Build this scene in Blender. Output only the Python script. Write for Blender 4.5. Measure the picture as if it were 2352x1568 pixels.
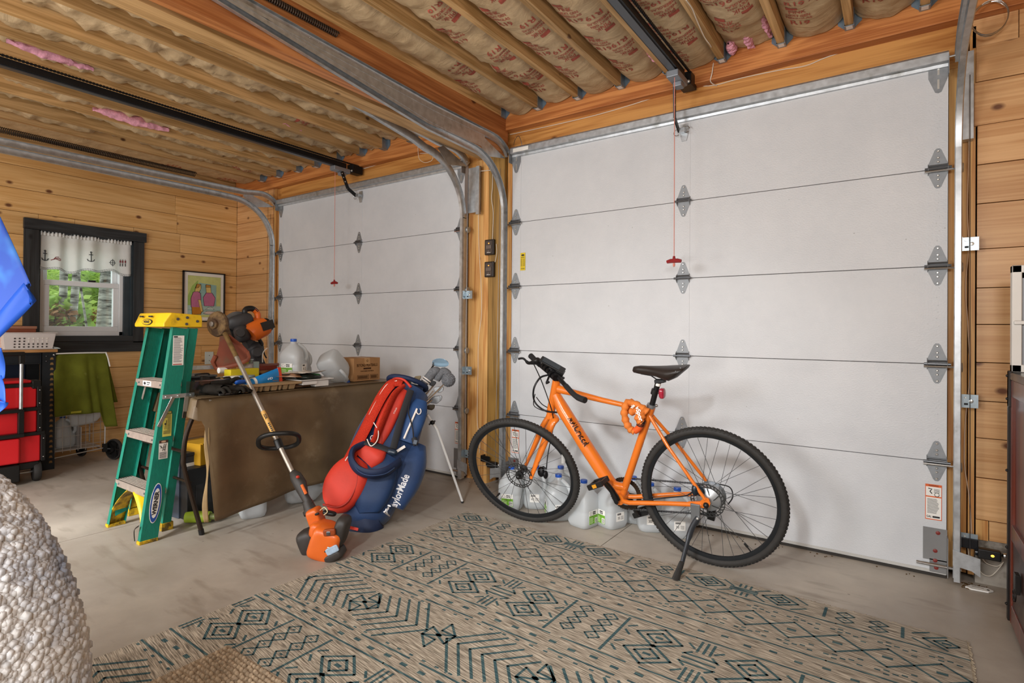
import bpy, bmesh, math, random
from mathutils import Vector, Matrix, Euler, noise
for o in list(bpy.data.objects): bpy.data.objects.remove(o)
S = bpy.context.scene
COL = S.collection
# ------------------------------------------------------------------ camera
CR = Vector((0.8211297, 0.57067982, 0.0083998)); CU = Vector((-0.00404389, -0.00889962, 0.99995222)); CF = Vector((-0.57072731, 0.82112444, 0.005))
CP = Vector((1.458, -3.2649, 1.1275)); FOC = 1271.892; PCX, PCY = 1176.0, 754.4
cam = bpy.data.cameras.new('camera'); camo = bpy.data.objects.new('camera', cam); COL.objects.link(camo)
camo.matrix_world = Matrix(((CR.x, CU.x, -CF.x, CP.x), (CR.y, CU.y, -CF.y, CP.y), (CR.z, CU.z, -CF.z, CP.z), (0, 0, 0, 1)))
cam.sensor_width = 36; cam.lens = FOC / 2352 * 36; cam.shift_y = -29.6 / 2352; cam.clip_start = .02; cam.clip_end = 200
S.camera = camo
# ------------------------------------------------------------------ daylight, lamps, added fill lights, exposure
W = bpy.data.worlds.new('world'); S.world = W; W.use_nodes = True
bgn = W.node_tree.nodes['Background']; bgn.inputs[0].default_value = (.93, .97, 1, 1); bgn.inputs[1].default_value = 2.5
def lamp(name, loc, look, size, power, col=(1, 1, 1), sy=None):
    L = bpy.data.lights.new(name, 'AREA'); L.energy = power; L.color = col; L.size = size
    if sy: L.shape = 'RECTANGLE'; L.size_y = sy
    o = bpy.data.objects.new(name, L); COL.objects.link(o); o.location = loc
    o.rotation_euler = (Vector(look) - Vector(loc)).to_track_quat('-Z', 'Y').to_euler(); return o
lamp('flood_lamp', (1.75, -3.85, 1.75), (-.6, -.2, 1.2), .45, 33, (1, .985, .965))
lamp('work_lamp', (-.7, -4.85, 1.9), (.3, 0, 1.0), .8, 50, (.95, .975, 1))
lamp('back_fill', (-2.0, -5.1, 1.25), (-2.0, 0, 1.5), 4.5, 48, (.93, .97, 1), 2.0)  # broad unseen light added as fill; the back wall has no opening
lamp('aimed_fill', (.9, -4.7, 2.45), (.1, -.75, 0), .25, 9, (.95, .98, 1)).data.spread = math.radians(48)  # narrow unseen light added to brighten the middle of the rug
lamp('aimed_fill', (-1.4, -4.8, 2.45), (-2.4, -2.1, 0), .25, 10, (.95, .98, 1)).data.spread = math.radians(42)  # narrow unseen light added to brighten the floor by the ladder
lamp('ceiling_fill', (.6, -4.3, .9), (.2, -1.4, 2.7), .6, 30, (1, .97, .92))  # unseen light added low behind the camera to lift the right-bay ceiling
lamp('ceiling_fill', (-2.6, -4.6, .9), (-2.6, -1.6, 2.7), .6, 30, (1, .95, .86))  # same added upward fill for the left-bay ceiling
lamp('overhead_fill', (-1.6, -3.9, 2.6), (-1.6, -3.4, 0), 1.2, 18, (1, .96, .9), .15)  # soft downward fill added overhead, no fixture behind it
S.view_settings.view_transform = 'Standard'; S.view_settings.look = 'None'; S.view_settings.gamma = 1; S.view_settings.use_curve_mapping = False
S.view_settings.exposure = 0.0
# ------------------------------------------------------------------ helpers
def at(x, y, X=None, Y=None, Z=None, n=None, o=None):
    "point where the photograph's pixel (x,y) meets a real plane of the room"
    d = CF + (x - PCX) / FOC * CR - (y - PCY) / FOC * CU
    if X is not None: t = (X - CP.x) / d.x
    elif Y is not None: t = (Y - CP.y) / d.y
    elif Z is not None: t = (Z - CP.z) / d.z
    else: t = (Vector(o) - CP).dot(n) / d.dot(n)
    return CP + d * t
def lin(h):
    h = h.lstrip('#'); c = [int(h[i:i + 2], 16) / 255 for i in (0, 2, 4)]
    return tuple((v / 12.92 if v <= .04045 else ((v + .055) / 1.055) ** 2.4) for v in c) + (1,)
def frame(o, z, x=None):
    z = Vector(z).normalized(); x = Vector(x if x is not None else ((1, 0, 0) if abs(z.x) < .9 else (0, 1, 0)))
    x = (x - z * x.dot(z)).normalized(); y = z.cross(x); o = Vector(o)
    return Matrix(((x.x, y.x, z.x, o.x), (x.y, y.y, z.y, o.y), (x.z, y.z, z.z, o.z), (0, 0, 0, 1)))
class G:
    def __init__(s): s.v = []; s.f = []
    def add(s, vs, fs):
        n = len(s.v); s.v += [tuple(v) for v in vs]; s.f += [tuple(i + n for i in f) for f in fs]; return s
    def bx(s, x0, x1, y0, y1, z0, z1, M=None):
        vs = [Vector((x, y, z)) for z in (z0, z1) for y in (y0, y1) for x in (x0, x1)]
        if M: vs = [M @ v for v in vs]
        return s.add(vs, [(0, 2, 3, 1), (4, 5, 7, 6), (0, 1, 5, 4), (2, 6, 7, 3), (0, 4, 6, 2), (1, 3, 7, 5)])
    def beam(s, p, q, w, h, up=(0, 0, 1)):
        p = Vector(p); q = Vector(q); M = frame(p, q - p, Vector(up).cross(q - p) if abs(Vector(up).cross(q - p).length) > 1e-6 else None)
        return s.bx(-w / 2, w / 2, -h / 2, h / 2, 0, (q - p).length, M)
    def tube(s, pts, r, n=8, closed=False, sq=1):
        pts = [Vector(p) for p in pts]; m = len(pts); rs = r if isinstance(r, (list, tuple)) else [r] * m
        T = []
        for i in range(m):
            a = pts[(i - 1) % m] if (closed or i > 0) else pts[i]; b = pts[(i + 1) % m] if (closed or i < m - 1) else pts[i]
            T.append((b - a).normalized())
        x = T[0].orthogonal().normalized(); vs = []
        for i in range(m):
            x = (x - T[i] * x.dot(T[i])); x = x.normalized() if x.length > 1e-6 else T[i].orthogonal().normalized(); y = T[i].cross(x)
            for k in range(n):
                a = 2 * math.pi * k / n; vs.append(pts[i] + (x * math.cos(a) + y * math.sin(a) * sq) * rs[i])
        fs = []
        for i in range(m if closed else m - 1):
            j = (i + 1) % m
            for k in range(n): fs.append((i * n + k, i * n + (k + 1) % n, j * n + (k + 1) % n, j * n + k))
        if not closed: fs += [tuple(range(n - 1, -1, -1)), tuple((m - 1) * n + k for k in range(n))]
        return s.add(vs, fs)
    def lathe(s, prof, M=None, n=16, a0=0, a1=2 * math.pi):
        vs = []; full = abs(a1 - a0 - 2 * math.pi) < 1e-6; c = n if full else n + 1
        for r, z in prof:
            for k in range(c):
                a = a0 + (a1 - a0) * k / n; v = Vector((r * math.cos(a), r * math.sin(a), z)); vs.append(M @ v if M else v)
        fs = [(i * c + k, i * c + (k + 1) % c, (i + 1) * c + (k + 1) % c, (i + 1) * c + k) for i in range(len(prof) - 1) for k in range(n)]
        if full: fs += [tuple(range(c - 1, -1, -1)), tuple((len(prof) - 1) * c + k for k in range(c))]
        return s.add(vs, fs)
    def prism(s, poly, M, h, h0=0):
        n = len(poly); vs = [M @ Vector((x, y, h0)) for x, y in poly] + [M @ Vector((x, y, h)) for x, y in poly]
        return s.add(vs, [tuple(range(n - 1, -1, -1)), tuple(range(n, 2 * n))] + [(i, (i + 1) % n, n + (i + 1) % n, n + i) for i in range(n)])
    def ball(s, c, r, M=None, nu=12, nv=8, e=1.0):
        c = Vector(c); r = (r, r, r) if not isinstance(r, (tuple, list)) else r; vs = []
        pw = lambda t: math.copysign(abs(t) ** e, t)
        for j in range(nv + 1):
            p = math.pi * (j / nv - .5)
            for i in range(nu):
                a = 2 * math.pi * i / nu; v = Vector((r[0] * pw(math.cos(p)) * pw(math.cos(a)), r[1] * pw(math.cos(p)) * pw(math.sin(a)), r[2] * pw(math.sin(p))))
                vs.append(c + (M.to_3x3() @ v if M else v))
        return s.add(vs, [(j * nu + i, j * nu + (i + 1) % nu, (j + 1) * nu + (i + 1) % nu, (j + 1) * nu + i) for j in range(nv) for i in range(nu)])
    def grid(s, fn, nu, nv, wrap=False):
        c = nu if wrap else nu + 1
        vs = [fn(i / nu, j / nv) for j in range(nv + 1) for i in range(c)]
        return s.add(vs, [(j * c + i, j * c + (i + 1) % c, (j + 1) * c + (i + 1) % c, (j + 1) * c + i) for j in range(nv) for i in range(nu)])
    def loft(s, rings, cap=True):
        n = len(rings[0]); vs = [v for r in rings for v in r]
        fs = [(i * n + k, i * n + (k + 1) % n, (i + 1) * n + (k + 1) % n, (i + 1) * n + k) for i in range(len(rings) - 1) for k in range(n)]
        if cap: fs += [tuple(range(n - 1, -1, -1)), tuple((len(rings) - 1) * n + k for k in range(n))]
        return s.add(vs, fs)
    def sweep(s, path, side, prof, cap=True):
        "profile (a along side, b along the in-plane normal) swept along a path whose plane is normal to side"
        side = Vector(side); path = [Vector(p) for p in path]; rings = []
        for i, p in enumerate(path):
            t = (path[min(i + 1, len(path) - 1)] - path[max(i - 1, 0)]).normalized(); nn = t.cross(side).normalized()
            rings.append([p + side * a + nn * b for a, b in prof])
        return s.loft(rings, cap)
    def mesh(s, name, smooth=35):
        m = bpy.data.meshes.new(name); m.from_pydata(s.v, [], s.f); m.update()
        b = bmesh.new(); b.from_mesh(m); bmesh.ops.recalc_face_normals(b, faces=b.faces); b.to_mesh(m); b.free()
        if smooth:
            m.polygons.foreach_set('use_smooth', [True] * len(m.polygons)); m.set_sharp_from_angle(angle=math.radians(smooth))
        return m
def link(o, parent=None, world=True):
    COL.objects.link(o)
    if parent:
        o.parent = parent
        if world: o.matrix_parent_inverse = (Matrix.Translation(parent.location) @ parent.rotation_euler.to_matrix().to_4x4()).inverted() if parent.parent is None else Matrix()
    return o
def obj(name, g, mat, parent=None, world=True, smooth=35, bevel=0, seg=1, sub=0, solid=0, stuff=False, label=None):
    m = g.mesh(name, smooth) if isinstance(g, G) else g
    if mat is not None and not m.materials: m.materials.append(mat)
    o = bpy.data.objects.new(name, m); link(o, parent, world)
    if solid: d = o.modifiers.new('s', 'SOLIDIFY'); d.thickness = solid; d.offset = 0
    if sub: d = o.modifiers.new('u', 'SUBSURF'); d.levels = d.render_levels = sub
    if bevel: d = o.modifiers.new('b', 'BEVEL'); d.width = bevel; d.segments = seg; d.limit_method = 'ANGLE'; d.harden_normals = True
    if stuff: o['kind'] = 'stuff'
    if label: o['label'] = label
    return o
def tag(o, label, cat, group=None):
    o['label'] = label; o['category'] = cat
    if group: o['group'] = group
    return o
def thing(name, loc, label=None, cat=None, group=None, rz=0):
    o = bpy.data.objects.new(name, None); o.empty_display_size = .05; COL.objects.link(o); o.location = loc; o.rotation_euler = (0, 0, rz)
    if label: tag(o, label, cat, group)
    return o
def struct(name, g=None, mat=None, loc=(0, 0, 0)):
    o = obj(name, g, mat) if g else thing(name, loc)
    o['kind'] = 'structure'; return o
def copy_tree(o, parent=None):
    c = o.copy(); COL.objects.link(c)
    if parent: c.parent = parent
    for ch in list(o.children): copy_tree(ch, c)
    return c
def text(name, s, size, M, mat, parent, ex=.0004, align='CENTER', bold=0, fit=None, conf=None, shear=0, spacing=1, label=None):
    cu = bpy.data.curves.new('t', 'FONT'); cu.body = s; cu.size = size; cu.align_x = align; cu.align_y = 'CENTER'; cu.extrude = ex; cu.offset = bold; cu.shear = shear; cu.space_character = spacing; cu.resolution_u = 3
    to = bpy.data.objects.new('t', cu); m = bpy.data.meshes.new_from_object(to); bpy.data.objects.remove(to); bpy.data.curves.remove(cu)
    m.name = name
    if fit and len(m.vertices):
        xs = [v.co.x for v in m.vertices]; k = fit / max(1e-6, max(xs) - min(xs))
        for v in m.vertices: v.co.x *= k
    if conf:
        b = bmesh.new(); b.from_mesh(m); bmesh.ops.triangulate(b, faces=b.faces); bmesh.ops.subdivide_edges(b, edges=[e for e in b.edges if e.calc_length() > size * .25], cuts=1); b.to_mesh(m); b.free()
        for v in m.vertices: v.co = conf(v.co)
    elif M is not None: m.transform(M)
    m.materials.clear(); m.materials.append(mat)
    o = bpy.data.objects.new(name, m); link(o, parent)
    if label: o['label'] = label
    return o
def onto(objs, o, n, lift=.0012):
    "lays lettering onto the outermost of some built surfaces, looking along -n"
    from mathutils.bvhtree import BVHTree
    vs, fs = [], []
    for ob in objs: k = len(vs); vs += [v.co.copy() for v in ob.data.vertices]; fs += [tuple(i + k for i in p.vertices) for p in ob.data.polygons]
    T = BVHTree.FromPolygons(vs, fs); n = Vector(n).normalized()
    def f(p):
        h = T.ray_cast(p + n * .3, -n)[0]; return (h + n * lift) if h else p
    return f
def arc(c, r, a0, a1, n, ax=(1, 0, 0), ay=(0, 0, 1)):
    c = Vector(c); ax = Vector(ax); ay = Vector(ay)
    return [c + (ax * math.cos(a0 + (a1 - a0) * i / n) + ay * math.sin(a0 + (a1 - a0) * i / n)) * r for i in range(n + 1)]
def spline(pts, n=6):
    pts = [Vector(p) for p in pts]; out = []
    for i in range(len(pts) - 1):
        p0 = pts[max(i - 1, 0)]; p1 = pts[i]; p2 = pts[i + 1]; p3 = pts[min(i + 2, len(pts) - 1)]
        for k in range(n):
            t = k / n; out.append(.5 * ((2 * p1) + (p2 - p0) * t + (2 * p0 - 5 * p1 + 4 * p2 - p3) * t * t + (3 * p1 - p0 - 3 * p2 + p3) * t ** 3))
    return out + [pts[-1]]
# ------------------------------------------------------------------ materials
MC = {}
def nodes(name):
    m = bpy.data.materials.new(name); m.use_nodes = True; nt = m.node_tree; N = nt.nodes; b = N['Principled BSDF']
    def nd(t, **k):
        n = N.new(t)
        for a, v in k.items():
            if a.startswith('i_'): n.inputs[int(a[2:])].default_value = v
            else: setattr(n, a, v)
        return n
    return m, nt, nd, b, (lambda a, b_: nt.links.new(a, b_))
def mat(name, base, rough=.5, metal=0, var=.06, ns=6, bump=0, bs=60, trans=0, alpha=1, emit=0, coat=0, sheen=0, rvar=0, stretch=(1, 1, 1), dirt=None, ds=3, dt=.62, ior=1.45, sss=0):
    if name in MC: return MC[name]
    m, nt, nd, b, lk = nodes(name); c = lin(base)
    tc = nd('ShaderNodeTexCoord'); mp = nd('ShaderNodeMapping'); mp.inputs['Scale'].default_value = stretch; lk(tc.outputs['Object'], mp.inputs[0])
    nz = nd('ShaderNodeTexNoise'); nz.inputs['Scale'].default_value = ns; nz.inputs['Detail'].default_value = 5; lk(mp.outputs[0], nz.inputs[0])
    rp = nd('ShaderNodeValToRGB'); e = rp.color_ramp.elements; e[0].position = .3; e[1].position = .7
    e[0].color = tuple(v * (1 - var) for v in c[:3]) + (1,); e[1].color = tuple(min(1, v * (1 + var)) for v in c[:3]) + (1,)
    lk(nz.outputs[0], rp.inputs[0]); out = rp.outputs[0]
    if dirt:
        n2 = nd('ShaderNodeTexNoise'); n2.inputs['Scale'].default_value = ds; n2.inputs['Detail'].default_value = 8; n2.inputs['Roughness'].default_value = .65; lk(mp.outputs[0], n2.inputs[0])
        r2 = nd('ShaderNodeValToRGB'); r2.color_ramp.elements[0].position = dt - .08; r2.color_ramp.elements[1].position = dt + .1; lk(n2.outputs[0], r2.inputs[0])
        mx = nd('ShaderNodeMix', data_type='RGBA'); lk(r2.outputs[0], mx.inputs[0]); lk(out, mx.inputs[6]); mx.inputs[7].default_value = lin(dirt); out = mx.outputs[2]
    lk(out, b.inputs['Base Color'])
    b.inputs['Roughness'].default_value = rough; b.inputs['Metallic'].default_value = metal; b.inputs['Alpha'].default_value = alpha; b.inputs['IOR'].default_value = ior
    b.inputs['Transmission Weight'].default_value = trans; b.inputs['Coat Weight'].default_value = coat; b.inputs['Sheen Weight'].default_value = sheen
    if rough >= .8: b.inputs['Specular IOR Level'].default_value = .12
    if sss: b.inputs['Subsurface Weight'].default_value = sss; b.inputs['Subsurface Radius'].default_value = (.03, .03, .03)
    if emit: b.inputs['Emission Color'].default_value = c; b.inputs['Emission Strength'].default_value = emit
    if rvar:
        mr = nd('ShaderNodeMapRange'); mr.inputs[3].default_value = max(.02, rough - rvar); mr.inputs[4].default_value = min(1, rough + rvar); lk(nz.outputs[0], mr.inputs[0]); lk(mr.outputs[0], b.inputs['Roughness'])
    if bump:
        n3 = nd('ShaderNodeTexNoise'); n3.inputs['Scale'].default_value = bs; n3.inputs['Detail'].default_value = 4; lk(mp.outputs[0], n3.inputs[0])
        bp = nd('ShaderNodeBump'); bp.inputs['Strength'].default_value = bump; bp.inputs['Distance'].default_value = .004; lk(n3.outputs[0], bp.inputs['Height']); lk(bp.outputs[0], b.inputs['Normal'])
    MC[name] = m; return m
def wood(name, c0, c1, axis='X', rough=.42, knots=.5, scale=1.0, var=.12, knotc='5b2f13', coat=0, soft=''):
    "planed softwood: streaks along one axis, growth rings, knots, each piece a little different"
    if name in MC: return MC[name]
    m, nt, nd, b, lk = nodes(name)
    tc = nd('ShaderNodeTexCoord'); oi = nd('ShaderNodeObjectInfo')
    rnd = nd('ShaderNodeVectorMath', operation='SCALE'); cb = nd('ShaderNodeCombineXYZ'); lk(oi.outputs['Random'], cb.inputs[0]); lk(oi.outputs['Random'], cb.inputs[1]); lk(oi.outputs['Random'], cb.inputs[2])
    lk(cb.outputs[0], rnd.inputs[0]); rnd.inputs['Scale'].default_value = 37
    ad = nd('ShaderNodeVectorMath', operation='ADD'); lk(tc.outputs['Object'], ad.inputs[0]); lk(rnd.outputs[0], ad.inputs[1])
    i = 'XYZ'.index(axis)
    mp = nd('ShaderNodeMapping'); sc = [9.0 * scale] * 3; sc[i] = .55 * scale; mp.inputs['Scale'].default_value = sc; lk(ad.outputs[0], mp.inputs[0])
    n1 = nd('ShaderNodeTexNoise'); n1.inputs['Scale'].default_value = 1.3; n1.inputs['Detail'].default_value = 3; n1.inputs['Distortion'].default_value = .6; lk(mp.outputs[0], n1.inputs[0])
    mul = nd('ShaderNodeMath', operation='MULTIPLY'); mul.inputs[1].default_value = 26; lk(n1.outputs[0], mul.inputs[0])
    sn = nd('ShaderNodeMath', operation='SINE'); lk(mul.outputs[0], sn.inputs[0])
    mp2 = nd('ShaderNodeMapping'); sc = [120 * scale] * 3; sc[i] = 2.5 * scale; mp2.inputs['Scale'].default_value = sc; lk(ad.outputs[0], mp2.inputs[0])
    n2 = nd('ShaderNodeTexNoise'); n2.inputs['Scale'].default_value = 1; n2.inputs['Detail'].default_value = 2; lk(mp2.outputs[0], n2.inputs[0])
    a1 = nd('ShaderNodeMath', operation='MULTIPLY_ADD'); lk(sn.outputs[0], a1.inputs[0]); a1.inputs[1].default_value = .10 if soft else .22; lk(n2.outputs[0], a1.inputs[2])
    a2 = nd('ShaderNodeMath', operation='MULTIPLY_ADD'); lk(n1.outputs[0], a2.inputs[0]); a2.inputs[1].default_value = .5; lk(a1.outputs[0], a2.inputs[2])
    rp = nd('ShaderNodeValToRGB'); e = rp.color_ramp.elements; e[0].position = .35; e[0].color = lin(c0); e[1].position = 1.05 if False else 1.0; e[1].color = lin(c1); lk(a2.outputs[0], rp.inputs[0])
    hv = nd('ShaderNodeHueSaturation'); lk(rp.outputs[0], hv.inputs['Color'])
    vr = nd('ShaderNodeMapRange'); vr.inputs[3].default_value = 1 - var; vr.inputs[4].default_value = 1 + var; lk(oi.outputs['Random'], vr.inputs[0]); lk(vr.outputs[0], hv.inputs['Value'])
    out = hv.outputs[0]
    if knots:
        mp3 = nd('ShaderNodeMapping'); sc = [6.4 * scale] * 3; sc[i] = 4.2 * scale; mp3.inputs['Scale'].default_value = sc; lk(ad.outputs[0], mp3.inputs[0])
        vo = nd('ShaderNodeTexVoronoi'); vo.inputs['Randomness'].default_value = 1; vo.inputs['Scale'].default_value = 1; lk(mp3.outputs[0], vo.inputs[0])
        wn = nd('ShaderNodeTexWhiteNoise'); lk(vo.outputs['Position'], wn.inputs[0])
        gt = nd('ShaderNodeMath', operation='LESS_THAN'); gt.inputs[1].default_value = knots; lk(wn.outputs[0], gt.inputs[0])
        kr = nd('ShaderNodeValToRGB'); ke = kr.color_ramp.elements; ke[0].position = .06; ke[0].color = (1, 1, 1, 1); ke[1].position = .13; ke[1].color = (0, 0, 0, 1); lk(vo.outputs['Distance'], kr.inputs[0])
        km = nd('ShaderNodeMath', operation='MULTIPLY'); lk(kr.outputs[0], km.inputs[0]); lk(gt.outputs[0], km.inputs[1])
        mx = nd('ShaderNodeMix', data_type='RGBA'); lk(km.outputs[0], mx.inputs[0]); lk(out, mx.inputs[6]); mx.inputs[7].default_value = lin(knotc); out = mx.outputs[2]
    lk(out, b.inputs['Base Color']); b.inputs['Roughness'].default_value = rough; b.inputs['Coat Weight'].default_value = coat; b.inputs['Coat Roughness'].default_value = .25
    bp = nd('ShaderNodeBump'); bp.inputs['Strength'].default_value = .12; bp.inputs['Distance'].default_value = .002; lk(n2.outputs[0], bp.inputs['Height']); lk(bp.outputs[0], b.inputs['Normal'])
    MC[name] = m; return m
def rim_glass(name, tint='ffffff', fac=.1, rough=.03):
    "clear pane: mostly see-through with a mirror share"
    if name in MC: return MC[name]
    m, nt, nd, b, lk = nodes(name); nt.nodes.remove(b); o = nt.nodes['Material Output']
    t = nd('ShaderNodeBsdfTransparent'); t.inputs[0].default_value = lin(tint); g = nd('ShaderNodeBsdfGlossy'); g.inputs['Roughness'].default_value = rough
    mx = nd('ShaderNodeMixShader'); mx.inputs[0].default_value = fac; lk(t.outputs[0], mx.inputs[1]); lk(g.outputs[0], mx.inputs[2]); lk(mx.outputs[0], o.inputs[0]); MC[name] = m; return m
GALVH = mat('hinge_zinc', '909396', .6, .7, .14, 30, rvar=.08)
GALV = mat('galvanised_steel', 'c0c4c7', .38, .8, .14, 30, rvar=.1, dirt='8f8f8a', ds=9, dt=.66)
STEEL = mat('bright_steel', 'c9cbcc', .25, 1, .05)
DSTEEL = mat('dark_steel', '6d7074', .38, .9, .1)
BLACK = mat('black_plastic', '161616', .42, 0, .2)
BLACKM = mat('black_metal', '1a1a1c', .38, .4, .15)
RUBBER = mat('tyre_rubber', '2b2927', .72, 0, .18, 40)
WHITEP = mat('white_plastic', 'e6e5e1', .4, 0, .03)
PAPER = mat('white_paper', 'e9e6df', .75, 0, .03)
INK = mat('dark_ink', '2a2a2c', .7, 0, .05)
BRIGHTW = mat('hinge_bolt_zinc', 'd8d8d4', .3, .8, .05)
PINE = wood('pine_board', 'c4914f', 'e2b87e', 'Y', .45, .8, 1, .09, '6a3f22', .08, 'w')
PINEX = wood('pine_board_x', 'b98450', 'd8ab78', 'X', .42, .8, 1, .1, '6a3f22', .12, 'w')
JOIST = wood('joist_fir', '94703f', 'c39c69', 'Y', .6, .3, 1.2, .22, '5a3a20')
# ------------------------------------------------------------------ setting: floor
def concrete():
    m, nt, nd, b, lk = nodes('concrete_slab')
    tc = nd('ShaderNodeTexCoord'); n1 = nd('ShaderNodeTexNoise'); n1.inputs['Scale'].default_value = 1.1; n1.inputs['Detail'].default_value = 9; n1.inputs['Roughness'].default_value = .62; lk(tc.outputs['Object'], n1.inputs[0])
    rp = nd('ShaderNodeValToRGB'); e = rp.color_ramp.elements; e[0].position = .28; e[0].color = lin('877b6c'); e[1].position = .72; e[1].color = lin('bdb3a5')
    x = e.new(.5); x.color = lin('a0968a'); lk(n1.outputs[0], rp.inputs[0])
    mp = nd('ShaderNodeMapping'); mp.inputs['Scale'].default_value = (2.2, 9, 1); mp.inputs['Rotation'].default_value = (0, 0, .5); lk(tc.outputs['Object'], mp.inputs[0])
    n2 = nd('ShaderNodeTexNoise'); n2.inputs['Scale'].default_value = 1.2; n2.inputs['Detail'].default_value = 6; lk(mp.outputs[0], n2.inputs[0])
    r2 = nd('ShaderNodeValToRGB'); r2.color_ramp.elements[0].position = .56; r2.color_ramp.elements[1].position = .78; lk(n2.outputs[0], r2.inputs[0])
    mx = nd('ShaderNodeMix', data_type='RGBA'); fm = nd('ShaderNodeMath', operation='MULTIPLY'); fm.inputs[1].default_value = .7; lk(r2.outputs[0], fm.inputs[0]); lk(fm.outputs[0], mx.inputs[0]); lk(rp.outputs[0], mx.inputs[6]); mx.inputs[7].default_value = lin('695b4a')
    vo = nd('ShaderNodeTexVoronoi'); vo.inputs['Scale'].default_value = 7; lk(tc.outputs['Object'], vo.inputs[0]); r3 = nd('ShaderNodeValToRGB'); r3.color_ramp.elements[0].position = .025; r3.color_ramp.elements[0].color = (1, 1, 1, 1); r3.color_ramp.elements[1].position = .05; r3.color_ramp.elements[1].color = (0, 0, 0, 1); lk(vo.outputs[0], r3.inputs[0])
    m2 = nd('ShaderNodeMix', data_type='RGBA'); f2 = nd('ShaderNodeMath', operation='MULTIPLY'); f2.inputs[1].default_value = .55; lk(r3.outputs[0], f2.inputs[0]); lk(f2.outputs[0], m2.inputs[0]); lk(mx.outputs[2], m2.inputs[6]); m2.inputs[7].default_value = lin('4d4336')
    lk(m2.outputs[2], b.inputs['Base Color']); mr = nd('ShaderNodeMapRange'); mr.inputs[3].default_value = .32; mr.inputs[4].default_value = .62; lk(n1.outputs[0], mr.inputs[0]); lk(mr.outputs[0], b.inputs['Roughness'])
    bp = nd('ShaderNodeBump'); bp.inputs['Strength'].default_value = .1; bp.inputs['Distance'].default_value = .003; n4 = nd('ShaderNodeTexNoise'); n4.inputs['Scale'].default_value = 45; n4.inputs['Detail'].default_value = 5; lk(tc.outputs['Object'], n4.inputs[0]); lk(n4.outputs[0], bp.inputs['Height']); lk(bp.outputs[0], b.inputs['Normal'])
    return m
CONC = concrete()
XL, XR, YB = -4.54, 2.75, -5.3
floor = struct('floor', G().bx(XL - .2, XR + .2, YB, .2, -.2, -.012), mat('joint_dirt', '3a3128', .9))
for a, b in ((XL, -2.15), (-2.145, .178), (.183, XR)):
    obj('slab', G().bx(a, b, YB, .12, -.05, 0), CONC, floor)
# ------------------------------------------------------------------ door wall: backing, planks, header, rim, post
DARK = mat('wall_backing', '2a1c10', .9)
wf = struct('wall_front', G().bx(XL - .2, XR + .2, .12, .2, -.05, 3.0), DARK)
HDR = wood('header_fir', 'a5692f', 'cb924f', 'X', .4, .35, .9, .06, '5a3316')
RIM = wood('rim_fir', '9a5626', 'c9854a', 'X', .4, .2, 1, .06, '5a3316')
obj('header_beam', G().bx(-3.74, -1.14, .045, .12, 2.38, 2.58), HDR, wf)
obj('header_beam', G().bx(-.83, 1.70, .045, .12, 2.38, 2.58), HDR, wf)
obj('header_beam', G().bx(-1.138, -.832, .05, .12, 2.40, 2.58), HDR, wf)
obj('header_beam', G().bx(XL, -3.745, .05, .12, 2.36, 2.58), HDR, wf)
obj('header_beam', G().bx(1.702, XR, .06, .12, 2.50, 2.58), HDR, wf)
for a, b in ((XL, -1.07), (-1.06, XR)): obj('rim_beam', G().bx(a, b, -.02, .1, 2.578, 2.86), RIM, wf, bevel=.003)
POST = wood('treated_post', '74551f', 'a17a3c', 'Z', .5, .2, 1.1, .05, '5a3a16')
STUD = wood('pine_stud', 'b5773a', 'd8a866', 'Z', .5, .3, 1.2, .1)
obj('post', G().bx(-1.03, -.885, .0, .12, .16, 2.42), POST, wf, bevel=.004)
obj('jamb_stud', G().bx(-1.075, -1.034, .005, .12, .0, 2.42), STUD, wf)
obj('jamb_stud', G().bx(-1.17, -1.08, .03, .12, .0, 2.42), STUD, wf)
obj('jamb_stud', G().bx(-1.262, -1.175, .05, .12, .0, 2.42), STUD, wf)
obj('jamb_stud', G().bx(-.88, -.842, .03, .12, .0, 2.42), STUD, wf)
obj('jamb_stud', G().bx(-.838, -.80, .045, .12, .0, 2.40), STUD, wf)
obj('jamb_stud', G().bx(1.655, 1.69, .05, .12, .03, 2.42), STUD, wf)
obj('jamb_stud', G().bx(1.70, 1.725, .045, .12, .03, 2.53), STUD, wf)
obj('jamb_stud', G().bx(1.73, 1.752, .035, .12, .03, 2.55), STUD, wf)
obj('jamb_stud', G().bx(-3.80, -3.71, .045, .12, .0, 2.42), STUD, wf)
obj('jamb_stud', G().bx(-3.845, -3.803, .03, .12, .0, 2.58), STUD, wf)
seams = [2.62, 2.45, 2.285, 2.085, 1.905, 1.727, 1.52, 1.343, 1.177, 1.004, .829, .661, .481, .291, .2]
for i, (t, b) in enumerate(zip(seams[:-1], seams[1:])):
    if i == 0:
        for k in range(6): obj('plank', G().bx(1.74 + k * .16, 1.897 + k * .16, .035, .055, 2.45, 2.578), PINEX, wf)
        continue
    x0 = 1.757 - (.0 if i > 2 else .006 * i); 
    x0 = 1.803 if i == len(seams) - 2 else x0
    obj('plank', G().bx(x0, XR, .018 + .002 * (i % 3), .04, b + .0015, t - .0015), PINEX, wf, bevel=.0012)
obj('plank', G().bx(1.757, 1.80, .02, .04, .2, .2895), STUD, wf); 
obj('foundation_wall', G().bx(1.755, XR, .03, .12, -.01, .2), mat('rough_foundation', '9b948a', .9, 0, .2, 14, .9, 40, dirt='55493a', ds=8, dt=.58), wf)
rows = [2.66 - .19 * k for k in range(15)] + [0.0]
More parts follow.
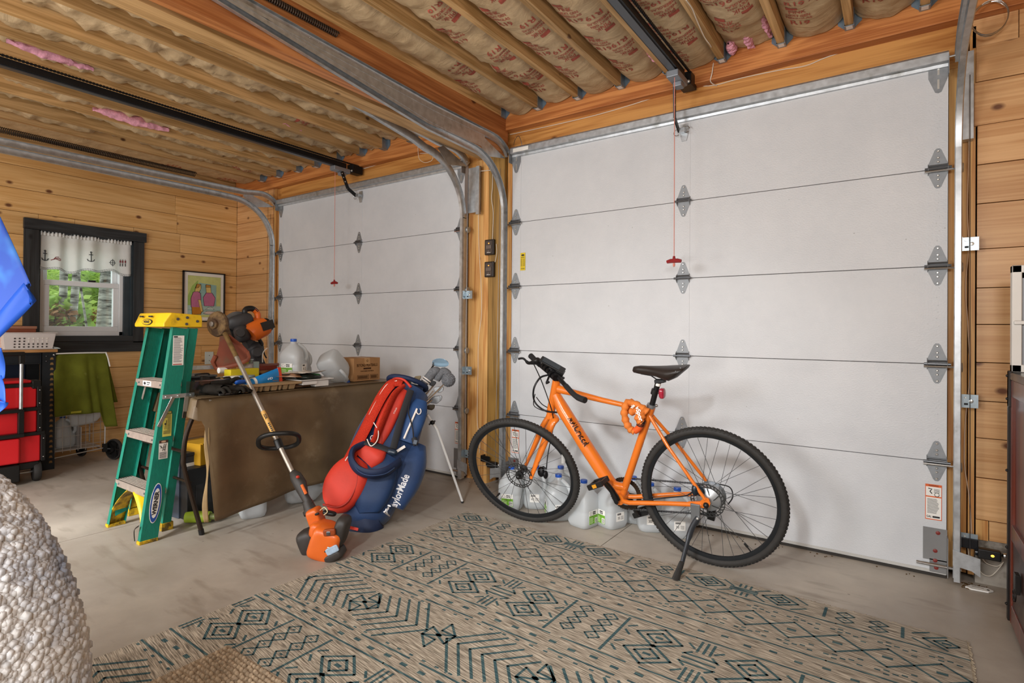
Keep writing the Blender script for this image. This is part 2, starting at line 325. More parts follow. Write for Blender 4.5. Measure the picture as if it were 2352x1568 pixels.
for t, b in zip(rows[:-1], rows[1:]):
    xj = -4.08 if 0.9 < b < 2.2 else -9
    obj('plank', G().bx(XL, -3.85, .02, .04, b + .0015, t - .0015), PINEX, wf, bevel=.0012)
    obj('groove_trim', G().bx(-3.945, -3.942, .0185, .03, b + .0015, t - .0015), mat('groove', '6b4218', .8), wf)
# ------------------------------------------------------------------ left wall with window
WY0, WY1, WZ0, WZ1 = -1.705, -.99, 1.055, 1.96
wl = struct('wall_left', G().bx(XL - .2, XL - .022, YB, WY0, -.05, 3).bx(XL - .2, XL - .022, WY1, .2, -.05, 3).bx(XL - .2, XL - .022, WY0, WY1, -.05, WZ0).bx(XL - .2, XL - .022, WY0, WY1, WZ1, 3), DARK)
random.seed(5)
joints = [[-2.1], [-.62], [-2.3, -.6], [-1.45, -.57], [-1.98, -.98], [-1.9], [-.16], [-.13, -2.4], [-.13, -.5], [-2.1, -.35], [-.7], [-1.6], [-.9, -2.2], [-1.2], [-2.0]]
for i, (t, b) in enumerate(zip(rows[:-1], rows[1:])):
    ys = [YB] + sorted(joints[i]) + [.02]
    for y0, y1 in zip(ys[:-1], ys[1:]):
        segs = [(y0, y1, b, t)]
        if b < WZ1 and t > WZ0:
            segs = []
            if y0 < WY0: segs.append((y0, min(y1, WY0), b, t))
            if y1 > WY1: segs.append((max(y0, WY1), y1, b, t))
            mid = (max(y0, WY0), min(y1, WY1))
            if mid[1] > mid[0] and t > WZ1: segs.append((mid[0], mid[1], WZ1, t))
            if mid[1] > mid[0] and b < WZ0: segs.append((mid[0], mid[1], b, WZ0))
        for a, c, zb, zt in segs:
            obj('plank', G().bx(XL - .022, XL - random.random() * .003, a + .001, c - .001, zb + .0015, zt - .0015), PINE, wl, bevel=.0012)
# unseen rest of the shell
BACKP = mat('plain_pine_panel', 'c99a5c', .6, 0, .1)
struct('wall_back', G().bx(XL - .2, XR + .2, YB - .1, YB, -.05, 3), BACKP)
struct('wall_right', G().bx(XR, XR + .1, YB, .12, -.05, 3), BACKP)
# ------------------------------------------------------------------ ceiling: deck, beam, joists, batts
ceil = struct('ceiling', G().bx(XL - .2, XR + .2, YB, .2, 2.86, 3.0), mat('deck_board', '6b4a2a', .8))
obj('beam_ply', G().bx(-1.12, -1.0, YB + .01, .01, 2.415, 2.855), JOIST, ceil, bevel=.003)
obj('beam_ply', G().bx(-.998, -.945, YB + .01, -.02, 2.50, 2.855), wood('beam_red', '7e4520', 'a9683a', 'Y', .45, .15, 1, .03), ceil, bevel=.003)
obj('beam_ply', G().bx(-.943, -.867, YB + .01, .01, 2.405, 2.855), wood('beam_red2', '8f5228', 'bd7c48', 'Y', .45, .25, 1, .03), ceil, bevel=.003)
JB = 2.662
hang = G()
for sx in (-1, 1): hang.bx(sx * .0205 - .001, sx * .0205 + .001, -.062, -.001, -.004, .09); hang.prism([(sx * .02, 0), (sx * .052, .03), (sx * .052, .085), (sx * .02, .12)][::sx], frame((0, -.0025, 0), (0, 1, 0), (1, 0, 0)) @ Matrix.Scale(-1, 4, (0, 1, 0)), .0022)
hang.bx(-.021, .021, -.05, -.001, -.006, -.003)
hangm = hang.mesh('joist_hanger', 0); hangm.materials.append(mat('zinc_hanger', '8fa0ae', .38, .7, .12, 30))
hlab = G().bx(-.014, .014, -.046, -.012, -.0068, -.0062).mesh('hanger_sticker'); hlab.materials.append(PAPER)
rx = [-.88 + .305 * k for k in range(11)]
lx = [-3.95 + .3075 * k for k in range(9)]
def joist(x):
    j = obj('joist', G().bx(x - .019, x + .019, YB + .01, -.024, JB, 2.856), JOIST, ceil, bevel=.002)
    h = obj('joist_hanger', hangm, None, ceil, world=False); h.location = (x, -.021, JB)
    if x > -.6 or x < -2.9: l = obj('hanger_sticker', hlab, None, h, world=False)
for x in rx: joist(x + random.uniform(-.004, .004)) if x > -.885 + .01 or True else None
for x in lx: joist(x + random.uniform(-.012, .012))
obj('joist', G().bx(XL + .001, XL + .04, YB + .01, -.024, JB, 2.856), JOIST, ceil)
def kraft():
    m, nt, nd, b, lk = nodes('kraft_paper'); tc = nd('ShaderNodeTexCoord')
    n1 = nd('ShaderNodeTexNoise'); n1.inputs['Scale'].default_value = 7; n1.inputs['Detail'].default_value = 9; n1.inputs['Roughness'].default_value = .7; lk(tc.outputs['Object'], n1.inputs[0])
    rp = nd('ShaderNodeValToRGB'); e = rp.color_ramp.elements; e[0].position = .25; e[0].color = lin('a08663'); e[1].position = .75; e[1].color = lin('cbb28c'); lk(n1.outputs[0], rp.inputs[0]); lk(rp.outputs[0], b.inputs['Base Color']); b.inputs['Roughness'].default_value = .6
    mp = nd('ShaderNodeMapping'); mp.inputs['Scale'].default_value = (5, 9, 5); lk(tc.outputs['Object'], mp.inputs[0])
    n2 = nd('ShaderNodeTexNoise'); n2.inputs['Scale'].default_value = 1.2; n2.inputs['Detail'].default_value = 5; n2.inputs['Distortion'].default_value = 1.5; lk(mp.outputs[0], n2.inputs[0])
    bp = nd('ShaderNodeBump'); bp.inputs['Strength'].default_value = .45; bp.inputs['Distance'].default_value = .016; lk(n2.outputs[0], bp.inputs['Height']); lk(bp.outputs[0], b.inputs['Normal']); return m
KRAFT = kraft(); PRINT = mat('red_print', '9c4a3a', .7, 0, .2, 60); PINKF = mat('pink_fibre', 'e0a0b0', .9, 0, .2, 40, .8, 90)
def batt(x0, x1, seed, zc, bul, crush):
    xc = (x0 + x1) / 2; hw = (x1 - x0) / 2 - .021
    def h(x, y):
        d = max(-1, min(1, (x - xc) / hw))
        pin = .5 + .5 * noise.noise(Vector((seed * 3.1, y * 1.9, 0))); pin = 1 - crush * max(0, pin - .45) * 1.6
        w = noise.noise(Vector((x * 9, y * 14, seed))) * .012 * (.4 + crush) + noise.noise(Vector((x * 22, y * 30, seed + 9))) * .006 * (.3 + crush * 1.6)
        return zc - bul * pin * math.sqrt(max(0, 1 - d * d * .93)) + w
    nv = 130
    g = G().grid(lambda u, v: (xc + hw * (2 * u - 1), -.03 - 3.6 * v, h(xc + hw * (2 * u - 1), -.03 - 3.6 * v)), 16, nv)
    o = obj('insulation_batt', g, KRAFT, ceil, smooth=80)
    return h, xc, hw, o
def printing(b, y, s, rot):
    h, xc, hw, o = b; sg = -1 if rot else 1
    def conf(x0, y0):
        def f(co):
            x = x0 + co.x * sg; yy = y0 - co.y * sg; return Vector((x, yy, h(x, yy) - .0025 - co.z * .2))
        return f
    xo = xc + (hw * .36 if rot else -hw * .36)
    for t, sz, dy, ft in (('PINK', .042, 0, .075), ('NEXT GEN', .026, .034, .105), ('FIBERGLAS', .024, .062, .115), ('R19', .05, .108, .085)):
        text('printed_text', t, sz * s, None, PRINT, o, ex=0, fit=ft * s * hw / .13, conf=conf(xo, y + dy * sg * s), bold=.0005)
    xx, yy = xo - sg * .02, y - .036 * sg * s
    g = G()
    g.grid(lambda u, v: (xx + .05 * (u - .5), yy + .026 * (v - .5), h(xx + .05 * (u - .5), yy + .026 * (v - .5)) - .0025), 4, 3); obj('printed_block', g, PRINT, o)
rb = []
for k in range(len(rx) - 1):
    rb.append(batt(rx[k], rx[k + 1], k + 2, 2.76, .095, .25 if k in (2, 3, 4, 6) else .8))
for k, (b, ys) in enumerate(zip(rb, ([-.6], [-.3, -.62, -1.1], [-.42, -.75, -1.12, -1.45, -1.8], [-.32, -.62, -.95, -1.3, -1.6], [-.25, -.55, -.85, -1.2], [-.4, -.7, -1.0], [-.3, -.5], [-.3]))):
    for q, y in enumerate(ys): printing(b, y, 1.0, False); printing(b, y - .1, 1.0, True)
lb = [batt(lx[k], lx[k + 1], k + 31, 2.745, .05 if k > 0 else .06, 2.0) for k in range(len(lx) - 1)]
lb.insert(0, batt(XL + .03, lx[0], 61, 2.75, .06, .5))
for b, ys in ((lb[0], [-.25, -.8]), (lb[1], [-.35]), (lb[6], [-.7])):
    for y in ys: printing(b, y, .9, False)
# torn pink fibre tufts
def tuft(p, l, w, seed):
    p = Vector(p); g = G()
    g.grid(lambda u, v: p + Vector(((w * .5 * math.cos(6.283 * u)) * math.sin(math.pi * min(.97, max(.03, v))) ** .5 + .012 * noise.noise(Vector((u * 5, v * 9, seed))), (v - .5) * l, .5 * w * math.sin(6.283 * u) * math.sin(math.pi * min(.97, max(.03, v))) ** .5 + .014 * noise.noise(Vector((u * 6, v * 14, seed + 5))))), 12, 40, True)
    obj('fibre_tuft', g, PINKF, ceil, smooth=80)
for i, (px, py, z, l, w) in enumerate([(700, 35, 2.70, .55, .06), (305, 275, 2.69, .5, .07), (520, 245, 2.70, .5, .03), (1680, 110, 2.70, .12, .05), (1720, 95, 2.71, .2, .04), (1500, 130, 2.69, .2, .03), (120, 128, 2.69, .4, .05), (1760, 60, 2.72, .25, .03), (660, 290, 2.69, .5, .025)]):
    tuft(at(px, py, Z=z), l, w, i)
# ------------------------------------------------------------------ sectional garage doors
def doorskin():
    m, nt, nd, b, lk = nodes('door_skin'); tc = nd('ShaderNodeTexCoord')
    n = nd('ShaderNodeTexNoise'); n.inputs['Scale'].default_value = 3; n.inputs['Detail'].default_value = 7; n.inputs['Roughness'].default_value = .7; lk(tc.outputs['Object'], n.inputs[0])
    rp = nd('ShaderNodeValToRGB'); e = rp.color_ramp.elements; e[0].position = .3; e[0].color = lin('c4c6c9'); e[1].position = .7; e[1].color = lin('cfd0d2'); lk(n.outputs[0], rp.inputs[0]); out = rp.outputs[0]
    v = nd('ShaderNodeTexVoronoi'); v.inputs['Scale'].default_value = 9; lk(tc.outputs['Object'], v.inputs[0]); r = nd('ShaderNodeValToRGB'); r.color_ramp.elements[0].position = .02; r.color_ramp.elements[0].color = (.6, .6, .6, 1); r.color_ramp.elements[1].position = .035; r.color_ramp.elements[1].color = (0, 0, 0, 1); lk(v.outputs[0], r.inputs[0])
    mx = nd('ShaderNodeMix', data_type='RGBA'); lk(r.outputs[0], mx.inputs[0]); lk(out, mx.inputs[6]); mx.inputs[7].default_value = lin('8a8680'); lk(mx.outputs[2], b.inputs['Base Color'])
    b.inputs['Roughness'].default_value = .42
    mp = nd('ShaderNodeMapping'); mp.inputs['Scale'].default_value = (120, 120, 160); lk(tc.outputs['Object'], mp.inputs[0]); s = nd('ShaderNodeTexNoise'); s.inputs['Scale'].default_value = 1; s.inputs['Detail'].default_value = 2; lk(mp.outputs[0], s.inputs[0])
    bp = nd('ShaderNodeBump'); bp.inputs['Strength'].default_value = .35; bp.inputs['Distance'].default_value = .003; lk(s.outputs[0], bp.inputs['Height']); lk(bp.outputs[0], b.inputs['Normal']); return m
SKIN = doorskin()
FY = lambda x, y, z: frame((x, y, z), (0, -1, 0), (1, 0, 0))          # local x right, local y up, facing the room
def plate(pts): return [(x, z) for x, z in pts]
up = [(-.037, .006), (.037, .006), (.036, .026), (.013, .088), (.006, .096), (-.006, .096), (-.013, .088), (-.036, .026)]
hg = G().prism(up, FY(0, -.0005, 0), .002).prism([(x, -z * .95) for x, z in up][::-1], FY(0, -.0005, 0), .002)
for sx in (-1, 1):
    hg.prism([(.0, -.028), (.021, -.008), (.025, 0), (.021, .010), (0, .028)], frame((sx * .037, 0, 0), (1, 0, 0), (0, -1, 0)), .001, -.001)
hingem = hg.mesh('hinge', 30); hingem.materials.append(GALVH)
pinm = G().tube([(-.05, -.018, 0), (.05, -.018, 0)], .0062, 10).tube([(-.038, -.014, .014), (.038, -.014, .014)], .004, 8).mesh('hinge_pin'); pinm.materials.append(DSTEEL)
bg = G()
for z in (.083, .052, .033, -.031, -.05, -.080):
    bg.lathe([(.0055, 0), (.0055, .002), (.003, .0045)], FY(0, -.0025, z), 8)
boltm = bg.mesh('hinge_bolt', 30); boltm.materials.append(BRIGHTW)
shm = G().tube([(-.05, -.018, -.012), (.085, -.018, -.012)], .0052, 8).mesh('roller_shaft'); shm.materials.append(STEEL)
rlm = G().lathe([(.006, -.006), (.021, -.006), (.023, 0), (.021, .006), (.006, .006)], frame((.085, -.018, -.012), (1, 0, 0)), 14).mesh('roller'); rlm.materials.append(mat('roller_wheel', 'a7a7a2', .4, .5))
SZ = [0.012, .5363, .9918, 1.4495, 1.905, 2.43]
ORANGE = mat('label_orange', 'd9622b', .6)
def warn(root, x, z, w, h, tail):
    l = obj('warning_label', G().bx(x - w / 2, x + w / 2, -.0035, -.0025, z - h / 2, z + h / 2), ORANGE, root)
    obj('label_print', G().bx(x - w * .46, x + w * .46, -.0042, -.0036, z + h * .30 - h * .13, z + h * .30 + h * .13).bx(x - w * .46, x + w * .46, -.0042, -.0036, z - h * .475, z + h * .135), PAPER, l)
    g = G(); random.seed(int(x * 100))
    for k in range(13): g.bx(x - w * .38, x - w * .38 + w * (.55 + .2 * random.random()), -.0048, -.0043, z + h * .08 - k * h * .033, z + h * .08 - k * h * .033 + h * .011)
    for k in range(4): g.bx(x + w * .02, x + w * .36, -.0048, -.0043, z + h * .36 - k * h * .03, z + h * .36 - k * h * .03 + h * .01)
    g.tube([(x - w * .32, -.0048, z + h * .38), (x - w * .1, -.0048, z + h * .37), (x - w * .22, -.0048, z + h * .30), (x - w * .1, -.0048, z + h * .24)], .0022, 5); g.tube(arc((x + w * .2, -.0048, z + h * .22), w * .14, 0, 6.2, 14), .0012, 4)
    g.bx(x - w * .06, x + w * .38, -.0048, -.0043, z - h * .44, z - h * .39)
    obj('label_lines', g, INK, l)
    text('label_lettering', tail, h * .075, FY(x - w * .27, -.0046, z - h * .415), INK, l, fit=w * .3, bold=.0005); text('label_lettering', 'WARNING', h * .06, FY(x, -.0042, z + h * .462), INK, l, fit=w * .6)
def garage_door(n, x0, x1, cols):
    r = struct('door_%d' % n, loc=((x0 + x1) / 2, 0, 0))
    for k in range(5): obj('door_panel', G().bx(x0, x1, 0, .043, SZ[k] + .0012, SZ[k + 1] - .0012), SKIN, r, bevel=.0015)
    g = G()
    for xx, w in ((x0 + .037, .074), (cols[1], .075), (x1 - .037, .074)):
        for k in range(5): g.bx(xx - w / 2, xx + w / 2, -.0016, .001, SZ[k] + .003, SZ[k + 1] - .003)
    obj('stile', g, SKIN, r)
    dm = G()
    for xx in (x0 + .037, x1 - .037):
        for k in range(60): z = .2 + k * .037 + .008 * math.sin(k * 7.3); dm.lathe([(.0035, 0), (.0018, .0008)], FY(xx + .006 * math.sin(k * 2.7), -.0016, z), 6)
    obj('stile_dimples', dm, SKIN, r, stuff=True)
    st = obj('top_strut', G().sweep([(x0, 0, 0), (x1, 0, 0)], (0, 0, 1), [(2.372, .002), (2.376, -.013), (2.386, -.014), (2.392, -.036), (2.428, -.037), (2.438, -.030), (2.441, .002)]) if False else G().prism([(0.0, 2.372), (.013, 2.374), (.015, 2.388), (.036, 2.393), (.037, 2.43), (.03, 2.44), (0, 2.442)], frame((x0, 0, 0), (1, 0, 0), (0, -1, 0)) if False else Matrix(((0, 0, 1, x0), (-1, 0, 0, 0), (0, 1, 0, 0), (0, 0, 0, 1))), x1 - x0), GALV, r, smooth=20)
    for ci, cx in enumerate(cols):
        for z in SZ[1:5]:
            h = obj('hinge', hingem, None, r); h.matrix_parent_inverse = Matrix(); h.location = (cx - r.location.x, 0, z)
            for mm in (pinm, boltm): obj(mm.name, mm, None, h, world=False)
            if ci != 1:
                for mm in (shm, rlm):
                    c = obj(mm.name, mm, None, h, world=False)
                    if ci == 0: c.rotation_euler = (0, math.pi, 0); c.location = (0, 0, -.024)
    for sx, cx in ((-1, cols[0]), (1, cols[2])):
        t = obj('top_bracket', G().prism([(-.038, .0), (.038, 0), (.038, -.085), (.012, -.155), (0, -.16), (-.012, -.155), (-.038, -.085)][::-1], FY(cx, -.001, 2.42), .0022).bx(cx + sx * .037 - .001, cx + sx * .037 + .001, -.045, 0, 2.33, 2.42), GALVH, r)
        obj('slot', G().bx(cx - .004, cx + .004, -.0045, -.003, 2.345, 2.375).bx(cx - .004, cx + .004, -.0045, -.003, 2.28, 2.325), BRIGHTW, t)
        obj('roller_shaft', G().tube([(cx, -.03, 2.41), (cx + sx * .085, -.03, 2.41)], .0055, 8), STEEL, t)
        b = obj('bottom_bracket', G().bx(cx - .05, cx + .04, -.004, -.0015, .075, .225) .bx(cx - .025 , cx + .04, -.004, -.0015, .02, .08).bx(cx + sx * .04 - .0015, cx + sx * .04 + .0015, -.05, 0, .02, .2), mat('bracket_grey', '8b8b8b', .45, .6, .08), r)
        obj('rivet', G().lathe([(.009, 0), (.009, .002), (.004, .004)], FY(cx + .006, -.004, .205), 10).lathe([(.009, 0), (.009, .002), (.004, .004)], FY(cx - .004, -.004, .12), 10).lathe([(.009, 0), (.009, .002), (.004, .004)], FY(cx - .004, -.004, .075), 10).lathe([(.009, 0), (.009, .002), (.004, .004)], FY(cx, -.004, .042), 10), mat('red_rivet', '7c2b25', .5), b)
        obj('roller_shaft', G().tube([(cx - sx * .075, -.018, .058), (cx + sx * .09, -.018, .058)], .0075, 10), STEEL, b)
        obj('cable_plate', G().prism([(-.045, .06), (.05, .04), (.05, -.04), (.02, -.02), (-.045, -.01)][::-1] if sx > 0 else [(.045, .06), (-.05, .04), (-.05, -.04), (-.02, -.02), (.045, -.01)], FY(cx + sx * .1, -.085, .105), .003), GALV, b)
    obj('bottom_seal', G().bx(x0, x1, -.004, .04, .001, .014), mat('seal_rubber', '3b3835', .8), r)
    obj('bottom_rail', G().bx(x0, x1, -.003, .001, .016, .03), mat('rail_white', 'b9b7b2', .4), r)
    return r
d1 = garage_door(1, -.816, 1.65, (-.783, .419, 1.613)); d2 = garage_door(2, -3.706, -1.262, (-3.672, -2.475, -1.296))
warn(d1, 1.602, .345, .062, .165, 'C.H.I.'); warn(d1, -.772, .345, .062, .165, 'C.H.I.'); warn(d2, -1.305, .345, .062, .165, 'C.H.I.')
yl = obj('yellow_sticker', G().bx(-.742, -.70, -.003, -.002, 1.56, 1.685), mat('sticker_yellow', 'dcbf1c', .5), d1)
g = G()
for k in range(6): g.bx(-.738, -.725, -.0036, -.003, 1.592 + k * .009, 1.595 + k * .009).bx(-.718, -.704, -.0036, -.003, 1.592 + k * .009, 1.595 + k * .009)
g.ball((-.721, -.003, 1.668), (.014, .0006, .006)); obj('sticker_print', g, INK, yl)
text('sticker_lettering', 'NOTICE', .011, FY(-.721, -.0036, 1.652), INK, yl, fit=.03); text('sticker_lettering', 'DOOR', .011, FY(-.721, -.0036, 1.572), INK, yl, fit=.03)
# ------------------------------------------------------------------ tracks
def cprof(s, k=1.0):
    o = [(-.012, .026), (.009, .026), (.013, .021), (.013, -.021), (.009, -.026), (-.012, -.026), (-.012, -.0235), (.008, -.0235), (.0105, -.0205), (.0105, .0205), (.008, .0235), (-.012, .0235)]
    return [(a * s * k, b * k) for a, b in o]
def track(label, x, s, lo, up, brk, zb=.02, extra=None):
    t = thing('door_track', (x, -.05, 0), label, 'door track', 'sectional door tracks'); del t['group']
    obj('vertical_track', G().sweep([(x, -.055, zb), (x, -.055, 1.98)], (1, 0, 0), cprof(s)), GALV, t, smooth=50)
    cy, cz = -.055 - .36, 1.98; zt = lo[0][1]; r = zt - 1.98
    pts = [(x, -.055 - r * (1 - math.cos(a)) , 1.975 + r * math.sin(a)) for a in [math.pi / 2 * i / 14 for i in range(15)]] + [(x, y, z) for y, z in lo[1:]]
    obj('curved_track', G().sweep(pts, (1, 0, 0), cprof(s)), GALV, t, smooth=50)
    obj('upper_track', G().sweep(spline([(x, -.012, 2.395), (x, -.06, 2.44), (x, -.16, 2.475), (x, -.34, up[0][1])], 4) + [(x, y, z) for y, z in up[1:]], (1, 0, 0), cprof(s)), GALV, t, smooth=50)
    if extra: obj('track_angle', G().prism([(.3, 2.372), (.3, 2.478), (.85, 2.482), (2.09, 2.525), (2.09, 2.50), (.85, 2.362)], Matrix(((0, 0, 1, x + .0085), (-1, 0, 0, 0), (0, 1, 0, 0), (0, 0, 0, 1))), .002), GALV, t)
    obj('gusset', G().prism([(.03, 2.37), (.3, 2.455), (.36, 2.42), (.25, 2.33)], Matrix(((0, 0, 1, x + s * .012), (-1, 0, 0, 0), (0, 1, 0, 0), (0, 0, 0, 1))), .002), GALV, t)
    for z in brk:
        b = obj('track_bracket', G().bx(min(x + s * .012, x + s * .075), max(x + s * .012, x + s * .075), -.034, -.031, z - .03, z + .03).bx(min(x + s * .012, x + s * .0145), max(x + s * .012, x + s * .0145), -.07, -.031, z - .03, z + .03), mat('zinc_bracket', 'a9b7bf', .32, .8, .12, 30), t)
        obj('bracket_bolt', G().lathe([(.009, 0), (.008, .004), (.003, .005)], FY(x + s * .05, -.034, z), 8).lathe([(.005, 0), (.004, .003)], FY(x + s * .03, -.034, z + .015), 8), BRIGHTW, b)
        obj('bracket_slot', G().bx(x + s * .032 - .007, x + s * .032 + .007, -.0348, -.0338, z - .018, z - .009), INK, b)
    g = G(); y = -.6
    while y > -3.4:
        for k in range(3): g.ball((x + s * .0135, y - .05 * k, up[0][1] + (up[-1][1] - up[0][1]) * (-y - .34) / (3.3)), .004, None, 6, 4)
        y -= .5
    obj('track_rivets', g, BRIGHTW, t, stuff=True)
    obj('lift_cable', G().tube([(x + s * .045, -.075, .13), (x + s * .04, -.05, 2.3)], .0016, 5), DSTEEL, t)
    return t
tR = track('galvanised track at the right edge of the right-hand door', 1.684, 1, [(0, 2.36), (-.6, 2.37), (-3.6, 2.45)], [(0, 2.49), (-.8, 2.50), (-3.6, 2.60)], (.205, .83, 1.54, ))
tM = track('galvanised track between centre post and left edge of the right-hand door', -.85, -1, [(0, 2.345), (-.85, 2.354), (-2.09, 2.50), (-4.0, 2.72)], [(0, 2.478), (-.8, 2.48), (-3.9, 2.61)], (), extra=1)
tN = track('galvanised track at the right edge of the left-hand door beside the centre post', -1.228, 1, [(0, 2.40), (-.6, 2.43), (-1.43, 2.55), (-1.96, 2.67), (-2.6, 2.78)], [(0, 2.475), (-.6, 2.50), (-1.43, 2.602), (-1.95, 2.69), (-2.5, 2.80)], (.205, .83, 1.40))
tL = track('galvanised track at the left edge of the left-hand door near the plank wall', -3.742, -1, [(0, 2.385), (-.6, 2.385), (-4.0, 2.375)], [(0, 2.455), (-.9, 2.45), (-4.0, 2.42)], (1.2, .4))
obj('header_plate', G().bx(1.69, 1.74, -.02, .03, 2.02, 2.42), GALV, tR); obj('header_plate', G().bx(-1.216, -1.10, -.012, -.008, 2.02, 2.36).bx(-1.13, -1.10, -.03, -.006, 2.0, 2.36), GALV, tN)
obj('strut_sticker', G().bx(-.79, -.66, -.0385, -.0373, 2.398, 2.425), PAPER, d1)
def spring(label, x, z, y0, y1, r):
    n = int(abs(y1 - y0) / .0115); pts = []
    for i in range(n * 9): a = 2 * math.pi * i / 9; pts.append((x + r * math.cos(a), y0 + (y1 - y0) * i / (n * 9), z + r * math.sin(a)))
    tag(obj('extension_spring', G().tube(pts, .0036, 5), mat('spring_steel', '4a3f36', .5, .6, .2), smooth=80), label, 'spring')
spring('dark coil spring stretched above the track by the left plank wall', -3.86, 2.55, -.75, -2.9, .021)
spring('rusty coil spring beside the doubled centre beam above its track', -.848, 2.605, -1.5, -2.7, .014)
# ------------------------------------------------------------------ chain openers
RED = mat('red_cord_handle', '8e1f22', .5); CORD = mat('pink_cord', 'd58b7c', .8)
def opener(label, x, z, arm, silver, cordx, cordy, zc):
    t = thing('opener_rail', (x, -.03, z), label, 'opener rail')
    obj('rail', G().bx(x - .03, x + .03, -4.4, -.14, z - .02, z + .02), BLACKM, t, bevel=.004); obj('rail_channel', G().bx(x - .018, x + .018, -4.4, -.14, z - .026, z - .0195), mat('rail_strip', '55585c' if not silver else 'a9b6c0', .35, .7), t)
    g = G(); y = -.05
    while y > -3.3: g.bx(x + .036, x + .046, y - .0105, y, z + .018, z + .03) .bx(x + .039, x + .043, y - .017, y - .0105, z + .020, z + .028); y -= .017
    obj('chain', g, BLACKM, t, stuff=True)
    tr = obj('trolley', G().bx(x - .035, x + .035, -.27, -.10, z - .062, z - .022).bx(x - .02, x + .03, -.2, -.14, z - .09, z - .06), mat('trolley_grey', '8c9096', .4, .5), t, bevel=.006)
    obj('rail_end', G().bx(x - .03, x + .05, -.09, .02, z - .045, z + .03), BLACKM, t, bevel=.004); [obj('rail_end_bolt', G().ball((x + q, -.09, z - .03), .01, None, 8, 6), BRIGHTW, t) for q in (-.02, .035)]
    bar = G(); p = [Vector(a) for a in arm]
    for a, b in zip(p[:-1], p[1:]): bar.beam(a, b, .03, .007, (1, 0, 0))
    am = obj('door_arm', bar, BLACKM, t)
    for k in (.12, .35, .6): obj('arm_bolt', G().ball(p[0].lerp(p[1], k) + Vector((0, -.006, 0)), .007, None, 8, 6), BRIGHTW, am)
    e = p[-1]; br = obj('door_bracket', G().prism([(-.022, .045), (.022, .045), (.028, 0), (.014, -.055), (-.014, -.055), (-.028, 0)][::-1], FY(e.x + .02, -.004, e.z), .003).bx(e.x + .004, e.x + .036, -.05, -.004, e.z - .012, e.z + .012), GALV, t)
    obj('bracket_pin', G().tube(arc((e.x + .045, -.04, e.z), .018, 0, 5.5, 12, (1, 0, 0), (0, 0, 1)), .0022, 5).tube(arc((e.x - .012, -.04, e.z - .01), .018, 0, 5.5, 12, (1, 0, 0), (0, 0, 1)), .0022, 5), STEEL, br)
    c = thing('release_cord', (cordx, cordy, zc), 'red release handle hanging on a thin cord ' + ('in front of the left-hand door' if silver else 'in front of the right-hand door'), 'cord')
    obj('cord', G().tube([(cordx - .004, cordy, z - .05), (cordx, cordy, zc)], .0022, 5), CORD, c)
    obj('handle', G().tube([(cordx - .04, cordy, zc), (cordx - .02, cordy, zc + .004), (cordx + .02, cordy, zc + .004), (cordx + .04, cordy, zc)], [.009, .012, .012, .009], 8).tube([(cordx, cordy, zc + .03), (cordx, cordy, zc)], [.006, .012], 8), RED, c)
    obj('knot', G().ball((cordx, cordy, zc - .018), (.007, .007, .012), None, 8, 6), CORD, c)
opener('black chain-drive opener rail above the right-hand door', .435, 2.60, [(.415, -.17, 2.53), (.405, -.13, 2.36), (.40, -.04, 2.315)], False, .447, -.25, 1.52)
opener('black and silver chain-drive opener rail above the left-hand door', -2.51, 2.555, [(-2.47, -.2, 2.49), (-2.475, -.13, 2.36), (-2.475, -.04, 2.315)], True, -2.53, -.22, 1.53)
# ------------------------------------------------------------------ wall buttons, sensors, wiring
for i, (zc, lab) in enumerate(((1.745, 'upper of the two dark wall buttons on the centre post'), (1.582, 'lower of the two dark wall buttons on the centre post'))):
    t = thing('wall_button', (-1.005, -.002, zc - .055), lab, 'wall button')
    obj('housing', G().bx(-1.048, -.964, -.026, -.001, zc - .057, zc + .057), mat('button_housing', '2b2522', .35), t, bevel=.006, seg=2)
    obj('face', G().bx(-1.036, -.976, -.0285, -.025, zc - .045, zc + .045), mat('button_face', '4a403a', .4), t)
    obj('push_bar', G().bx(-1.03, -.982, -.033, -.028, zc - .014, zc + .014).lathe([(.008, 0), (.007, .005)], FY(-1.006, -.028, zc - .03), 12), mat('button_bar', '6a5d54', .35), t, bevel=.002)
    obj('indicator_light', G().ball((-1.006, -.029, zc + .027), (.005, .002, .004)), mat('led_orange', 'ff8a30', .4, emit=3), t)
    text('button_lettering', 'LiftMaster', .012, FY(-1.006, -.0288, zc - .04), PAPER, t, fit=.034)
def sensor(x, z, lab, led):
    t = thing('photo_eye', (x, -.05, z - .03), lab, 'sensor')
    obj('sensor_body', G().bx(x - .045, x + .035, -.075, -.04, z - .022, z + .022), BLACK, t, bevel=.006, seg=2)
    obj('lens', G().lathe([(.016, 0), (.014, .008), (0, .01)], frame((x - .045, -.057, z), (-1, 0, 0)), 12), mat('lens_dark', '101820', .1), t)
    obj('sensor_bracket', G().bx(x - .12, x - .04, -.045, -.035, z + .005, z + .05).bx(x - .125, x - .115, -.045, .03, z + .005, z + .05), BLACKM, t, bevel=.003)
    if led: obj('indicator_light', G().ball((x + .005, -.076, z), (.006, .002, .005)), mat('led_amber', 'ffb030', .4, emit=6), t)
    obj('wing_nut', G().ball((x + .05, -.055, z + .004), (.014, .01, .012)), STEEL, t)
sensor(1.80, .165, 'small black door sensor with a glowing amber light by the right wall corner', True); sensor(-.93, .165, 'small black door sensor at the foot of the centre post', False)
WIRE = mat('white_wire', 'dcd2c2', .6)
def wire(label, pts, r=.0024, m=None, n=5):
    return tag(obj('wire', G().tube(spline(pts, n), r, 5), m or WIRE, smooth=60), label, 'wire')
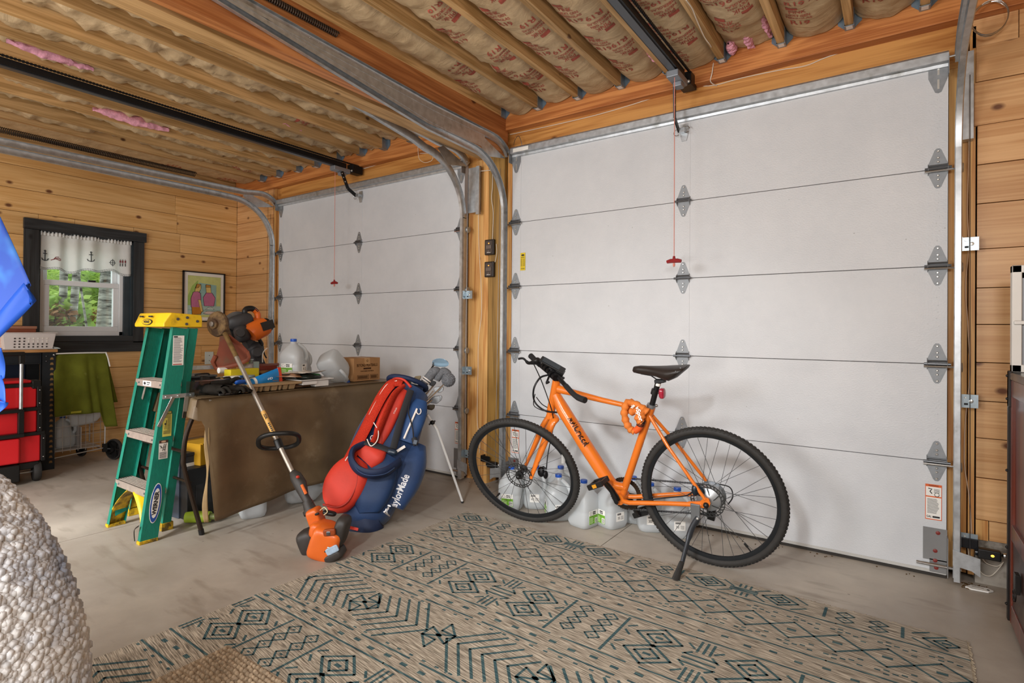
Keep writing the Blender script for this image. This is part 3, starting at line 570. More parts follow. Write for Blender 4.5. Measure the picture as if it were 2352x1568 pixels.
wire('thin white wire stapled along the header above the right-hand door', [at(x, y, Y=.04) for x, y in [(1172, 309), (1370, 264), (1540, 212), (1590, 199), (1640, 196), (1700, 180), (1790, 161), (1850, 151), (1900, 131), (2000, 98), (2090, 70), (2195, 50)]])
wire('thin white wire along the header above the left-hand door', [at(x, y, Y=.04) for x, y in [(650, 428), (700, 416), (760, 402), (800, 396), (850, 383), (900, 368), (1000, 343)]])
wire('twisted white wire hanging down the ceiling joist to the right of the opener rail', [at(x, y, Z=2.655) for x, y in [(1576, 0), (1590, 20), (1600, 45), (1618, 85), (1632, 105)]] + [at(1640, 125, Y=-.03), at(1636, 165, Y=-.03), at(1632, 187, Y=-.01), at(1646, 197, Y=.04)], .003)
wire('white cable running along the underside of the doubled centre beam', [(-.97, y, 2.498 + .008 * math.sin(y * 5)) for y in (-.1, -.6, -1.1, -1.6, -2.1, -2.6)], .0035)
wire('coil of white wire dangling from the header beside the curved track', [at(x, y, Y=-.03) for x, y in [(960, 330), (962, 362), (975, 373), (992, 368), (993, 355), (980, 352), (965, 352)]], .002)
wire('white wire pair running down the centre post to the wall buttons', [at(x, y, Y=-.004) for x, y in [(1098, 393), (1115, 392), (1126, 391), (1131, 396), (1131, 430), (1129, 455), (1133, 490), (1131, 552)]], .0028)
wire('white wire looping from the upper wall button to the lower one', [at(x, y, Y=-.012) for x, y in [(1140, 560), (1141, 580), (1137, 602)]], .0022)
wire('thin white wire running down the stud left of the centre post', [at(x, y, Y=.0) for x, y in [(1098, 440), (1100, 560), (1105, 655), (1106, 720), (1099, 780), (1098, 850), (1096, 960), (1102, 1010), (1101, 1040)]], .0022)
wire('brown wire running down the stud right of the right-hand door', [at(x, y, Y=.03) for x, y in [(2222, 130), (2226, 300), (2222, 480), (2225, 560), (2218, 660), (2224, 760), (2228, 860), (2218, 960), (2215, 1060), (2226, 1140), (2232, 1225)]], .0028, mat('tan_wire', 'cdb094', .6))
wire('loose tangle of thin wires at the foot of the right wall corner', [at(x, y, Y=.01) for x, y in [(2222, 1250), (2228, 1285), (2242, 1300), (2258, 1318), (2275, 1322), (2290, 1310), (2305, 1290), (2290, 1300), (2262, 1290), (2250, 1262)]], .002)
tag(obj('cable_coil', G().tube([Vector((1.79, -.06, 2.53)) + Vector((.062 * math.cos(a), .01 * math.sin(a * 1.7), .075 * math.sin(a))) for a in [k * .3 for k in range(62)]], .0022, 5), STEEL, smooth=60), 'coil of silver lift cable hanging in the upper right corner', 'cable')
tag(obj('wire_clip', G().tube(spline([(-.83, .03, 2.48), (-.80, 0, 2.50), (-.76, -.01, 2.52), (-.74, 0, 2.45), (-.79, 0, 2.40), (-.82, .02, 2.42)], 4), .002, 5), DSTEEL), 'small loop of dark wire at the left end of the right-hand header', 'wire')
# ------------------------------------------------------------------ window in the plank wall, with the wood outside
BLK = wood('black_stained_trim', '1b1d1f', '33373a', 'Z', .45, .35, 1, .1, '0d0e10'); BLKY = wood('black_stained_trim_y', '1b1d1f', '33373a', 'Y', .45, .35, 1, .1, '0d0e10')
wn = struct('window_1', loc=(XL, (WY0 + WY1) / 2, WZ0))
obj('head_casing', G().bx(XL, XL + .03, -1.806, -.888, 1.956, 2.045), BLKY, wn, bevel=.002)
for a, b in ((-1.803, -1.70), (-.992, -.903)): obj('side_casing', G().bx(XL, XL + .02, a, b, .99, 1.955), BLK, wn, bevel=.002)
obj('sill', G().bx(XL - .07, XL + .022, -1.70, -.992, 1.005, 1.056), BLKY, wn, bevel=.002); obj('apron', G().bx(XL, XL + .02, -1.80, -.905, .907, 1.004), BLKY, wn, bevel=.002)
for y in (WY0, WY1 - .018): obj('jamb', G().bx(XL - .15, XL - .001, y, y + .018, WZ0, WZ1), mat('jamb_grey_black', '2f3a40', .35, 0, .15, 14), wn)
obj('jamb', G().bx(XL - .15, XL - .001, WY0, WY1, WZ1 - .018, WZ1), BLKY, wn)
VINYL = mat('white_vinyl', 'dfe1e3', .35, 0, .02)
GLASS = rim_glass('window_glass', 'f4fbf8', .06)
def sash(y0, y1, z0, z1, x, w, nm):
    s = obj(nm, G().bx(x - .018, x + .018, y0, y1, z0, z0 + w).bx(x - .018, x + .018, y0, y1, z1 - w, z1).bx(x - .018, x + .018, y0, y0 + w, z0 + w, z1 - w).bx(x - .018, x + .018, y1 - w, y1, z0 + w, z1 - w), VINYL, wn, bevel=.004, seg=2)
    obj('pane', G().bx(x - .002, x + .002, y0 + w * .9, y1 - w * .9, z0 + w * .9, z1 - w * .9), GLASS, s)
    return s
obj('window_frame', G().bx(XL - .15, XL - .04, WY0 + .018, WY0 + .05, WZ0, WZ1 - .018).bx(XL - .15, XL - .04, WY1 - .098, WY1 - .066, WZ0, WZ1 - .018).bx(XL - .15, XL - .04, WY0 + .018, WY1 - .066, WZ0, WZ0 + .04).bx(XL - .15, XL - .04, WY0 + .018, WY1 - .066, WZ1 - .06, WZ1 - .018), VINYL, wn, bevel=.003)
obj('side_reveal', G().bx(XL - .15, XL - .02, WY1 - .066, WY1 - .018, WZ0, WZ1 - .018), mat('jamb_grey_black', '2f3a40', .35), wn)
sash(WY0 + .05, WY1 - .098, WZ0 + .04, 1.545, XL - .07, .045, 'lower_sash'); sash(WY0 + .05, WY1 - .098, 1.50, WZ1 - .06, XL - .115, .04, 'upper_sash')
obj('sash_lock', G().bx(XL - .075, XL - .05, -1.33, -1.27, 1.546, 1.562), BLACK, wn, bevel=.004)
# valance
cv = thing('valance_curtain', (XL, -1.34, 1.62), 'short white gathered valance curtain with nautical motifs hanging in the window', 'curtain')
obj('curtain_rod', G().tube([(XL - .012, -1.685, 1.93), (XL - .012, -1.0, 1.93)], .006, 8), WHITEP, cv)
def cloth(y, z, off=0):
    k = (1.95 - z) / .32; a = .007 + .012 * k; sw = math.sin(y * 47 + .6 * math.sin(y * 13)) + .5 * math.sin(y * 23 + 1)
    return Vector((XL - .014 + a * sw + off, y, z))
def hem(y): return 1.632 + .016 * math.sin((y + 1.36) * 11) + .012 * math.sin(y * 31)
CLOTH = mat('curtain_cotton', 'fafaf8', .8, 0, .03, 20, .2, 200, sss=.0)
nt = CLOTH.node_tree; bs = nt.nodes['Principled BSDF']; tr = nt.nodes.new('ShaderNodeBsdfTranslucent'); tr.inputs[0].default_value = (.9, .9, .88, 1); mx = nt.nodes.new('ShaderNodeMixShader'); mx.inputs[0].default_value = .5
nt.links.new(bs.outputs[0], mx.inputs[1]); nt.links.new(tr.outputs[0], mx.inputs[2]); nt.links.new(mx.outputs[0], nt.nodes['Material Output'].inputs[0])
obj('cloth', G().grid(lambda u, v: cloth(-1.69 + .7 * u, 1.952 + (hem(-1.69 + .7 * u) - 1.952) * v), 110, 14), CLOTH, cv, smooth=80, solid=.0015)
obj('gathered_heading', G().grid(lambda u, v: cloth(-1.69 + .7 * u, 1.952 - .035 * v, .012 + .008 * math.sin(u * 170)), 160, 3), CLOTH, cv, smooth=80, solid=.001)
NAVY = mat('navy_print', '22252c', .8); REDP = mat('red_motif', '7a2c30', .8)
rope = G()
for k in range(46):
    y = -1.685 + k * .015; q = [cloth(yy, hem(yy) + .016, .006) for yy in (y, y + .0105)]; rope.beam(q[0], q[1], .002, .006, (1, 0, 0))
for k in range(46):
    y = -1.685 + k * .015; q = [cloth(yy, hem(yy) + .004, .006) for yy in (y + .004, y + .0125)]; rope.beam(q[0], q[1], .002, .004, (1, 0, 0))
obj('rope_trim', rope, NAVY, cv, stuff=True)
def motif(nm, y, z, lines, m, r=.0028):
    g = G()
    for l in lines: g.tube([cloth(y + a, z + b, .008) for a, b in l], r, 5)
    obj(nm, g, m, cv)
anch = [[(0, .045), (0, -.03)], [(-.015, .028), (.015, .028)], [(-.025, -.012), (-.02, -.026), (0, -.034), (.02, -.026), (.025, -.012)], [(-.006, .05), (0, .056), (.006, .05), (0, .044), (-.006, .05)]]
motif('anchor_motif', -1.655, 1.735, anch, NAVY, .0032); motif('anchor_motif', -1.33, 1.76, anch, NAVY, .0032)
motif('lobster_motif', -1.585, 1.72, [[(-.03, -.01), (0, .004), (.02, .01), (.035, .0)], [(0, .004), (.02, -.006), (.035, -.008)], [(-.01, 0), (.0, .018), (.02, .02)]], REDP, .003)
motif('wheel_motif', -1.16, 1.735, [[(.018 * math.cos(a), .024 * math.sin(a)) for a in [k * .524 for k in range(13)]], [(-.026, 0), (.026, 0)], [(0, -.034), (0, .034)]], NAVY, .0022)
for k in (-1, 0, 1): motif('buoy_motif', -1.075 + k * .018, 1.745, [[(0, .03), (0, .022)]], NAVY, .002); motif('buoy_motif', -1.075 + k * .018, 1.745, [[(0, .02), (0, -.002)]], REDP, .005); motif('buoy_motif', -1.075 + k * .018, 1.745, [[(0, -.006), (0, -.035)]], NAVY, .0028)
# outside: ground, birches, undergrowth
BARK = mat('birch_bark', 'c2beb4', .85, 0, .25, 9, .5, 30, stretch=(1, 1, 5), dirt='2a2622', ds=3.0, dt=.52)
gr = tag(obj('forest_floor', G().grid(lambda u, v: Vector((XL - .35 - 16 * u, -9 + 22 * v, .25 + 1.0 * u + .25 * noise.noise(Vector((u * 9, v * 13, 0))))), 20, 30), mat('leaf_litter', '5b5a2e', .9, 0, .4, 3), smooth=80), 'leafy forest floor outside the window', 'ground'); gr['kind'] = 'structure'; del gr['category']
def birch(px, X, r, lean, lab):
    a = at(px, 760, X=X); t = thing('birch_tree', (X, a.y, .4), lab, 'tree')
    p = [(X, a.y - lean * .3, .3), (X, a.y, 1.1), (X, a.y + lean * .5, 2.2), (X - .1, a.y + lean, 3.6), (X - .1, a.y + lean * 1.6, 6)]
    obj('trunk', G().tube(spline(p, 6), r, 12), BARK, t, smooth=60)
    g = G(); random.seed(int(px))
    for k in range(5): z = 1.9 + k * .5; s = random.choice((-1, 1)); g.tube([(X, a.y + lean * .4, z), (X + .3, a.y + s * .5, z + .25), (X + .5, a.y + s * 1.0, z + .35)], [r * .25, r * .14, .006], 5)
    obj('branches', g, BARK, t, stuff=True)
birch(238, -6.3, .078, .12, 'thick white birch trunk at the right side of the window view')
birch(143, -6.7, .04, .02, 'slim pale birch trunk at the left side of the window view')
birch(166, -6.6, .04, .10, 'leaning birch trunk in the middle of the window view')
birch(200, -6.4, .012, -.3, 'very thin bare stem leaning across the window view')
def leafy(name, lab, c, rad, n, size, col, seed, cat='bush', needle=False):
    random.seed(seed); g = G(); c = Vector(c)
    for k in range(n):
        d = Vector((random.gauss(0, 1), random.gauss(0, 1), random.gauss(0, 1))).normalized() * random.random() ** .45
        p = c + Vector((d.x * rad[0], d.y * rad[1], d.z * rad[2])); a = Vector((random.uniform(-1, 1), random.uniform(-1, 1), random.uniform(-.6, .3))).normalized(); s = size * random.uniform(.6, 1.3)
        b = a.orthogonal().normalized() * s * (.1 if needle else .38); a = a * s
        g.add([p, p + a * .5 + b, p + a, p + a * .5 - b], [(0, 1, 2, 3)])
    t = thing(name, c - Vector((0, 0, rad[2])), lab, cat)
    obj('foliage', g, col, t, smooth=0, stuff=True)
    random.seed(seed + 1); st = G()
    for k in range(6): st.tube([c + Vector((0, 0, -rad[2])), c + Vector((random.uniform(-.5, .5) * rad[0], random.uniform(-.5, .5) * rad[1], rad[2] * .3))], [.02, .006], 5)
    obj('stems', st, mat('bark_brown', '4a3b2a', .9), t)
def leafmat(n, c, tcol):
    m, nt, nd, b, lk = nodes(n); oi = nd('ShaderNodeTexNoise'); oi.inputs['Scale'].default_value = 3; tc = nd('ShaderNodeTexCoord'); lk(tc.outputs['Object'], oi.inputs[0])
    rp = nd('ShaderNodeValToRGB'); rp.color_ramp.elements[0].position = .35; rp.color_ramp.elements[0].color = lin(c); rp.color_ramp.elements[1].position = .65; rp.color_ramp.elements[1].color = lin(tcol); lk(oi.outputs[0], rp.inputs[0]); lk(rp.outputs[0], b.inputs['Base Color']); b.inputs['Roughness'].default_value = .6
    t = nd('ShaderNodeBsdfTranslucent'); lk(rp.outputs[0], t.inputs[0]); mx = nd('ShaderNodeMixShader'); mx.inputs[0].default_value = .45; lk(b.outputs[0], mx.inputs[1]); lk(t.outputs[0], mx.inputs[2]); lk(mx.outputs[0], nt.nodes['Material Output'].inputs[0]); return m
L1 = leafmat('leaf_light', '86ad48', 'c6dc78'); L2 = leafmat('leaf_dark', '436f35', '83ad55'); L3 = leafmat('leaf_dry', '8a5c36', 'b98758'); L4 = leafmat('needle_green', '74993f', 'bed36c')
q = lambda px, py, X: at(px, py, X=X)
leafy('fir_sapling', 'feathery green fir sapling filling the lower middle of the window view', q(190, 710, -7.4), (.5, .8, .6), 7000, .13, L4, 1, 'tree', True)
leafy('shrub', 'bright leafy shrub at the left foot of the window view', q(130, 740, -7.0), (.5, .4, .4), 2200, .09, L1, 2)
leafy('shrub', 'leafy green shrub at the right edge of the window view behind the thick birch', q(258, 745, -7.4), (.5, .5, .6), 2500, .09, L1, 3)
leafy('dry_branch', 'rust-brown dead leaves low at the left of the window view', q(133, 728, -6.7), (.2, .2, .14), 260, .09, L3, 4, 'branch')
leafy('dry_branch', 'tan dead fern tuft right of centre low in the window view', q(207, 728, -6.9), (.2, .2, .1), 260, .08, L3, 5, 'branch')
leafy('tree_canopy', 'light green maple foliage high in the window view', q(210, 640, -8.6), (.6, .8, .4), 2600, .11, L1, 6, 'tree')
leafy('tree_canopy', 'dark green forest backdrop far beyond the window', q(180, 650, -12.5), (1, 3.4, 2.2), 12000, .2, L2, 7, 'tree')
leafy('tree_canopy', 'pale green treetops behind the birches upper left of the window view', q(140, 640, -11.0), (.8, 1.2, 1.2), 4000, .13, L4, 8, 'tree')
# ------------------------------------------------------------------ framed cartoon print, wall plate
pf = thing('framed_print', (XL + .01, -.335, 1.46), 'black framed cartoon print of a man at a bathroom mirror on the plank wall', 'picture')
y0, y1, z0, z1 = -.548, -.118, 1.20, 1.722; x = XL + .004
obj('picture_frame', G().bx(x, x + .022, y0, y1, z0, z0 + .012).bx(x, x + .022, y0, y1, z1 - .012, z1).bx(x, x + .022, y0, y0 + .012, z0, z1).bx(x, x + .022, y1 - .012, y1, z0, z1), BLACK, pf)
obj('mat_board', G().bx(x, x + .008, y0 + .01, y1 - .01, z0 + .01, z1 - .01), PAPER, pf)
def art(nm, poly, h, col, m=None):      # poly in 0..1 of the printed area
    a0, a1, b0, b1 = y0 + .052, y1 - .042, z0 + .05, z1 - .045
    M = Matrix(((0, 0, 1, x + .008), (1, 0, 0, 0), (0, 1, 0, 0), (0, 0, 0, 1)))
    return obj(nm, G().prism([(a0 + (a1 - a0) * u, b0 + (b1 - b0) * v) for u, v in poly], M, .0006 + h * .0005), m or mat('art_' + col, col, .8, 0, .08, 20), pr, smooth=0)
pr = obj('print_sheet', G().bx(x, x + .0084, y0 + .051, y1 - .041, z0 + .049, z1 - .044), INK, pf)
art('art_background', [(0, 0), (1, 0), (1, 1), (0, 1)], 0, 'c5cc86'); art('art_green_wall', [(0, .28), (.3, .28), (.3, .9), (.12, .75), (0, .5)], 1, '9dbb66')
art('art_mirror', [(.30, .28), (.86, .28), (.86, .80), (.33, .84)], 2, '8fb4b0'); art('art_counter', [(0, .06), (1, .06), (1, .28), (0, .28)], 2, 'a9c4bd'); art('art_counter_edge', [(0, .165), (1, .165), (1, .171), (0, .171)], 3, '4d5a58')
OUT = '2b2622'
def both(nm, poly, h, col):
    cx = sum(p[0] for p in poly) / len(poly); cy = sum(p[1] for p in poly) / len(poly)
    art(nm + '_outline', [(u + (.010 if u > cx else -.010), v + (.007 if v > cy else -.007)) for u, v in poly], h, OUT); art(nm, poly, h + 1, col)
both('art_reflected_neck', [(.56, .58), (.70, .58), (.67, .78), (.53, .78)], 3, 'd9bd77'); both('art_reflected_shirt', [(.49, .28), (.78, .28), (.82, .48), (.72, .6), (.55, .6), (.46, .48)], 5, 'bd7396'); both('art_reflected_hair', [(.53, .74), (.68, .745), (.67, .79), (.54, .80)], 6, 'b98743')
both('art_head', [(.20, .60), (.32, .60), (.38, .70), (.37, .80), (.26, .79), (.22, .70)], 7, 'd9bd77'); both('art_hair', [(.23, .70), (.30, .72), (.37, .80), (.26, .80)], 8, 'b98743')
both('art_shirt', [(.10, .24), (.34, .24), (.38, .45), (.36, .58), (.28, .62), (.16, .60), (.09, .45)], 9, 'bd7396'); both('art_arm', [(.30, .42), (.37, .42), (.42, .22), (.44, .14), (.40, .13), (.34, .27)], 11, 'd9bd77'); both('art_shorts', [(.13, .06), (.38, .07), (.40, .14), (.35, .24), (.12, .24)], 9, 'c07f30')
both('art_basin', [(.46, .10), (.60, .075), (.80, .08), (.88, .11), (.80, .14), (.58, .145)], 5, 'd9c6bf'); both('art_tap', [(.52, .19), (.62, .2), (.68, .23), (.76, .20), (.80, .205), (.70, .25), (.62, .24)], 5, 'c9d2cf')
wp = thing('wall_plate', (XL + .005, -.268, .82), 'pale blue-white metal wall plate below the framed print', 'wall plate')
obj('plate', G().bx(XL + .001, XL + .008, -.315, -.225, .752, .885), mat('plate_blue_white', 'cfdfe0', .35), wp, bevel=.003); 
for z in (.79, .845): obj('plate_screw', G().ball((XL + .008, -.27, z), (.002, .005, .005), None, 8, 6), DSTEEL, wp)
# ------------------------------------------------------------------ bicycle (leans on its kickstand)
OR = mat('orange_frame_paint', 'd8701f', .3, 0, .05, 5, coat=.4); ORD = mat('orange_frame_paint_scuffed', 'c96a22', .38, 0, .12, 9, dirt='8b6a50', ds=12, dt=.68)
GLB = mat('gloss_black', '121314', .22, 0, .1, coat=.3); GREY = mat('alloy_grey', '8b8f93', .35, .7, .08)
Bo = Vector((.725, -.482, 0)); BE = Vector((-1, .0, 0)); BL = Vector((-.001, -.9885, -.151)).normalized(); BU = BL.cross(BE) * -1; BU = BU if BU.z > 0 else -BU
def bk(a, b, l=0): return Bo + BE * a + BU * b + BL * l
def bp(px, py, l=0): return at(px, py, n=BL, o=Bo + BL * l)
def near(px, py, P):
    d = (CF + (px - PCX) / FOC * CR - (py - PCY) / FOC * CU).normalized(); return CP + d * (Vector(P) - CP).dot(d)
bike = thing('bicycle', (.25, -.49, 0), 'orange city bicycle leaning on its kickstand in front of the right-hand door', 'bicycle')
def wheel(nm, c, n, motor):
    c = Vector(c); n = Vector(n).normalized(); x = n.cross(Vector((0, 0, 1))).normalized(); y = n.cross(x); M = frame(c, n, x); R = .345
    cir = lambda r, z, k=72: [M @ Vector((r * math.cos(2 * math.pi * i / k), r * math.sin(2 * math.pi * i / k), z)) for i in range(k)]
    g = G().tube(cir(R - .0185, 0), .0185, 12, True)
    w = obj(nm, g, RUBBER, bike, smooth=60); kg = G()
    for i in range(110):
        for s, off in ((-1, 0), (1, .5), (-.45, .25), (.45, .75)):
            a = 2 * math.pi * (i + off) / 110; ph = s * .85; rr = R - .0185 + .0185 * math.cos(ph); z = .0185 * math.sin(ph)
            kg.bx(-.004, .004, -.0035, .0035, -.0005, .0022, frame(M @ Vector((rr * math.cos(a), rr * math.sin(a), z)), M.to_3x3() @ Vector((math.cos(ph) * math.cos(a), math.cos(ph) * math.sin(a), math.sin(ph))), M.to_3x3() @ Vector((-math.sin(a), math.cos(a), 0))))
    obj('tyre_tread', kg, RUBBER, w, stuff=True, smooth=0)
    rp = [(.326, -.011), (.326, .011), (.319, .0125), (.296, .006), (.293, 0), (.296, -.006), (.319, -.0125)]
    rg = G().loft([[M @ Vector((r * math.cos(2 * math.pi * i / 72), r * math.sin(2 * math.pi * i / 72), z)) for r, z in rp] for i in range(73)], False); obj('rim', rg, mat('rim_black', '1c1f22', .35, .2, .2), w, smooth=40)
    sp = G(); fl = .058 if motor else .021; ns = 36 if motor else 28
    for i in range(ns):
        s = 1 if i % 2 else -1; a = 2 * math.pi * i / ns; d = (1 if (i // 2) % 2 else -1) * (.55 if motor else .95)
        sp.tube([M @ Vector((.296 * math.cos(a), .296 * math.sin(a), s * .003)), M @ Vector((fl * math.cos(a + d), fl * math.sin(a + d), s * .026))], .0013, 4)
    obj('spokes', sp, mat('spoke_steel', '5a5c5e', .35, .7), w, stuff=True)
    if motor:
        obj('hub_motor', G().lathe([(.012, -.05), (.05, -.04), (.06, -.03), (.06, .02), (.056, .034), (.03, .044), (.012, .05)], M, 28), mat('hub_silver', 'aeb1b4', .35, .75, .06), w)
        obj('spoke_flange', G().lathe([(.058, -.03), (.068, -.03), (.068, -.026), (.058, -.026)], M, 28), GREY, w); cs = G()
        for k in range(6): cs.lathe([(.02, -.044 + k * -.0), (.024 + .005 * (5 - k), -.045 - .004 * k), (.024 + .005 * (5 - k), -.047 - .004 * k), (.02, -.048 - .004 * k)], M, 24)
        obj('cassette', cs, DSTEEL, w)
    else: obj('hub', G().lathe([(.009, -.05), (.011, -.036), (.024, -.032), (.024, -.028), (.014, -.02), (.014, .02), (.024, .028), (.024, .032), (.011, .036), (.009, .05)], M, 18), BLACKM, w)
    z = .044 if motor else .040; dg = G()
    for r0, r1 in ((.0765, .081), (.0625, .0665)):
        dg.loft([[M @ Vector((r * (1 + (.012 * math.sin(18 * t) if r > .08 else 0)) * math.cos(t), r * (1 + (.012 * math.sin(18 * t) if r > .08 else 0)) * math.sin(t), zz)) for r, zz in ((r0, z - .001), (r1, z - .001), (r1, z + .001), (r0, z + .001))] for t in [2 * math.pi * i / 72 for i in range(73)]], False)
    for i in range(27):
        t = 2 * math.pi * i / 27; dg.beam(M @ Vector((.065 * math.cos(t), .065 * math.sin(t), z)), M @ Vector((.078 * math.cos(t + .12), .078 * math.sin(t + .12), z)), .0045, .0018, n)
    for i in range(6):
        t = 2 * math.pi * i / 6; q = [M @ Vector((r * math.cos(t + k), r * math.sin(t + k), z)) for r, k in ((.02, 0), (.036, .32), (.052, .5), (.065, .55))]
        for a, b in zip(q[:-1], q[1:]): dg.beam(a, b, .004, .0018, n)
    dg.lathe([(.014, z - .001), (.024, z - .001), (.024, z + .001), (.014, z + .001)], M, 18)
    obj('brake_disc', dg, mat('disc_steel', '4f5152', .35, .8, .1), w, smooth=0)
    return M, w
cr = Vector((.725, -.531, .341)); nr = -Vector((.001, .989, .151)); cf = Vector((-.311, -.608, .322)); nf = -Vector((-.159, .916, .369)).normalized()
Mr, wr = wheel('rear_wheel', cr, nr, True); Mf, wfr = wheel('front_wheel', cf, nf, False)
for M, w, a in ((Mf, wfr, 3.75), (Mr, wr, 5.55)): pass
for px, py, w, c, n in ((1128, 1152, wfr, cf, nf), (1716, 1255, wr, cr, nr)):
    p = at(px, py, n=n, o=c); d = (p - c).normalized(); obj('valve', G().tube([c + d * .296, c + d * .262], .0035, 6).tube([c + d * .27, c + d * .25], .006, 8), BLACK, w)
p = at(1294, 1052, n=nf, o=cf + nf * .01); d = (p - cf).normalized(); obj('spoke_reflector', G().tube([p - Vector((0, 0, .028)), p + Vector((0, 0, .028))], .011, 8, sq=.35), mat('clear_reflector', 'd8d8d6', .15, 0, .05, trans=.5), wfr)
# frame
hT, hB = bp(1279, 872), bp(1264.5, 948); sT, bb = bp(1495, 940), bp(1428, 1141); rx_ = cr - nr * 0
g = G().tube([hT, hB], .0235, 16)
g.tube([bp(1283, 893), bp(1310, 900), bp(1385, 919), bp(1470, 938), bp(1492, 944)], [.023, .019, .0145, .0125, .0125], 14)
g.tube([bp(1276, 905), bp(1292, 938), bp(1345, 1023), bp(1398, 1105), bp(1422, 1135)], [.026, .037, .038, .037, .03], 16, sq=.82)
g.tube([sT + (sT - bb) * .03, bb], [.0195, .019], 14)
g.tube([bp(1400, 1112), bp(1440, 1120)], [.026, .02], 10)
g.tube([bb - BL * .038, bb + BL * .038], .029, 18)
ld = cr + nr * .066; rd = cr - nr * .066
for s, dr in ((1, ld), (-1, rd)):
    top = bp(1494, 953) + BL * .012 * s; kk = top.lerp(dr, .35) + BL * .016 * s
    g.tube([top, kk, dr + BE * .004 + BU * .012], [.0095, .0085, .0085], 10)
    g.tube([bb + BE * -.02 + BL * .03 * s + BU * -.006, bb + BE * -.06 + BL * .04 * s + BU * -.004, bb.lerp(dr, .55) + BL * .02 * s + BU * -.01, dr + BE * .06 + BU * -.022, dr + BE * .02 + BU * -.02], [.0125, .0125, .0115, .0115, .012], 10)
    Md = frame(dr, nr, -BE); g.prism([(-.085, -.028), (-.02, -.03), (.012, -.022), (.02, .0), (.012, .02), (-.004, .024), (-.03, .0), (-.085, -.012)], Md, .004, -.004)
fr = obj('frame', g, OR, bike, smooth=50)
ML = frame(bp(1321, 995, .06), BL + BE * .05, (bp(1340, 1027, .06) - bp(1302, 964, .06))); of_ = onto([fr], None, BL)
text('frame_lettering', 'ANCHEER', .046, None, mat('lettering_dark', '3c2115', .5), fr, ex=0, fit=(bp(1341, 1029, .031) - bp(1301, 964, .031)).length, bold=.0006, conf=lambda co: of_(ML @ Vector((co.x, co.y, 0))))
for l in (.068,): obj('axle_nut', G().ball(cr + nr * .072 + BU * -.012, (.014, .014, .014), None, 12, 8), BLACK, wr)
obj('axle_nut', G().lathe([(.012, .05), (.012, .062), (.007, .066)], Mf, 12), BLACK, wfr)
# fork
crown = hB + (hB - hT).normalized() * .012; fl = near(1219, 1097, cf + nf * .06); frr = cf - nf * .058; ax = (hT - hB).normalized()
fg = G().tube([hB, crown - ax * .02], [.02, .024], 12)
for e, px, py in ((fl, 1266, 975), (frr, 1249, 975)):
    sh = near(px, py, crown - ax * .03 + (e - cf) * .9); fg.tube(spline([crown - ax * .006, crown - ax * .008 + (e - cf) * .55, sh, sh.lerp(e, .5), e], 4), [.018] + [.024] * 4 + [.029] * 4 + [.03, .029, .027, .025, .022, .019, .017, .0155], 12, sq=.6)
fk = obj('fork', fg, OR, bike, smooth=50)
cal = near(1243, 1083, fl - nf * .02); obj('brake_caliper', G().ball(cal, (.022, .018, .03), None, 10, 8).ball(cal + Vector((.03, 0, -.012)), (.014, .016, .024), None, 10, 8).tube([cal + Vector((.01, 0, .03)), cal + Vector((.035, 0, .02))], .006, 8), BLACKM, bike)
rc = near(1597, 1124, ld); obj('brake_caliper', G().ball(rc, (.018, .02, .03), None, 10, 8).ball(rc + Vector((.02, .01, -.008)), (.02, .016, .022), None, 10, 8), mat('caliper_blue_black', '1f2b35', .35, .3), bike)
# cockpit
S0 = hT + ax * .035; bd = nf
obj('stem', G().tube([hT, S0], .017, 12).tube([S0, S0 + BE * .045 + ax * .02], .016, 12), BLACKM, bike)
bc = S0 + BE * .045 + ax * .02; L1p = near(1322, 909, bc + bd * .22); L2p = near(1344, 919, L1p + bd * .05 - BE * .04); R1p = near(1240, 838, bc - bd * .18); R2p = near(1219, 817, bc - bd * .29)
hb = obj('handlebar', G().tube(spline([L1p, near(1298, 884, bc + bd * .1), bc, near(1258, 852, bc - bd * .09), R1p], 4), .0125, 10), BLACKM, bike)
obj('grip', G().tube(spline([near(1300, 886, bc + bd * .11), L1p, L2p], 5), [.0145] * 6 + [.016] * 5, 12), mat('grip_rubber', '1d1d1e', .7, 0, .1), bike); obj('grip', G().tube([R1p, R2p], [.0145, .0175], 12), mat('grip_rubber', '1d1d1e', .7), bike)
lv = [near(1236, 833, R1p), near(1225, 832, R1p), near(1213, 833, R1p - BL * .02), near(1202, 823, R1p - BL * .03), near(1190, 824, R1p - BL * .03)]
obj('brake_lever', G().tube(spline(lv, 4), [.013] * 6 + [.010] * 4 + [.0065] * 7, 8), BLACKM, bike)
l2 = [near(1262, 862, bc + bd * .04), near(1258, 872, bc), near(1255, 880, bc), near(1262, 876, bc)]; obj('brake_lever', G().tube(spline(l2, 3), .006, 8), BLACKM, bike)
for k in range(5): t = near(1250 + 6 * k, 840 + 6.5 * k, bc - bd * .06 + bd * .03 * k); d = (near(1290, 880, bc + bd * .1) - near(1250, 843, bc - bd * .1)).normalized(); obj('control_clamp', G().tube([t - d * .011, t + d * .011], .021 if k % 2 else .0185, 12), BLACKM, bike)
obj('gear_shifter', G().ball(near(1234, 828, R1p), (.022, .025, .02), None, 10, 8), BLACK, bike); obj('bell_lever', G().ball(near(1291, 868, bc + bd * .03), (.012, .025, .009), None, 10, 8), BLACK, bike)
dp = near(1269, 838, bc + BU * .05); Md = frame(dp, (BU * .8 - BE * .55 + BL * .1), (near(1292, 852, dp) - near(1246, 820, dp)))
obj('display_mount', G().bx(-.075, .075, -.03, .03, -.006, .006, Md), BLACK, bike, bevel=.004); obj('display_screen', G().bx(-.06, .045, -.024, .024, .006, .008, Md), mat('screen_glass', '2a333a', .1, 0, .05), bike)
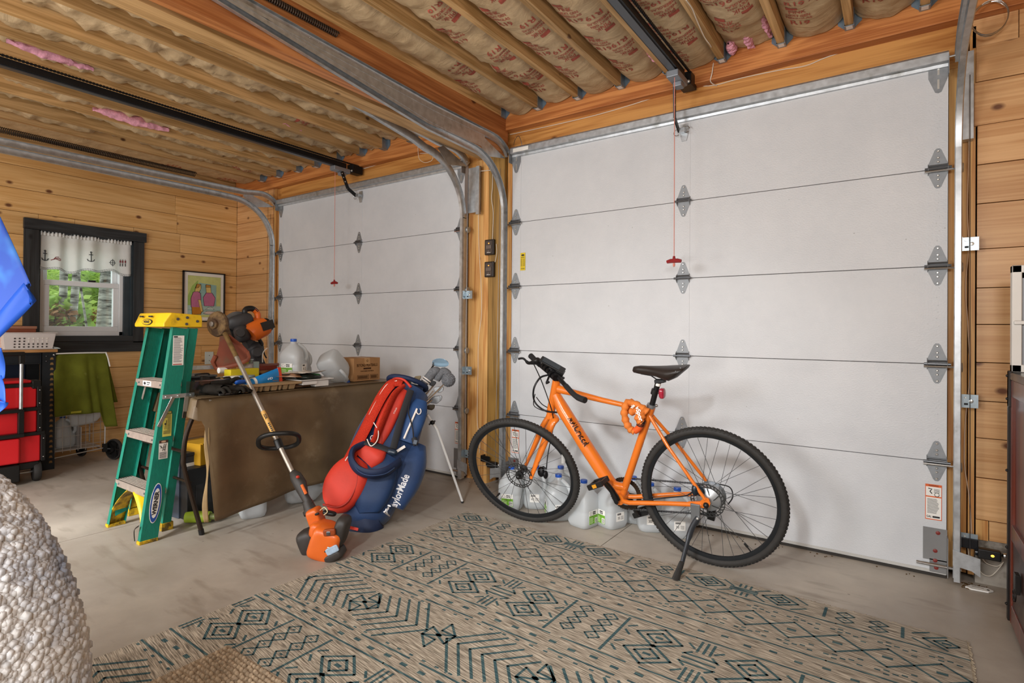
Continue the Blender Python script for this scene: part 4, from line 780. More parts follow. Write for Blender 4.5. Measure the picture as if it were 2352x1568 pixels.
obj('display_clamp', G().bx(.03, .078, -.026, .026, -.034, -.004, Md), BLACK, bike, bevel=.005); obj('mount_screw', G().ball(near(1275, 855, bc), .008, None, 8, 6), BRIGHTW, bike)
CB = mat('cable_black', '17171a', .5)
def cab(pts, r=.0028, nm='brake_cable'): obj(nm, G().tube(spline(pts, 6), r, 6), CB, bike, smooth=60)
cab([near(1225, 834, R1p), near(1243, 873, hT), near(1262, 925, hT + BL * .05), near(1270, 955, hB + BL * .06), near(1270, 985, fl.lerp(hB, .6)), near(1259, 1040, fl.lerp(hB, .3)), near(1255, 1078, cal)], .003)
cab([near(1258, 861, bc), near(1240, 868, bc + BE * .05), near(1226, 893, bc + BE * .08), near(1228, 922, hB + BE * .05), near(1250, 942, hB + BL * .03), near(1280, 947, hB + BL * .03)], .0055)
cab([near(1229, 905, bc + BE * .08), near(1226, 930, hB + BE * .06), near(1245, 942, hB + BL * .03), near(1265, 945, hB + BL * .03)], .0026)
cab([near(1232, 912, bc + BE * .08), near(1245, 928, hB + BE * .04), near(1262, 938, hB + BL * .03)], .0026)
cab([bp(1470, 1150, .03), bp(1530, 1143, .035), bp(1575, 1138, .045), bp(1592, 1128, .06)], .0035, 'brake_hose'); cab([bp(1640, 1110, -.05), bp(1675, 1118, -.06), bp(1683, 1140, -.06), bp(1672, 1158, -.06)], .003, 'gear_cable')
# saddle and post
po = G().tube([sT, bp(1513, 872)], .0138, 14); obj('seat_post', po, BLACKM, bike); obj('seat_collar', G().tube([bp(1495, 936), bp(1497, 928)], .022, 16), GREY, bike); obj('quick_release', G().tube([bp(1485, 930, .01), bp(1509, 932, -.01)], .004, 8).ball(bp(1508, 931, 0), .008, None, 8, 6), STEEL, bike)
st = obj('post_sticker', G().tube([bp(1510.5, 885, .001), bp(1512, 879, .001)], .0142, 12), PAPER, bike)
hd = bp(1515, 874); obj('saddle_clamp', G().beam(bp(1505, 877), bp(1528, 873), .03, .022), BLACKM, bike, bevel=.004)
def srow(px, yt, yb, hw): 
    t = bp(px, yt); b = bp(px, yb); h = (t - b).length; u = (t - b).normalized(); o = b; rings = []
    for k in range(16):
        a = 2 * math.pi * k / 16; c, s = math.cos(a), math.sin(a); rings.append(o + u * (h * (.5 + .5 * math.copysign(abs(s) ** .7, s))) + BL * hw * math.copysign(abs(c) ** .8, c) * (1 if s > -.2 else .82))
    return rings
obj('saddle', G().loft([srow(1454, 848, 852, .008), srow(1457, 841, 855, .02), srow(1470, 839.5, 858, .024), srow(1490, 840.5, 860, .03), srow(1510, 841, 864, .045), srow(1527, 841, 870, .06), srow(1540, 840.5, 873, .07), srow(1556, 840, 866, .072), srow(1570, 839.5, 854, .068), srow(1577, 840, 848, .055)]), mat('saddle_brown_black', '2a2320', .42, 0, .08, 20, .1, 120), bike, smooth=70)
obj('saddle_rails', G().tube([bp(1472, 858, .01), bp(1495, 862, .012), bp(1508, 871, .015), bp(1530, 872, .015), bp(1550, 862, .02)], .0035, 6).tube([bp(1472, 858, -.01), bp(1495, 862, -.012), bp(1508, 871, -.015), bp(1530, 872, -.015), bp(1550, 862, -.02)], .0035, 6), BLACKM, bike)
for px, py in ((1563, 845), (1552, 853)): obj('saddle_rivet', G().ball(bp(px, py, .068), .004, None, 8, 6), GREY, bike)
lt_ = bp(1521, 903); obj('tail_light', G().ball(lt_, (.014, .022, .026), frame(lt_, BU, BE), 10, 8, .6), mat('tail_light_red', '9c2438', .2, 0, .15, 30, coat=.5), bike); obj('light_bracket', G().tube([bp(1504, 900), bp(1516, 902)], .006, 8).tube([bp(1502, 905), bp(1505, 894)], .0175, 14), BLACK, bike)
# drivetrain
Mc = frame(bb - BL * .048, BL); cg = G(); NT = 44
cg.loft([[Mc @ Vector(((r + (.0035 if (r > .08 and i % 2) else 0)) * math.cos(2 * math.pi * i / 88), (r + (.0035 if (r > .08 and i % 2) else 0)) * math.sin(2 * math.pi * i / 88), z)) for r, z in ((.066, -.0015), (.088, -.0015), (.088, .0015), (.066, .0015))] for i in range(89)], False)
for k in range(5): a = 2 * math.pi * k / 5; cg.beam(Mc @ Vector((.012 * math.cos(a), .012 * math.sin(a), 0)), Mc @ Vector((.07 * math.cos(a), .07 * math.sin(a), 0)), .014, .004, BL)
obj('chainring', cg, mat('chainring_dark', '33291f', .5, .4, .2), bike)
rs = cr - nr * .052; chg = G(); rj = rs + Vector((-.035, 0, -.13)); pts = []
up1 = bb - BL * .05 + BU * .087; up2 = rs + BU * .04; lo1 = bb - BL * .05 - BU * .087; lo2 = rs + BE * .015 - BU * .115
for a, b in ((up1, up2), (lo1, lo2)):
    n = int((b - a).length / .0127)
    for i in range(n): q = a.lerp(b, i / n); r = a.lerp(b, (i + .8) / n); chg.beam(q, r, .0075, .009 if i % 2 else .0065, BL)
obj('chain', chg, DSTEEL, bike, stuff=True)
dj = rs - BU * .09 + BE * .01; obj('derailleur', G().prism([(-.02, .06), (.02, .06), (.022, 0), (.014, -.05), (-.02, -.045)], frame(dj, nr, -BE), .014, -.004).lathe([(.006, -.008), (.019, -.006), (.019, .006), (.006, .008)], frame(dj + BU * .02, nr), 12).lathe([(.006, -.008), (.017, -.006), (.017, .006), (.006, .008)], frame(dj - BU * .035, nr), 12).tube([dj + BU * .06, rs - BU * .02 + BE * .005], .01, 8), BLACK, bike)
ce = bp(1385, 1100, .075); cl = bb + BL * .055
obj('crank', G().tube(spline([cl, cl.lerp(ce, .35) + BU * .012, cl.lerp(ce, .7) + BU * .004, ce], 4), [.019] * 3 + [.0155] * 6 + [.0135] * 4, 10, sq=.6), GLB, bike, smooth=60); obj('crank_bolt', G().lathe([(.012, .066), (.012, .071), (.006, .072)], frame(bb, BL), 12), BLACKM, bike)
c2 = bb - BL * .06 - (ce - cl - BL * (ce - cl).dot(BL)); obj('crank', G().tube([bb - BL * .056, c2], [.018, .0135], 10, sq=.6), GLB, bike)
def pedal(c, s):
    M = frame(c, BL * s, BE * .85 + BU * -.4); g = G().bx(-.045, .045, -.014, .014, .0, .012, M).bx(-.045, .045, -.014, .014, .075, .09, M).bx(-.045, -.033, -.012, .012, .012, .075, M).bx(.033, .045, -.012, .012, .012, .075, M).tube([M @ Vector((0, 0, -.02)), M @ Vector((0, 0, .085))], .009, 8)
    p = obj('pedal', g, BLACK, bike, bevel=.003); obj('pedal_reflector', G().bx(-.012, .012, -.009, .009, .09, .092, M).bx(.045, .047, -.008, .008, .03, .06, M), mat('amber_reflector', 'c98a24', .3), p)
pedal(ce + BL * .012, 1); pedal(c2 - BL * .012, -1)
# kickstand
k0, k1 = bp(1594, 1158, .07), bp(1604, 1188, .075); kf = Vector((.642, -.776, .012))
ks = obj('kickstand', G().prism([(-.022, .03), (.024, .03), (.02, -.05), (.012, -.075), (-.012, -.075), (-.02, -.05)], frame(k0.lerp(k1, .4), BL, -BE), .012), GREY, bike, bevel=.002)
obj('kickstand_leg', G().tube(spline([k1, near(1588, 1215, k1.lerp(kf, .2)), near(1575, 1260, k1.lerp(kf, .5)), near(1563, 1305, k1.lerp(kf, .8)), kf + Vector((0, 0, .005))], 5), [.015] * 8 + [.011] * 8 + [.012] * 5, 10, sq=.7), mat('kickstand_grey', '3c4045', .4, .4), bike, smooth=60); obj('kickstand_foot', G().tube([near(1566, 1290, kf + Vector((.01, .0, .08))), near(1552, 1330, kf)], [.012, .02], 10, sq=.6), RUBBER, bike); obj('kickstand_pivot', G().ball(k1 + BL * .014, .007, None, 10, 8), BRIGHTW, bike)
# chain lock wound round the seat cluster
lk_ = thing('chain_lock', bp(1465, 955, .03), 'orange fabric-covered chain lock looped round the bicycle seat tube', 'lock'); LOCK = mat('lock_fabric', 'd0732a', .75, 0, .12, 25, .5, 40)
lp = [bp(1488, 946, .035), bp(1474, 936, .04), bp(1452, 925, .035), bp(1440, 926, .04), bp(1434, 945, .045), bp(1438, 968, .045), bp(1448, 985, .045), bp(1458, 990, .04)]
obj('fabric_sleeve', G().tube(spline(lp, 5), [.018 + .0035 * math.sin(i * 1.9) for i in range(36)], 10), LOCK, lk_, smooth=50)
obj('fabric_sleeve', G().tube(spline([bp(1441, 930, -.03), bp(1450, 944, .02), bp(1462, 942, .03), bp(1474, 950, .04), bp(1470, 962, .045)], 5), [.02 + .003 * math.sin(i * 2.3) for i in range(21)], 10), LOCK, lk_, smooth=50)
obj('fabric_sleeve', G().tube(spline([bp(1483, 938, .03), bp(1472, 948, .045), bp(1466, 960, .05), bp(1474, 970, .045)], 5), [.019 + .003 * math.sin(i * 2.1) for i in range(16)], 10), LOCK, lk_, smooth=50)
obj('lock_barrel', G().tube(spline([bp(1458, 989, .04), bp(1467, 983, .042), bp(1474, 968, .042)], 4), .0175, 12), mat('lock_barrel_orange', 'dd5a24', .4), lk_)
for k in range(4): a = bp(1470.5 + k * 1.3, 977 - k * 3.2, .042); b = bp(1471 + k * 1.3, 974.5 - k * 3.2, .042); obj('number_wheel', G().tube([a, b], .0195, 12), mat('lock_wheel', '2a1c18', .4), lk_)
text('lock_lettering', 'via', .022, frame(bp(1453, 933, .068), BL, bp(1458, 926, .06) - bp(1448, 936, .06)), PAPER, lk_, bold=.0006); text('lock_lettering', 'vSpor', .032, frame(bp(1468, 950, .068), BL, bp(1472, 965, .06) - bp(1464, 938, .06)), PAPER, lk_, bold=.001, fit=.075)
# ------------------------------------------------------------------ gallon water jugs
def hdpe():
    m, nt, nd, b, lk = nodes('milky_plastic'); b.inputs['Base Color'].default_value = lin('e4e8ea'); b.inputs['Roughness'].default_value = .3
    t = nd('ShaderNodeBsdfTranslucent'); t.inputs[0].default_value = lin('e6ecee'); mx = nd('ShaderNodeMixShader'); mx.inputs[0].default_value = .4; lk(b.outputs[0], mx.inputs[1]); lk(t.outputs[0], mx.inputs[2])
    tp = nd('ShaderNodeBsdfTransparent'); m2 = nd('ShaderNodeMixShader'); m2.inputs[0].default_value = .16; lk(mx.outputs[0], m2.inputs[1]); lk(tp.outputs[0], m2.inputs[2]); lk(m2.outputs[0], nt.nodes['Material Output'].inputs[0]); return m
MILK = hdpe(); CAPB = mat('cap_blue', '1f55b8', .35); LGREEN = mat('label_green', '6aa32a', .5, 0, .15, 30); LWHITE = mat('label_white', 'eceae4', .5)
def jugbody():
    rings = []
    for z, h, e in ((0, .058, .5), (.006, .068, .5), (.03, .0755, .42), (.09, .0755, .42), (.097, .0735, .42), (.104, .0755, .42), (.15, .0755, .45), (.178, .069, .55), (.205, .05, .7), (.226, .030, .9), (.236, .021, 1), (.252, .0195, 1)):
        r = []
        for k in range(28):
            a = 2 * math.pi * k / 28; c, s = math.cos(a), math.sin(a); x = h * math.copysign(abs(c) ** e, c); y = h * math.copysign(abs(s) ** e, s)
            if .1 < z < .23:
                d = max(0, (x + y) / (2 * h) - .45) * .8 * min(1, (z - .1) / .05); x -= h * d; y -= h * d
            r.append(Vector((x, y, z)))
        rings.append(r)
    return G().loft(rings)
jm = jugbody().mesh('bottle', 50); jm.materials.append(MILK)
jh = G().tube(spline([(.052, .052, .115), (.062, .062, .14), (.06, .06, .175), (.045, .045, .208), (.018, .018, .232)], 4), .0115, 8).mesh('handle', 60); jh.materials.append(MILK)
jc = G().lathe([(.0195, .246), (.0205, .248), (.0205, .262), (.019, .2655)], None, 20).mesh('cap', 40); jc.materials.append(CAPB)
jf = G()
for i in range(3): jf.add([(-.02 - i * .0, -.0772, .11), (.02, -.0772, .11), (.028, -.0772, .17), (-.028, -.0772, .17)], [(0, 1, 2, 3)]) if i == 0 else None
def jug_label(parent, green, price):
    if green:
        l = obj('label', G().bx(-.045, .03, -.0772, -.0762, .03, .105), LWHITE, parent, world=False); obj('label_band', G().bx(-.045, .03, -.0779, -.0773, .03, .078), LGREEN, l, world=False)
        g = G(); 
        for k in range(4): g.bx(.008, .026, -.0786, -.078, .036 + .006 * k, .039 + .006 * k)
        obj('barcode_patch', G().bx(.005, .028, -.0784, -.0779, .033, .062), LWHITE, l, world=False); obj('barcode', g, INK, l, world=False)
        g = G()
        for k in range(5): g.bx(-.04, -.012 + .004 * (k % 2), -.0783, -.0779, .036 + .007 * k, .0385 + .007 * k)
        obj('label_lines', g, mat('label_lines_white', 'd5e6b4', .6), l, world=False); obj('label_emblem', G().tube(arc((-.03, -.0778, .091), .009, 0, 6.28, 14), .0008, 4), mat('emblem_grey', '9a9aa4', .6), l, world=False)
        for k, t in enumerate(('SPRING', 'WATER')):
            o = text('label_lettering', t, .010, FY(0, -.0778, .096 - k * .010), INK, None, fit=.026, bold=.0004); o.parent = l
    if price:
        l = obj('price_sticker', G().bx(.0762, .0772, -.032, .028, .05, .10), LWHITE, parent, world=False)
        g = G()
        for k in range(10): g.bx(.0772, .0776, -.026 + k * .003, -.0245 + k * .003 + (k % 3) * .0006, .085, .095)
        for k in range(3): g.bx(.0772, .0776, .002, .022, .06 + k * .007, .062 + k * .007)
        obj('sticker_bars', g, INK, l, world=False); o = text('sticker_number', price, .02, frame((.0775, -.014, .068), (1, 0, 0), (0, 1, 0)), INK, None, fit=.016); o.parent = l
def jug(loc, rz, label, green=True, price=None, rot=None, cap=True, grp=None):
    t = thing('water_jug', loc, label, 'jug', grp); t.rotation_euler = (0, 0, rz) if rot is None else rot
    for mm in (jm, jh) + ((jc,) if cap else ()): obj(mm.name, mm, None, t, world=False)
    jug_label(t, green, price); return t
R = math.radians
for (x, y), rz, gr_, pr_, lab in [((-.565, -.345), R(20), True, None, 'leftmost water jug on the floor seen through the bicycle front wheel'),
    ((-.45, -.235), R(-62), False, '41', 'water jug with a price sticker reading 41 behind the bicycle front wheel'),
    ((-.315, -.15), R(-30), False, None, 'blue-capped water jug standing back against the door behind the front wheel'),
    ((-.225, -.335), R(-50), True, '35', 'water jug half hidden behind the lower right of the front wheel rim'),
    ((-.04, -.36), R(78), True, None, 'water jug below the bicycle pedal with its cap fully in view'),
    ((.095, -.275), R(-22), True, '35', 'water jug under the bicycle bottom bracket with green label and price sticker'),
    ((.165, -.115), R(10), False, None, 'water jug tucked behind the chainring close to the door'),
    ((.30, -.19), R(-60), False, '35', 'water jug left of the rear wheel hub with a 35 sticker facing out'),
    ((.455, -.19), R(-60), False, '35', 'rightmost water jug on the floor, behind the bicycle rear wheel')]:
    jug((x, y, 0), rz, lab, gr_, pr_, grp='water jugs on the floor by the right-hand door')
# ------------------------------------------------------------------ stepladder
FG = mat('green_fibreglass', '0e7a66', .5, 0, .14, 30, .3, 90, stretch=(6, 6, 1)); LY = mat('ladder_yellow', 'e2b81c', .42, 0, .08, 8, dirt='9c7a1c', ds=9, dt=.66); LYD = mat('ladder_yellow_dirty', 'd8ae18', .5, 0, .1, 8, dirt='54431c', ds=14, dt=.52); ALU = mat('step_aluminium', 'b3a79c', .45, .5, .12, 40)
ld_ = thing('step_ladder', (-1.98, -1.9, 0), 'green fibreglass step ladder with yellow top standing folded beside the table', 'ladder')
fl0, fl1 = Vector((-2.222, -1.99, .0)), Vector((-2.035, -1.872, 1.135)); fr0, fr1 = Vector((-1.766, -1.998, .0)), Vector((-1.712, -1.872, 1.135))
rl0, rl1 = Vector((-2.34, -1.84, .03)), Vector((-2.05, -1.785, 1.13)); rr0, rr1 = Vector((-1.885, -1.84, .03)), Vector((-1.716, -1.785, 1.13))
def rail(a, b, s, d, w, nm='rail'):
    t = (b - a).normalized(); x = Vector((0, 1, 0)); x = (x - t * x.dot(t)).normalized(); M = frame(a, t, x); L = (b - a).length; w = w * s
    return obj(nm, G().prism([(0, 0), (0, w), (.003, w), (.003, .003 * s), (d - .003, .003 * s), (d - .003, w), (d, w), (d, 0)], M, L), FG, ld_, smooth=0, bevel=.001)
rail(fl0, fl1, -1, .085, .03); rail(fr0, fr1, 1, .085, .03); rail(rl0, rl1, -1, .045, .025, 'rear_rail'); rail(rr0, rr1, 1, .045, .025, 'rear_rail')
tpz = [(-.02, 1.135), (-.02, 1.155), (.0, 1.212), (.155, 1.203), (.178, 1.18), (.178, 1.135)]
cap_ = obj('top_cap', G().loft([[Vector((x, -1.905 + a + (.018 if s == 0 and z > 1.2 else 0), z)) for a, z in tpz] for s, x in ((0, -2.05), (1, -2.03), (1, -1.725), (0, -1.695))]), LY, ld_, bevel=.006, seg=2)
for px, py in ((483 / 2.704 + 230, 115 / 2.704 + 690), (541 / 2.704 + 230, 106 / 2.704 + 690), (537 / 2.704 + 230, 146 / 2.704 + 690), (604 / 2.704 + 230, 129 / 2.704 + 690)):
    obj('cap_bolt', G().lathe([(.008, 0), (.007, .004)], frame(at(px, py, X=-1.694), (1, 0, 0)), 10), DSTEEL, cap_)
fm = frame((-1.885, -1.926, 1.162), (0, -1, .08), (1, 0, 0)); lg = obj('cap_emblem', G().prism([(.058 * math.cos(k * .3), .017 * math.sin(k * .3)) for k in range(21)], fm, .003, .0), INK, cap_); obj('emblem_field', G().prism([(.053 * math.cos(k * .3), .0135 * math.sin(k * .3)) for k in range(21)], fm, .0038, .0), LY, lg)
text('emblem_lettering', 'WERNER', .02, fm @ Matrix.Translation((0, 0, .0042)), INK, lg, fit=.074, bold=.0006)
for x in (-1.96, -1.85): obj('cap_slot', G().bx(x - .016, x + .016, -1.929, -1.92, 1.188, 1.196), INK, cap_)
for k, z in enumerate((.275, .555, .845)):
    f = z / 1.135; a = fl0.lerp(fl1, f); b = fr0.lerp(fr1, f); s = obj('step', G().bx(a.x + .004, b.x - .004, a.y - .002, a.y + .085, z - .003, z).bx(a.x + .004, b.x - .004, a.y - .002, a.y + .002, z - .04, z).bx(a.x + .004, b.x - .004, a.y + .081, a.y + .085, z - .03, z), ALU, ld_, bevel=.001)
    g = G()
    for r in range(6): g.bx(a.x + .006, b.x - .006, a.y + .008 + r * .013, a.y + .013 + r * .013, z, z + .002)
    obj('tread_ribs', g, ALU, s, stuff=True)
    for sx, p in ((1, a), (-1, b)): obj('step_rivet', G().ball((p.x + sx * .05, a.y - .003, z - .02), .005, None, 8, 6), DSTEEL, s)
    if k == 2:
        for sx, p in ((1, a), (-1, b)): obj('step_brace', G().beam((p.x + sx * .008, a.y + .03, z - .12), (p.x + sx * .06, a.y + .03, z - .025), .016, .003, (0, 1, 0)), ALU, s)
        t = obj('step_sticker', G().bx(a.x + .10, a.x + .2, a.y - .0035, a.y - .002, z - .034, z - .008), PAPER, s); obj('sticker_print', G().ball((a.x + .125, a.y - .004, z - .021), (.014, .0006, .008)).bx(a.x + .15, a.x + .19, a.y - .0042, a.y - .0034, z - .018, z - .013).bx(a.x + .15, a.x + .18, a.y - .0042, a.y - .0034, z - .028, z - .024), INK, t)
def gusset(a, sx):
    A = a.lerp(a + Vector((0, 0, 1)), 0); z1 = .235; top = (fl0 if sx > 0 else fr0).lerp(fl1 if sx > 0 else fr1, z1 / 1.135)
    g = G().grid(lambda u, v: Vector((A.x + (top.x - A.x) * v + sx * (.006 + .17 * v ** 2.2 * (1 - .25 * u)), A.y + (top.y - A.y) * v + .002 + .08 * u, .006 + z1 * v)), 4, 14)
    obj('foot_gusset', g, LYD if sx > 0 else LY, ld_, solid=.004, smooth=60)
gusset(fl0, 1); gusset(fr0, -1)
obj('gusset_window', G().prism([(-.03, -.035), (.03, -.03), (.034, .03), (-.02, .04)], frame(fl0.lerp(fl1, .1) + Vector((.014, .042, -.012)), (1, 0, .1), (0, 1, .2)), .006), FG, ld_)
for a, w, d, sx in ((fl0, .03, .087, 1), (fr0, .03, .087, -1), (rl0, .025, .057, 1), (rr0, .025, .057, -1)):
    obj('foot', G().bx(a.x - .004 if sx > 0 else a.x - w - .002, a.x + w + .002 if sx > 0 else a.x + .004, a.y - .003, a.y + d, .0 if a.z < .01 else .0, .018 if a.z < .01 else .045), LYD, ld_, bevel=.002)
for s, (a0, a1) in ((0, (rl0, rl1)), (1, (rr0, rr1))): obj('rear_foot', G().prism([(0, 0), (.055, 0), (.05, .05), (.02, .09), (.0, .09)], frame(a0 + Vector((-.026 if s else .026, 0, .02)), (1, 0, 0), (0, 1, 0)), .003), LYD, ld_)
def side(z, dy, off=.0015):
    p = fr0.lerp(fr1, z / 1.135); return Vector((p.x + off, p.y + dy, z))
nR = ((fr1 - fr0).cross(Vector((0, 1, 0)))).normalized(); nR = nR if nR.x > 0 else -nR
def sidelab(nm, z, h, w, m, dy=.044, h0=.0008):
    M = frame(side(z, dy), nR, (0, 1, 0)); return obj(nm, G().bx(-w / 2, w / 2, -h / 2, h / 2, h0 - .0005, h0, M), m, ld_), M
l, M = sidelab('instruction_label', 1.01, .16, .056, PAPER); g = G(); random.seed(3)
for k in range(24): g.bx(-.024, -.024 + .03 + .018 * random.random(), .066 - k * .0056, .0685 - k * .0056, .0008, .0014, M)
obj('label_lines', g, mat('grey_print', '77757a', .7), l); obj('label_logo', G().bx(-.025, -.005, .070, .077, .0008, .0014, M), INK, l); obj('label_foot', G().bx(-.025, .02, -.077, -.072, .0008, .0014, M), mat('label_red', 'a8443a', .6), l)
l, M = sidelab('caution_label', .62, .135, .044, mat('caution_yellow', 'd9cf62', .5)); obj('caution_header', G().bx(-.022, .022, .052, .0675, .0008, .0013, M), INK, l); text('caution_lettering', 'CAUTION', .013, M @ Matrix.Translation((0, .0598, .0015)), mat('caution_yellow', 'd9cf62'), l, fit=.036, bold=.0004)
g = G(); 
for k in range(16): y = .046 - k * .0066; g.bx(-.018 if (k < 3 or k > 12) else .001, .018, y, y + .0028, .0008, .0014, M)
g.tube([M @ Vector(p) for p in ((-.012, -.03, .001), (-.004, .02, .001))], .001, 4); g.tube([M @ Vector(p) for p in ((-.004, -.03, .001), (-.003, .02, .001))], .001, 4); g.ball(M @ Vector((-.01, .0, .001)), .005, None, 6, 4); obj('label_lines', g, INK, l)
l, M = sidelab('warning_label', .485, .10, .044, PAPER); obj('warning_header', G().bx(-.022, .022, .034, .05, .0008, .0013, M), mat('brown_header', '4a3126', .6), l); g = G()
for k in range(6): g.bx(-.018, .016, -.045 + k * .0055, -.0425 + k * .0055, .0008, .0014, M)
for q in (((-.004, -.008), (.004, .03)), ((.006, -.01), (.012, .03)), ((-.002, .0), (.008, .0)), ((.0, .012), (.01, .012)), ((-.018, .022), (-.004, .008)), ((-.012, .02), (-.012, .006))): g.tube([M @ Vector((a, b, .001)) for a, b in q], .0016, 4)
obj('label_lines', g, INK, l); obj('header_oval', G().prism([(.012 * math.cos(k * .4), .042 + .005 * math.sin(k * .4)) for k in range(16)], M, .0018, .001), mat('tan_oval', 'c9a78a', .6), l)
M = frame(side(.205, .046), nR, (fr1 - fr0)); l = obj('brand_oval', G().prism([(.105 * math.cos(k * .2), .027 * math.sin(k * .2)) for k in range(31)], M, .0012, 0), PAPER, ld_); obj('oval_blue', G().prism([(.1 * math.cos(k * .2), .0245 * math.sin(k * .2)) for k in range(31)], M, .0018, 0), mat('oval_blue', '1f4fa0', .45), l); obj('oval_field', G().prism([(.078 * math.cos(k * .2), .018 * math.sin(k * .2)) for k in range(31)], M, .0024, 0), PAPER, l); text('brand_lettering', 'WERNER', .027, M @ Matrix.Translation((0, 0, .0028)), INK, l, fit=.125, bold=.0012)
z = .765; sp = obj('spreader', G().beam(side(z, .0, .006), side(z, .16, .006), .022, .004, (1, 0, 0)), GALV, ld_); 
for dy in (.015, .075, .14): obj('spreader_rivet', G().ball(side(z, dy, .010), .006, None, 8, 6), STEEL, sp)
obj('spreader_arm', G().beam(side(z - .005, .05, .012), side(z - .155, -.0, .010), .018, .005, (1, 0, 0)), STEEL, ld_, bevel=.001); obj('spreader_arm', G().beam(side(z - .005, .12, .008), side(z - .125, .125, .004), .02, .005, (1, 0, 0)), STEEL, ld_, bevel=.001)
obj('strap', G().tube(spline([fr0 + Vector((-.005, -.004, .10)), fr0 + Vector((-.03, -.012, .08)), fr0 + Vector((-.034, -.012, .05)), fr0 + Vector((-.026, -.012, .02))], 4), .006, 6, sq=.3), BLACK, ld_)
# ------------------------------------------------------------------ string trimmer leaning on the table edge
tri = thing('string_trimmer', (-.93, -1.5, 0), 'orange petrol string trimmer leaning against the table with its brown head up', 'trimmer')
TO = mat('trimmer_orange', 'd9651f', .38, 0, .06, 6, coat=.15); TG = mat('trimmer_charcoal', '35312e', .5, 0, .12, 20); SHAFT = mat('shaft_alloy', 'b0a79c', .38, .6, .08, 20); MUD = mat('muddy_metal', '54402f', .75, .2, .3, 25, .5, 60, dirt='8a6f4a', ds=18, dt=.55)
TY = -1.5
def tp(px, py, dy=0): return at(px, py, Y=TY + dy)
sA, sB = tp(704, 1150), tp(515, 762)
sd = (sB - sA).normalized(); sl = (sB - sA).length
obj('shaft', G().tube([sA, sA.lerp(sB, .83)], .0125, 14), SHAFT, tri); obj('muddy_shaft_end', G().tube([sA.lerp(sB, .83), sB], [.0135, .015], 14), mat('muddy_shaft', '7a6038', .75, .1, .3, 30, .5, 70), tri)
gl = obj('shaft_label', G().tube([tp(632, 1002), tp(604, 945)], .0131, 14), mat('label_amber', 'd9a95c', .5, 0, .1), tri)
mid = tp(618, 973); g = G(); ux = CU - CU * 0
eX = (tp(632, 1002) - tp(604, 945)).normalized(); nC = (CP - mid).normalized(); Ml = frame(mid + (nC - eX * nC.dot(eX)).normalized() * .0134, nC - eX * nC.dot(eX), eX)
text('label_lettering', '223L', .018, Ml @ Matrix.Translation((-.045, 0, 0)), INK, gl, bold=.0005)
for k in range(6): g.bx(0 + k * .012, .007 + k * .012, -.005, .005, 0, .0008, Ml)
obj('label_print', g, INK, gl)
e1 = (CR - sd * CR.dot(sd)).normalized(); e2 = sd.cross(e1).normalized(); lc = tp(640, 1012) 
lp = []
for k in range(26):
    a = 2 * math.pi * k / 26; x, y = math.cos(a), math.sin(a); lp.append(near(640 + 47 * math.copysign(abs(x) ** .8, x), 1012 + 17 * math.copysign(abs(y) ** .7, y) - 4 * x, lc + e1 * x * .09 + e2 * y * .09))
obj('loop_handle', G().tube(lp, .0125, 10, True), BLACK, tri, smooth=60); obj('handle_clamp', G().tube([tp(644, 1030), tp(637, 1010)], .021, 12), BLACK, tri)
obj('throttle_grip', G().tube([tp(672, 1084), tp(680, 1095), tp(690, 1112), tp(700, 1140), tp(712, 1160)], [.018, .032, .034, .022, .022], 12, sq=.85), TG, tri, smooth=50)
obj('stop_switch', G().ball(near(684, 1095, tp(684, 1095, -.03)), (.01, .01, .008), None, 8, 6), mat('switch_red', 'b8321f', .4), tri); obj('grip_insert', G().tube([near(693, 1113, tp(693, 1113, -.022)), near(703, 1134, tp(703, 1134, -.018))], .008, 8), TO, tri)
obj('clutch_collar', G().tube([tp(706, 1152), tp(716, 1178)], [.026, .034], 14).tube([tp(712, 1170), tp(715, 1178)], .038, 14), TG, tri)
fw = -CF; Mt = frame(tp(745, 1235), fw, CR)
def blob(px, py, d, r, e=.6, rz=0): return near(px, py, tp(px, py) + fw * d), r, Matrix.Rotation(rz, 4, 'Z'), e
def tb(nm, px, py, d, rr, m, e=.6, rz=0, par=None, nu=18, nv=12):
    M = (Mt.to_3x3().to_4x4()) @ Matrix.Rotation(rz, 4, 'Z'); return obj(nm, G().ball(near(px, py, tp(px, py) + fw * d), rr, M, nu, nv, e), m, par or tri, smooth=60)
hs = tb('engine_cover', 752, 1243, .02, (.075, .082, .08), TO, .38, -.32)
tb('cover_neck', 727, 1193, .0, (.034, .062, .042), TO, .38, .35); tb('neck_slot', 728, 1180, .045, (.011, .006, .006), BLACK, .6, .3); tb('cover_shoulder', 742, 1215, .01, (.06, .04, .06), TO, .5, -.2)
tb('air_filter_cover', 711, 1243, .06, (.048, .066, .06), TG, .55, .38); tb('starter_housing', 784, 1218, -.05, (.034, .078, .06), TG, .6, -.28); tb('cover_foot', 770, 1272, .02, (.05, .024, .05), TG, .5, .5)
for k in range(4): tb('vent_slot', 712 + k * 5, 1236 + (k % 2) * 3, .1, (.003, .016, .006), INK, .6, -.9)
tb('choke_label', 706, 1224, .1, (.018, .012, .008), mat('label_blue', '3f6ea8', .5), .5, .4)
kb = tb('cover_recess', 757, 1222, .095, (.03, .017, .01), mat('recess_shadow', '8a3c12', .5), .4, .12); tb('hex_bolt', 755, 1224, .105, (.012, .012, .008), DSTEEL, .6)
tb('rating_label', 763, 1263, .095, (.032, .017, .006), mat('label_pale_blue', '9fb4c8', .5, 0, .25, 60), .35, .45); tb('choke_lever', 757, 1262, .104, (.028, .006, .006), TG, .6, .4); tb('lever_bolt', 755, 1258, .11, (.008, .008, .006), STEEL, .8)
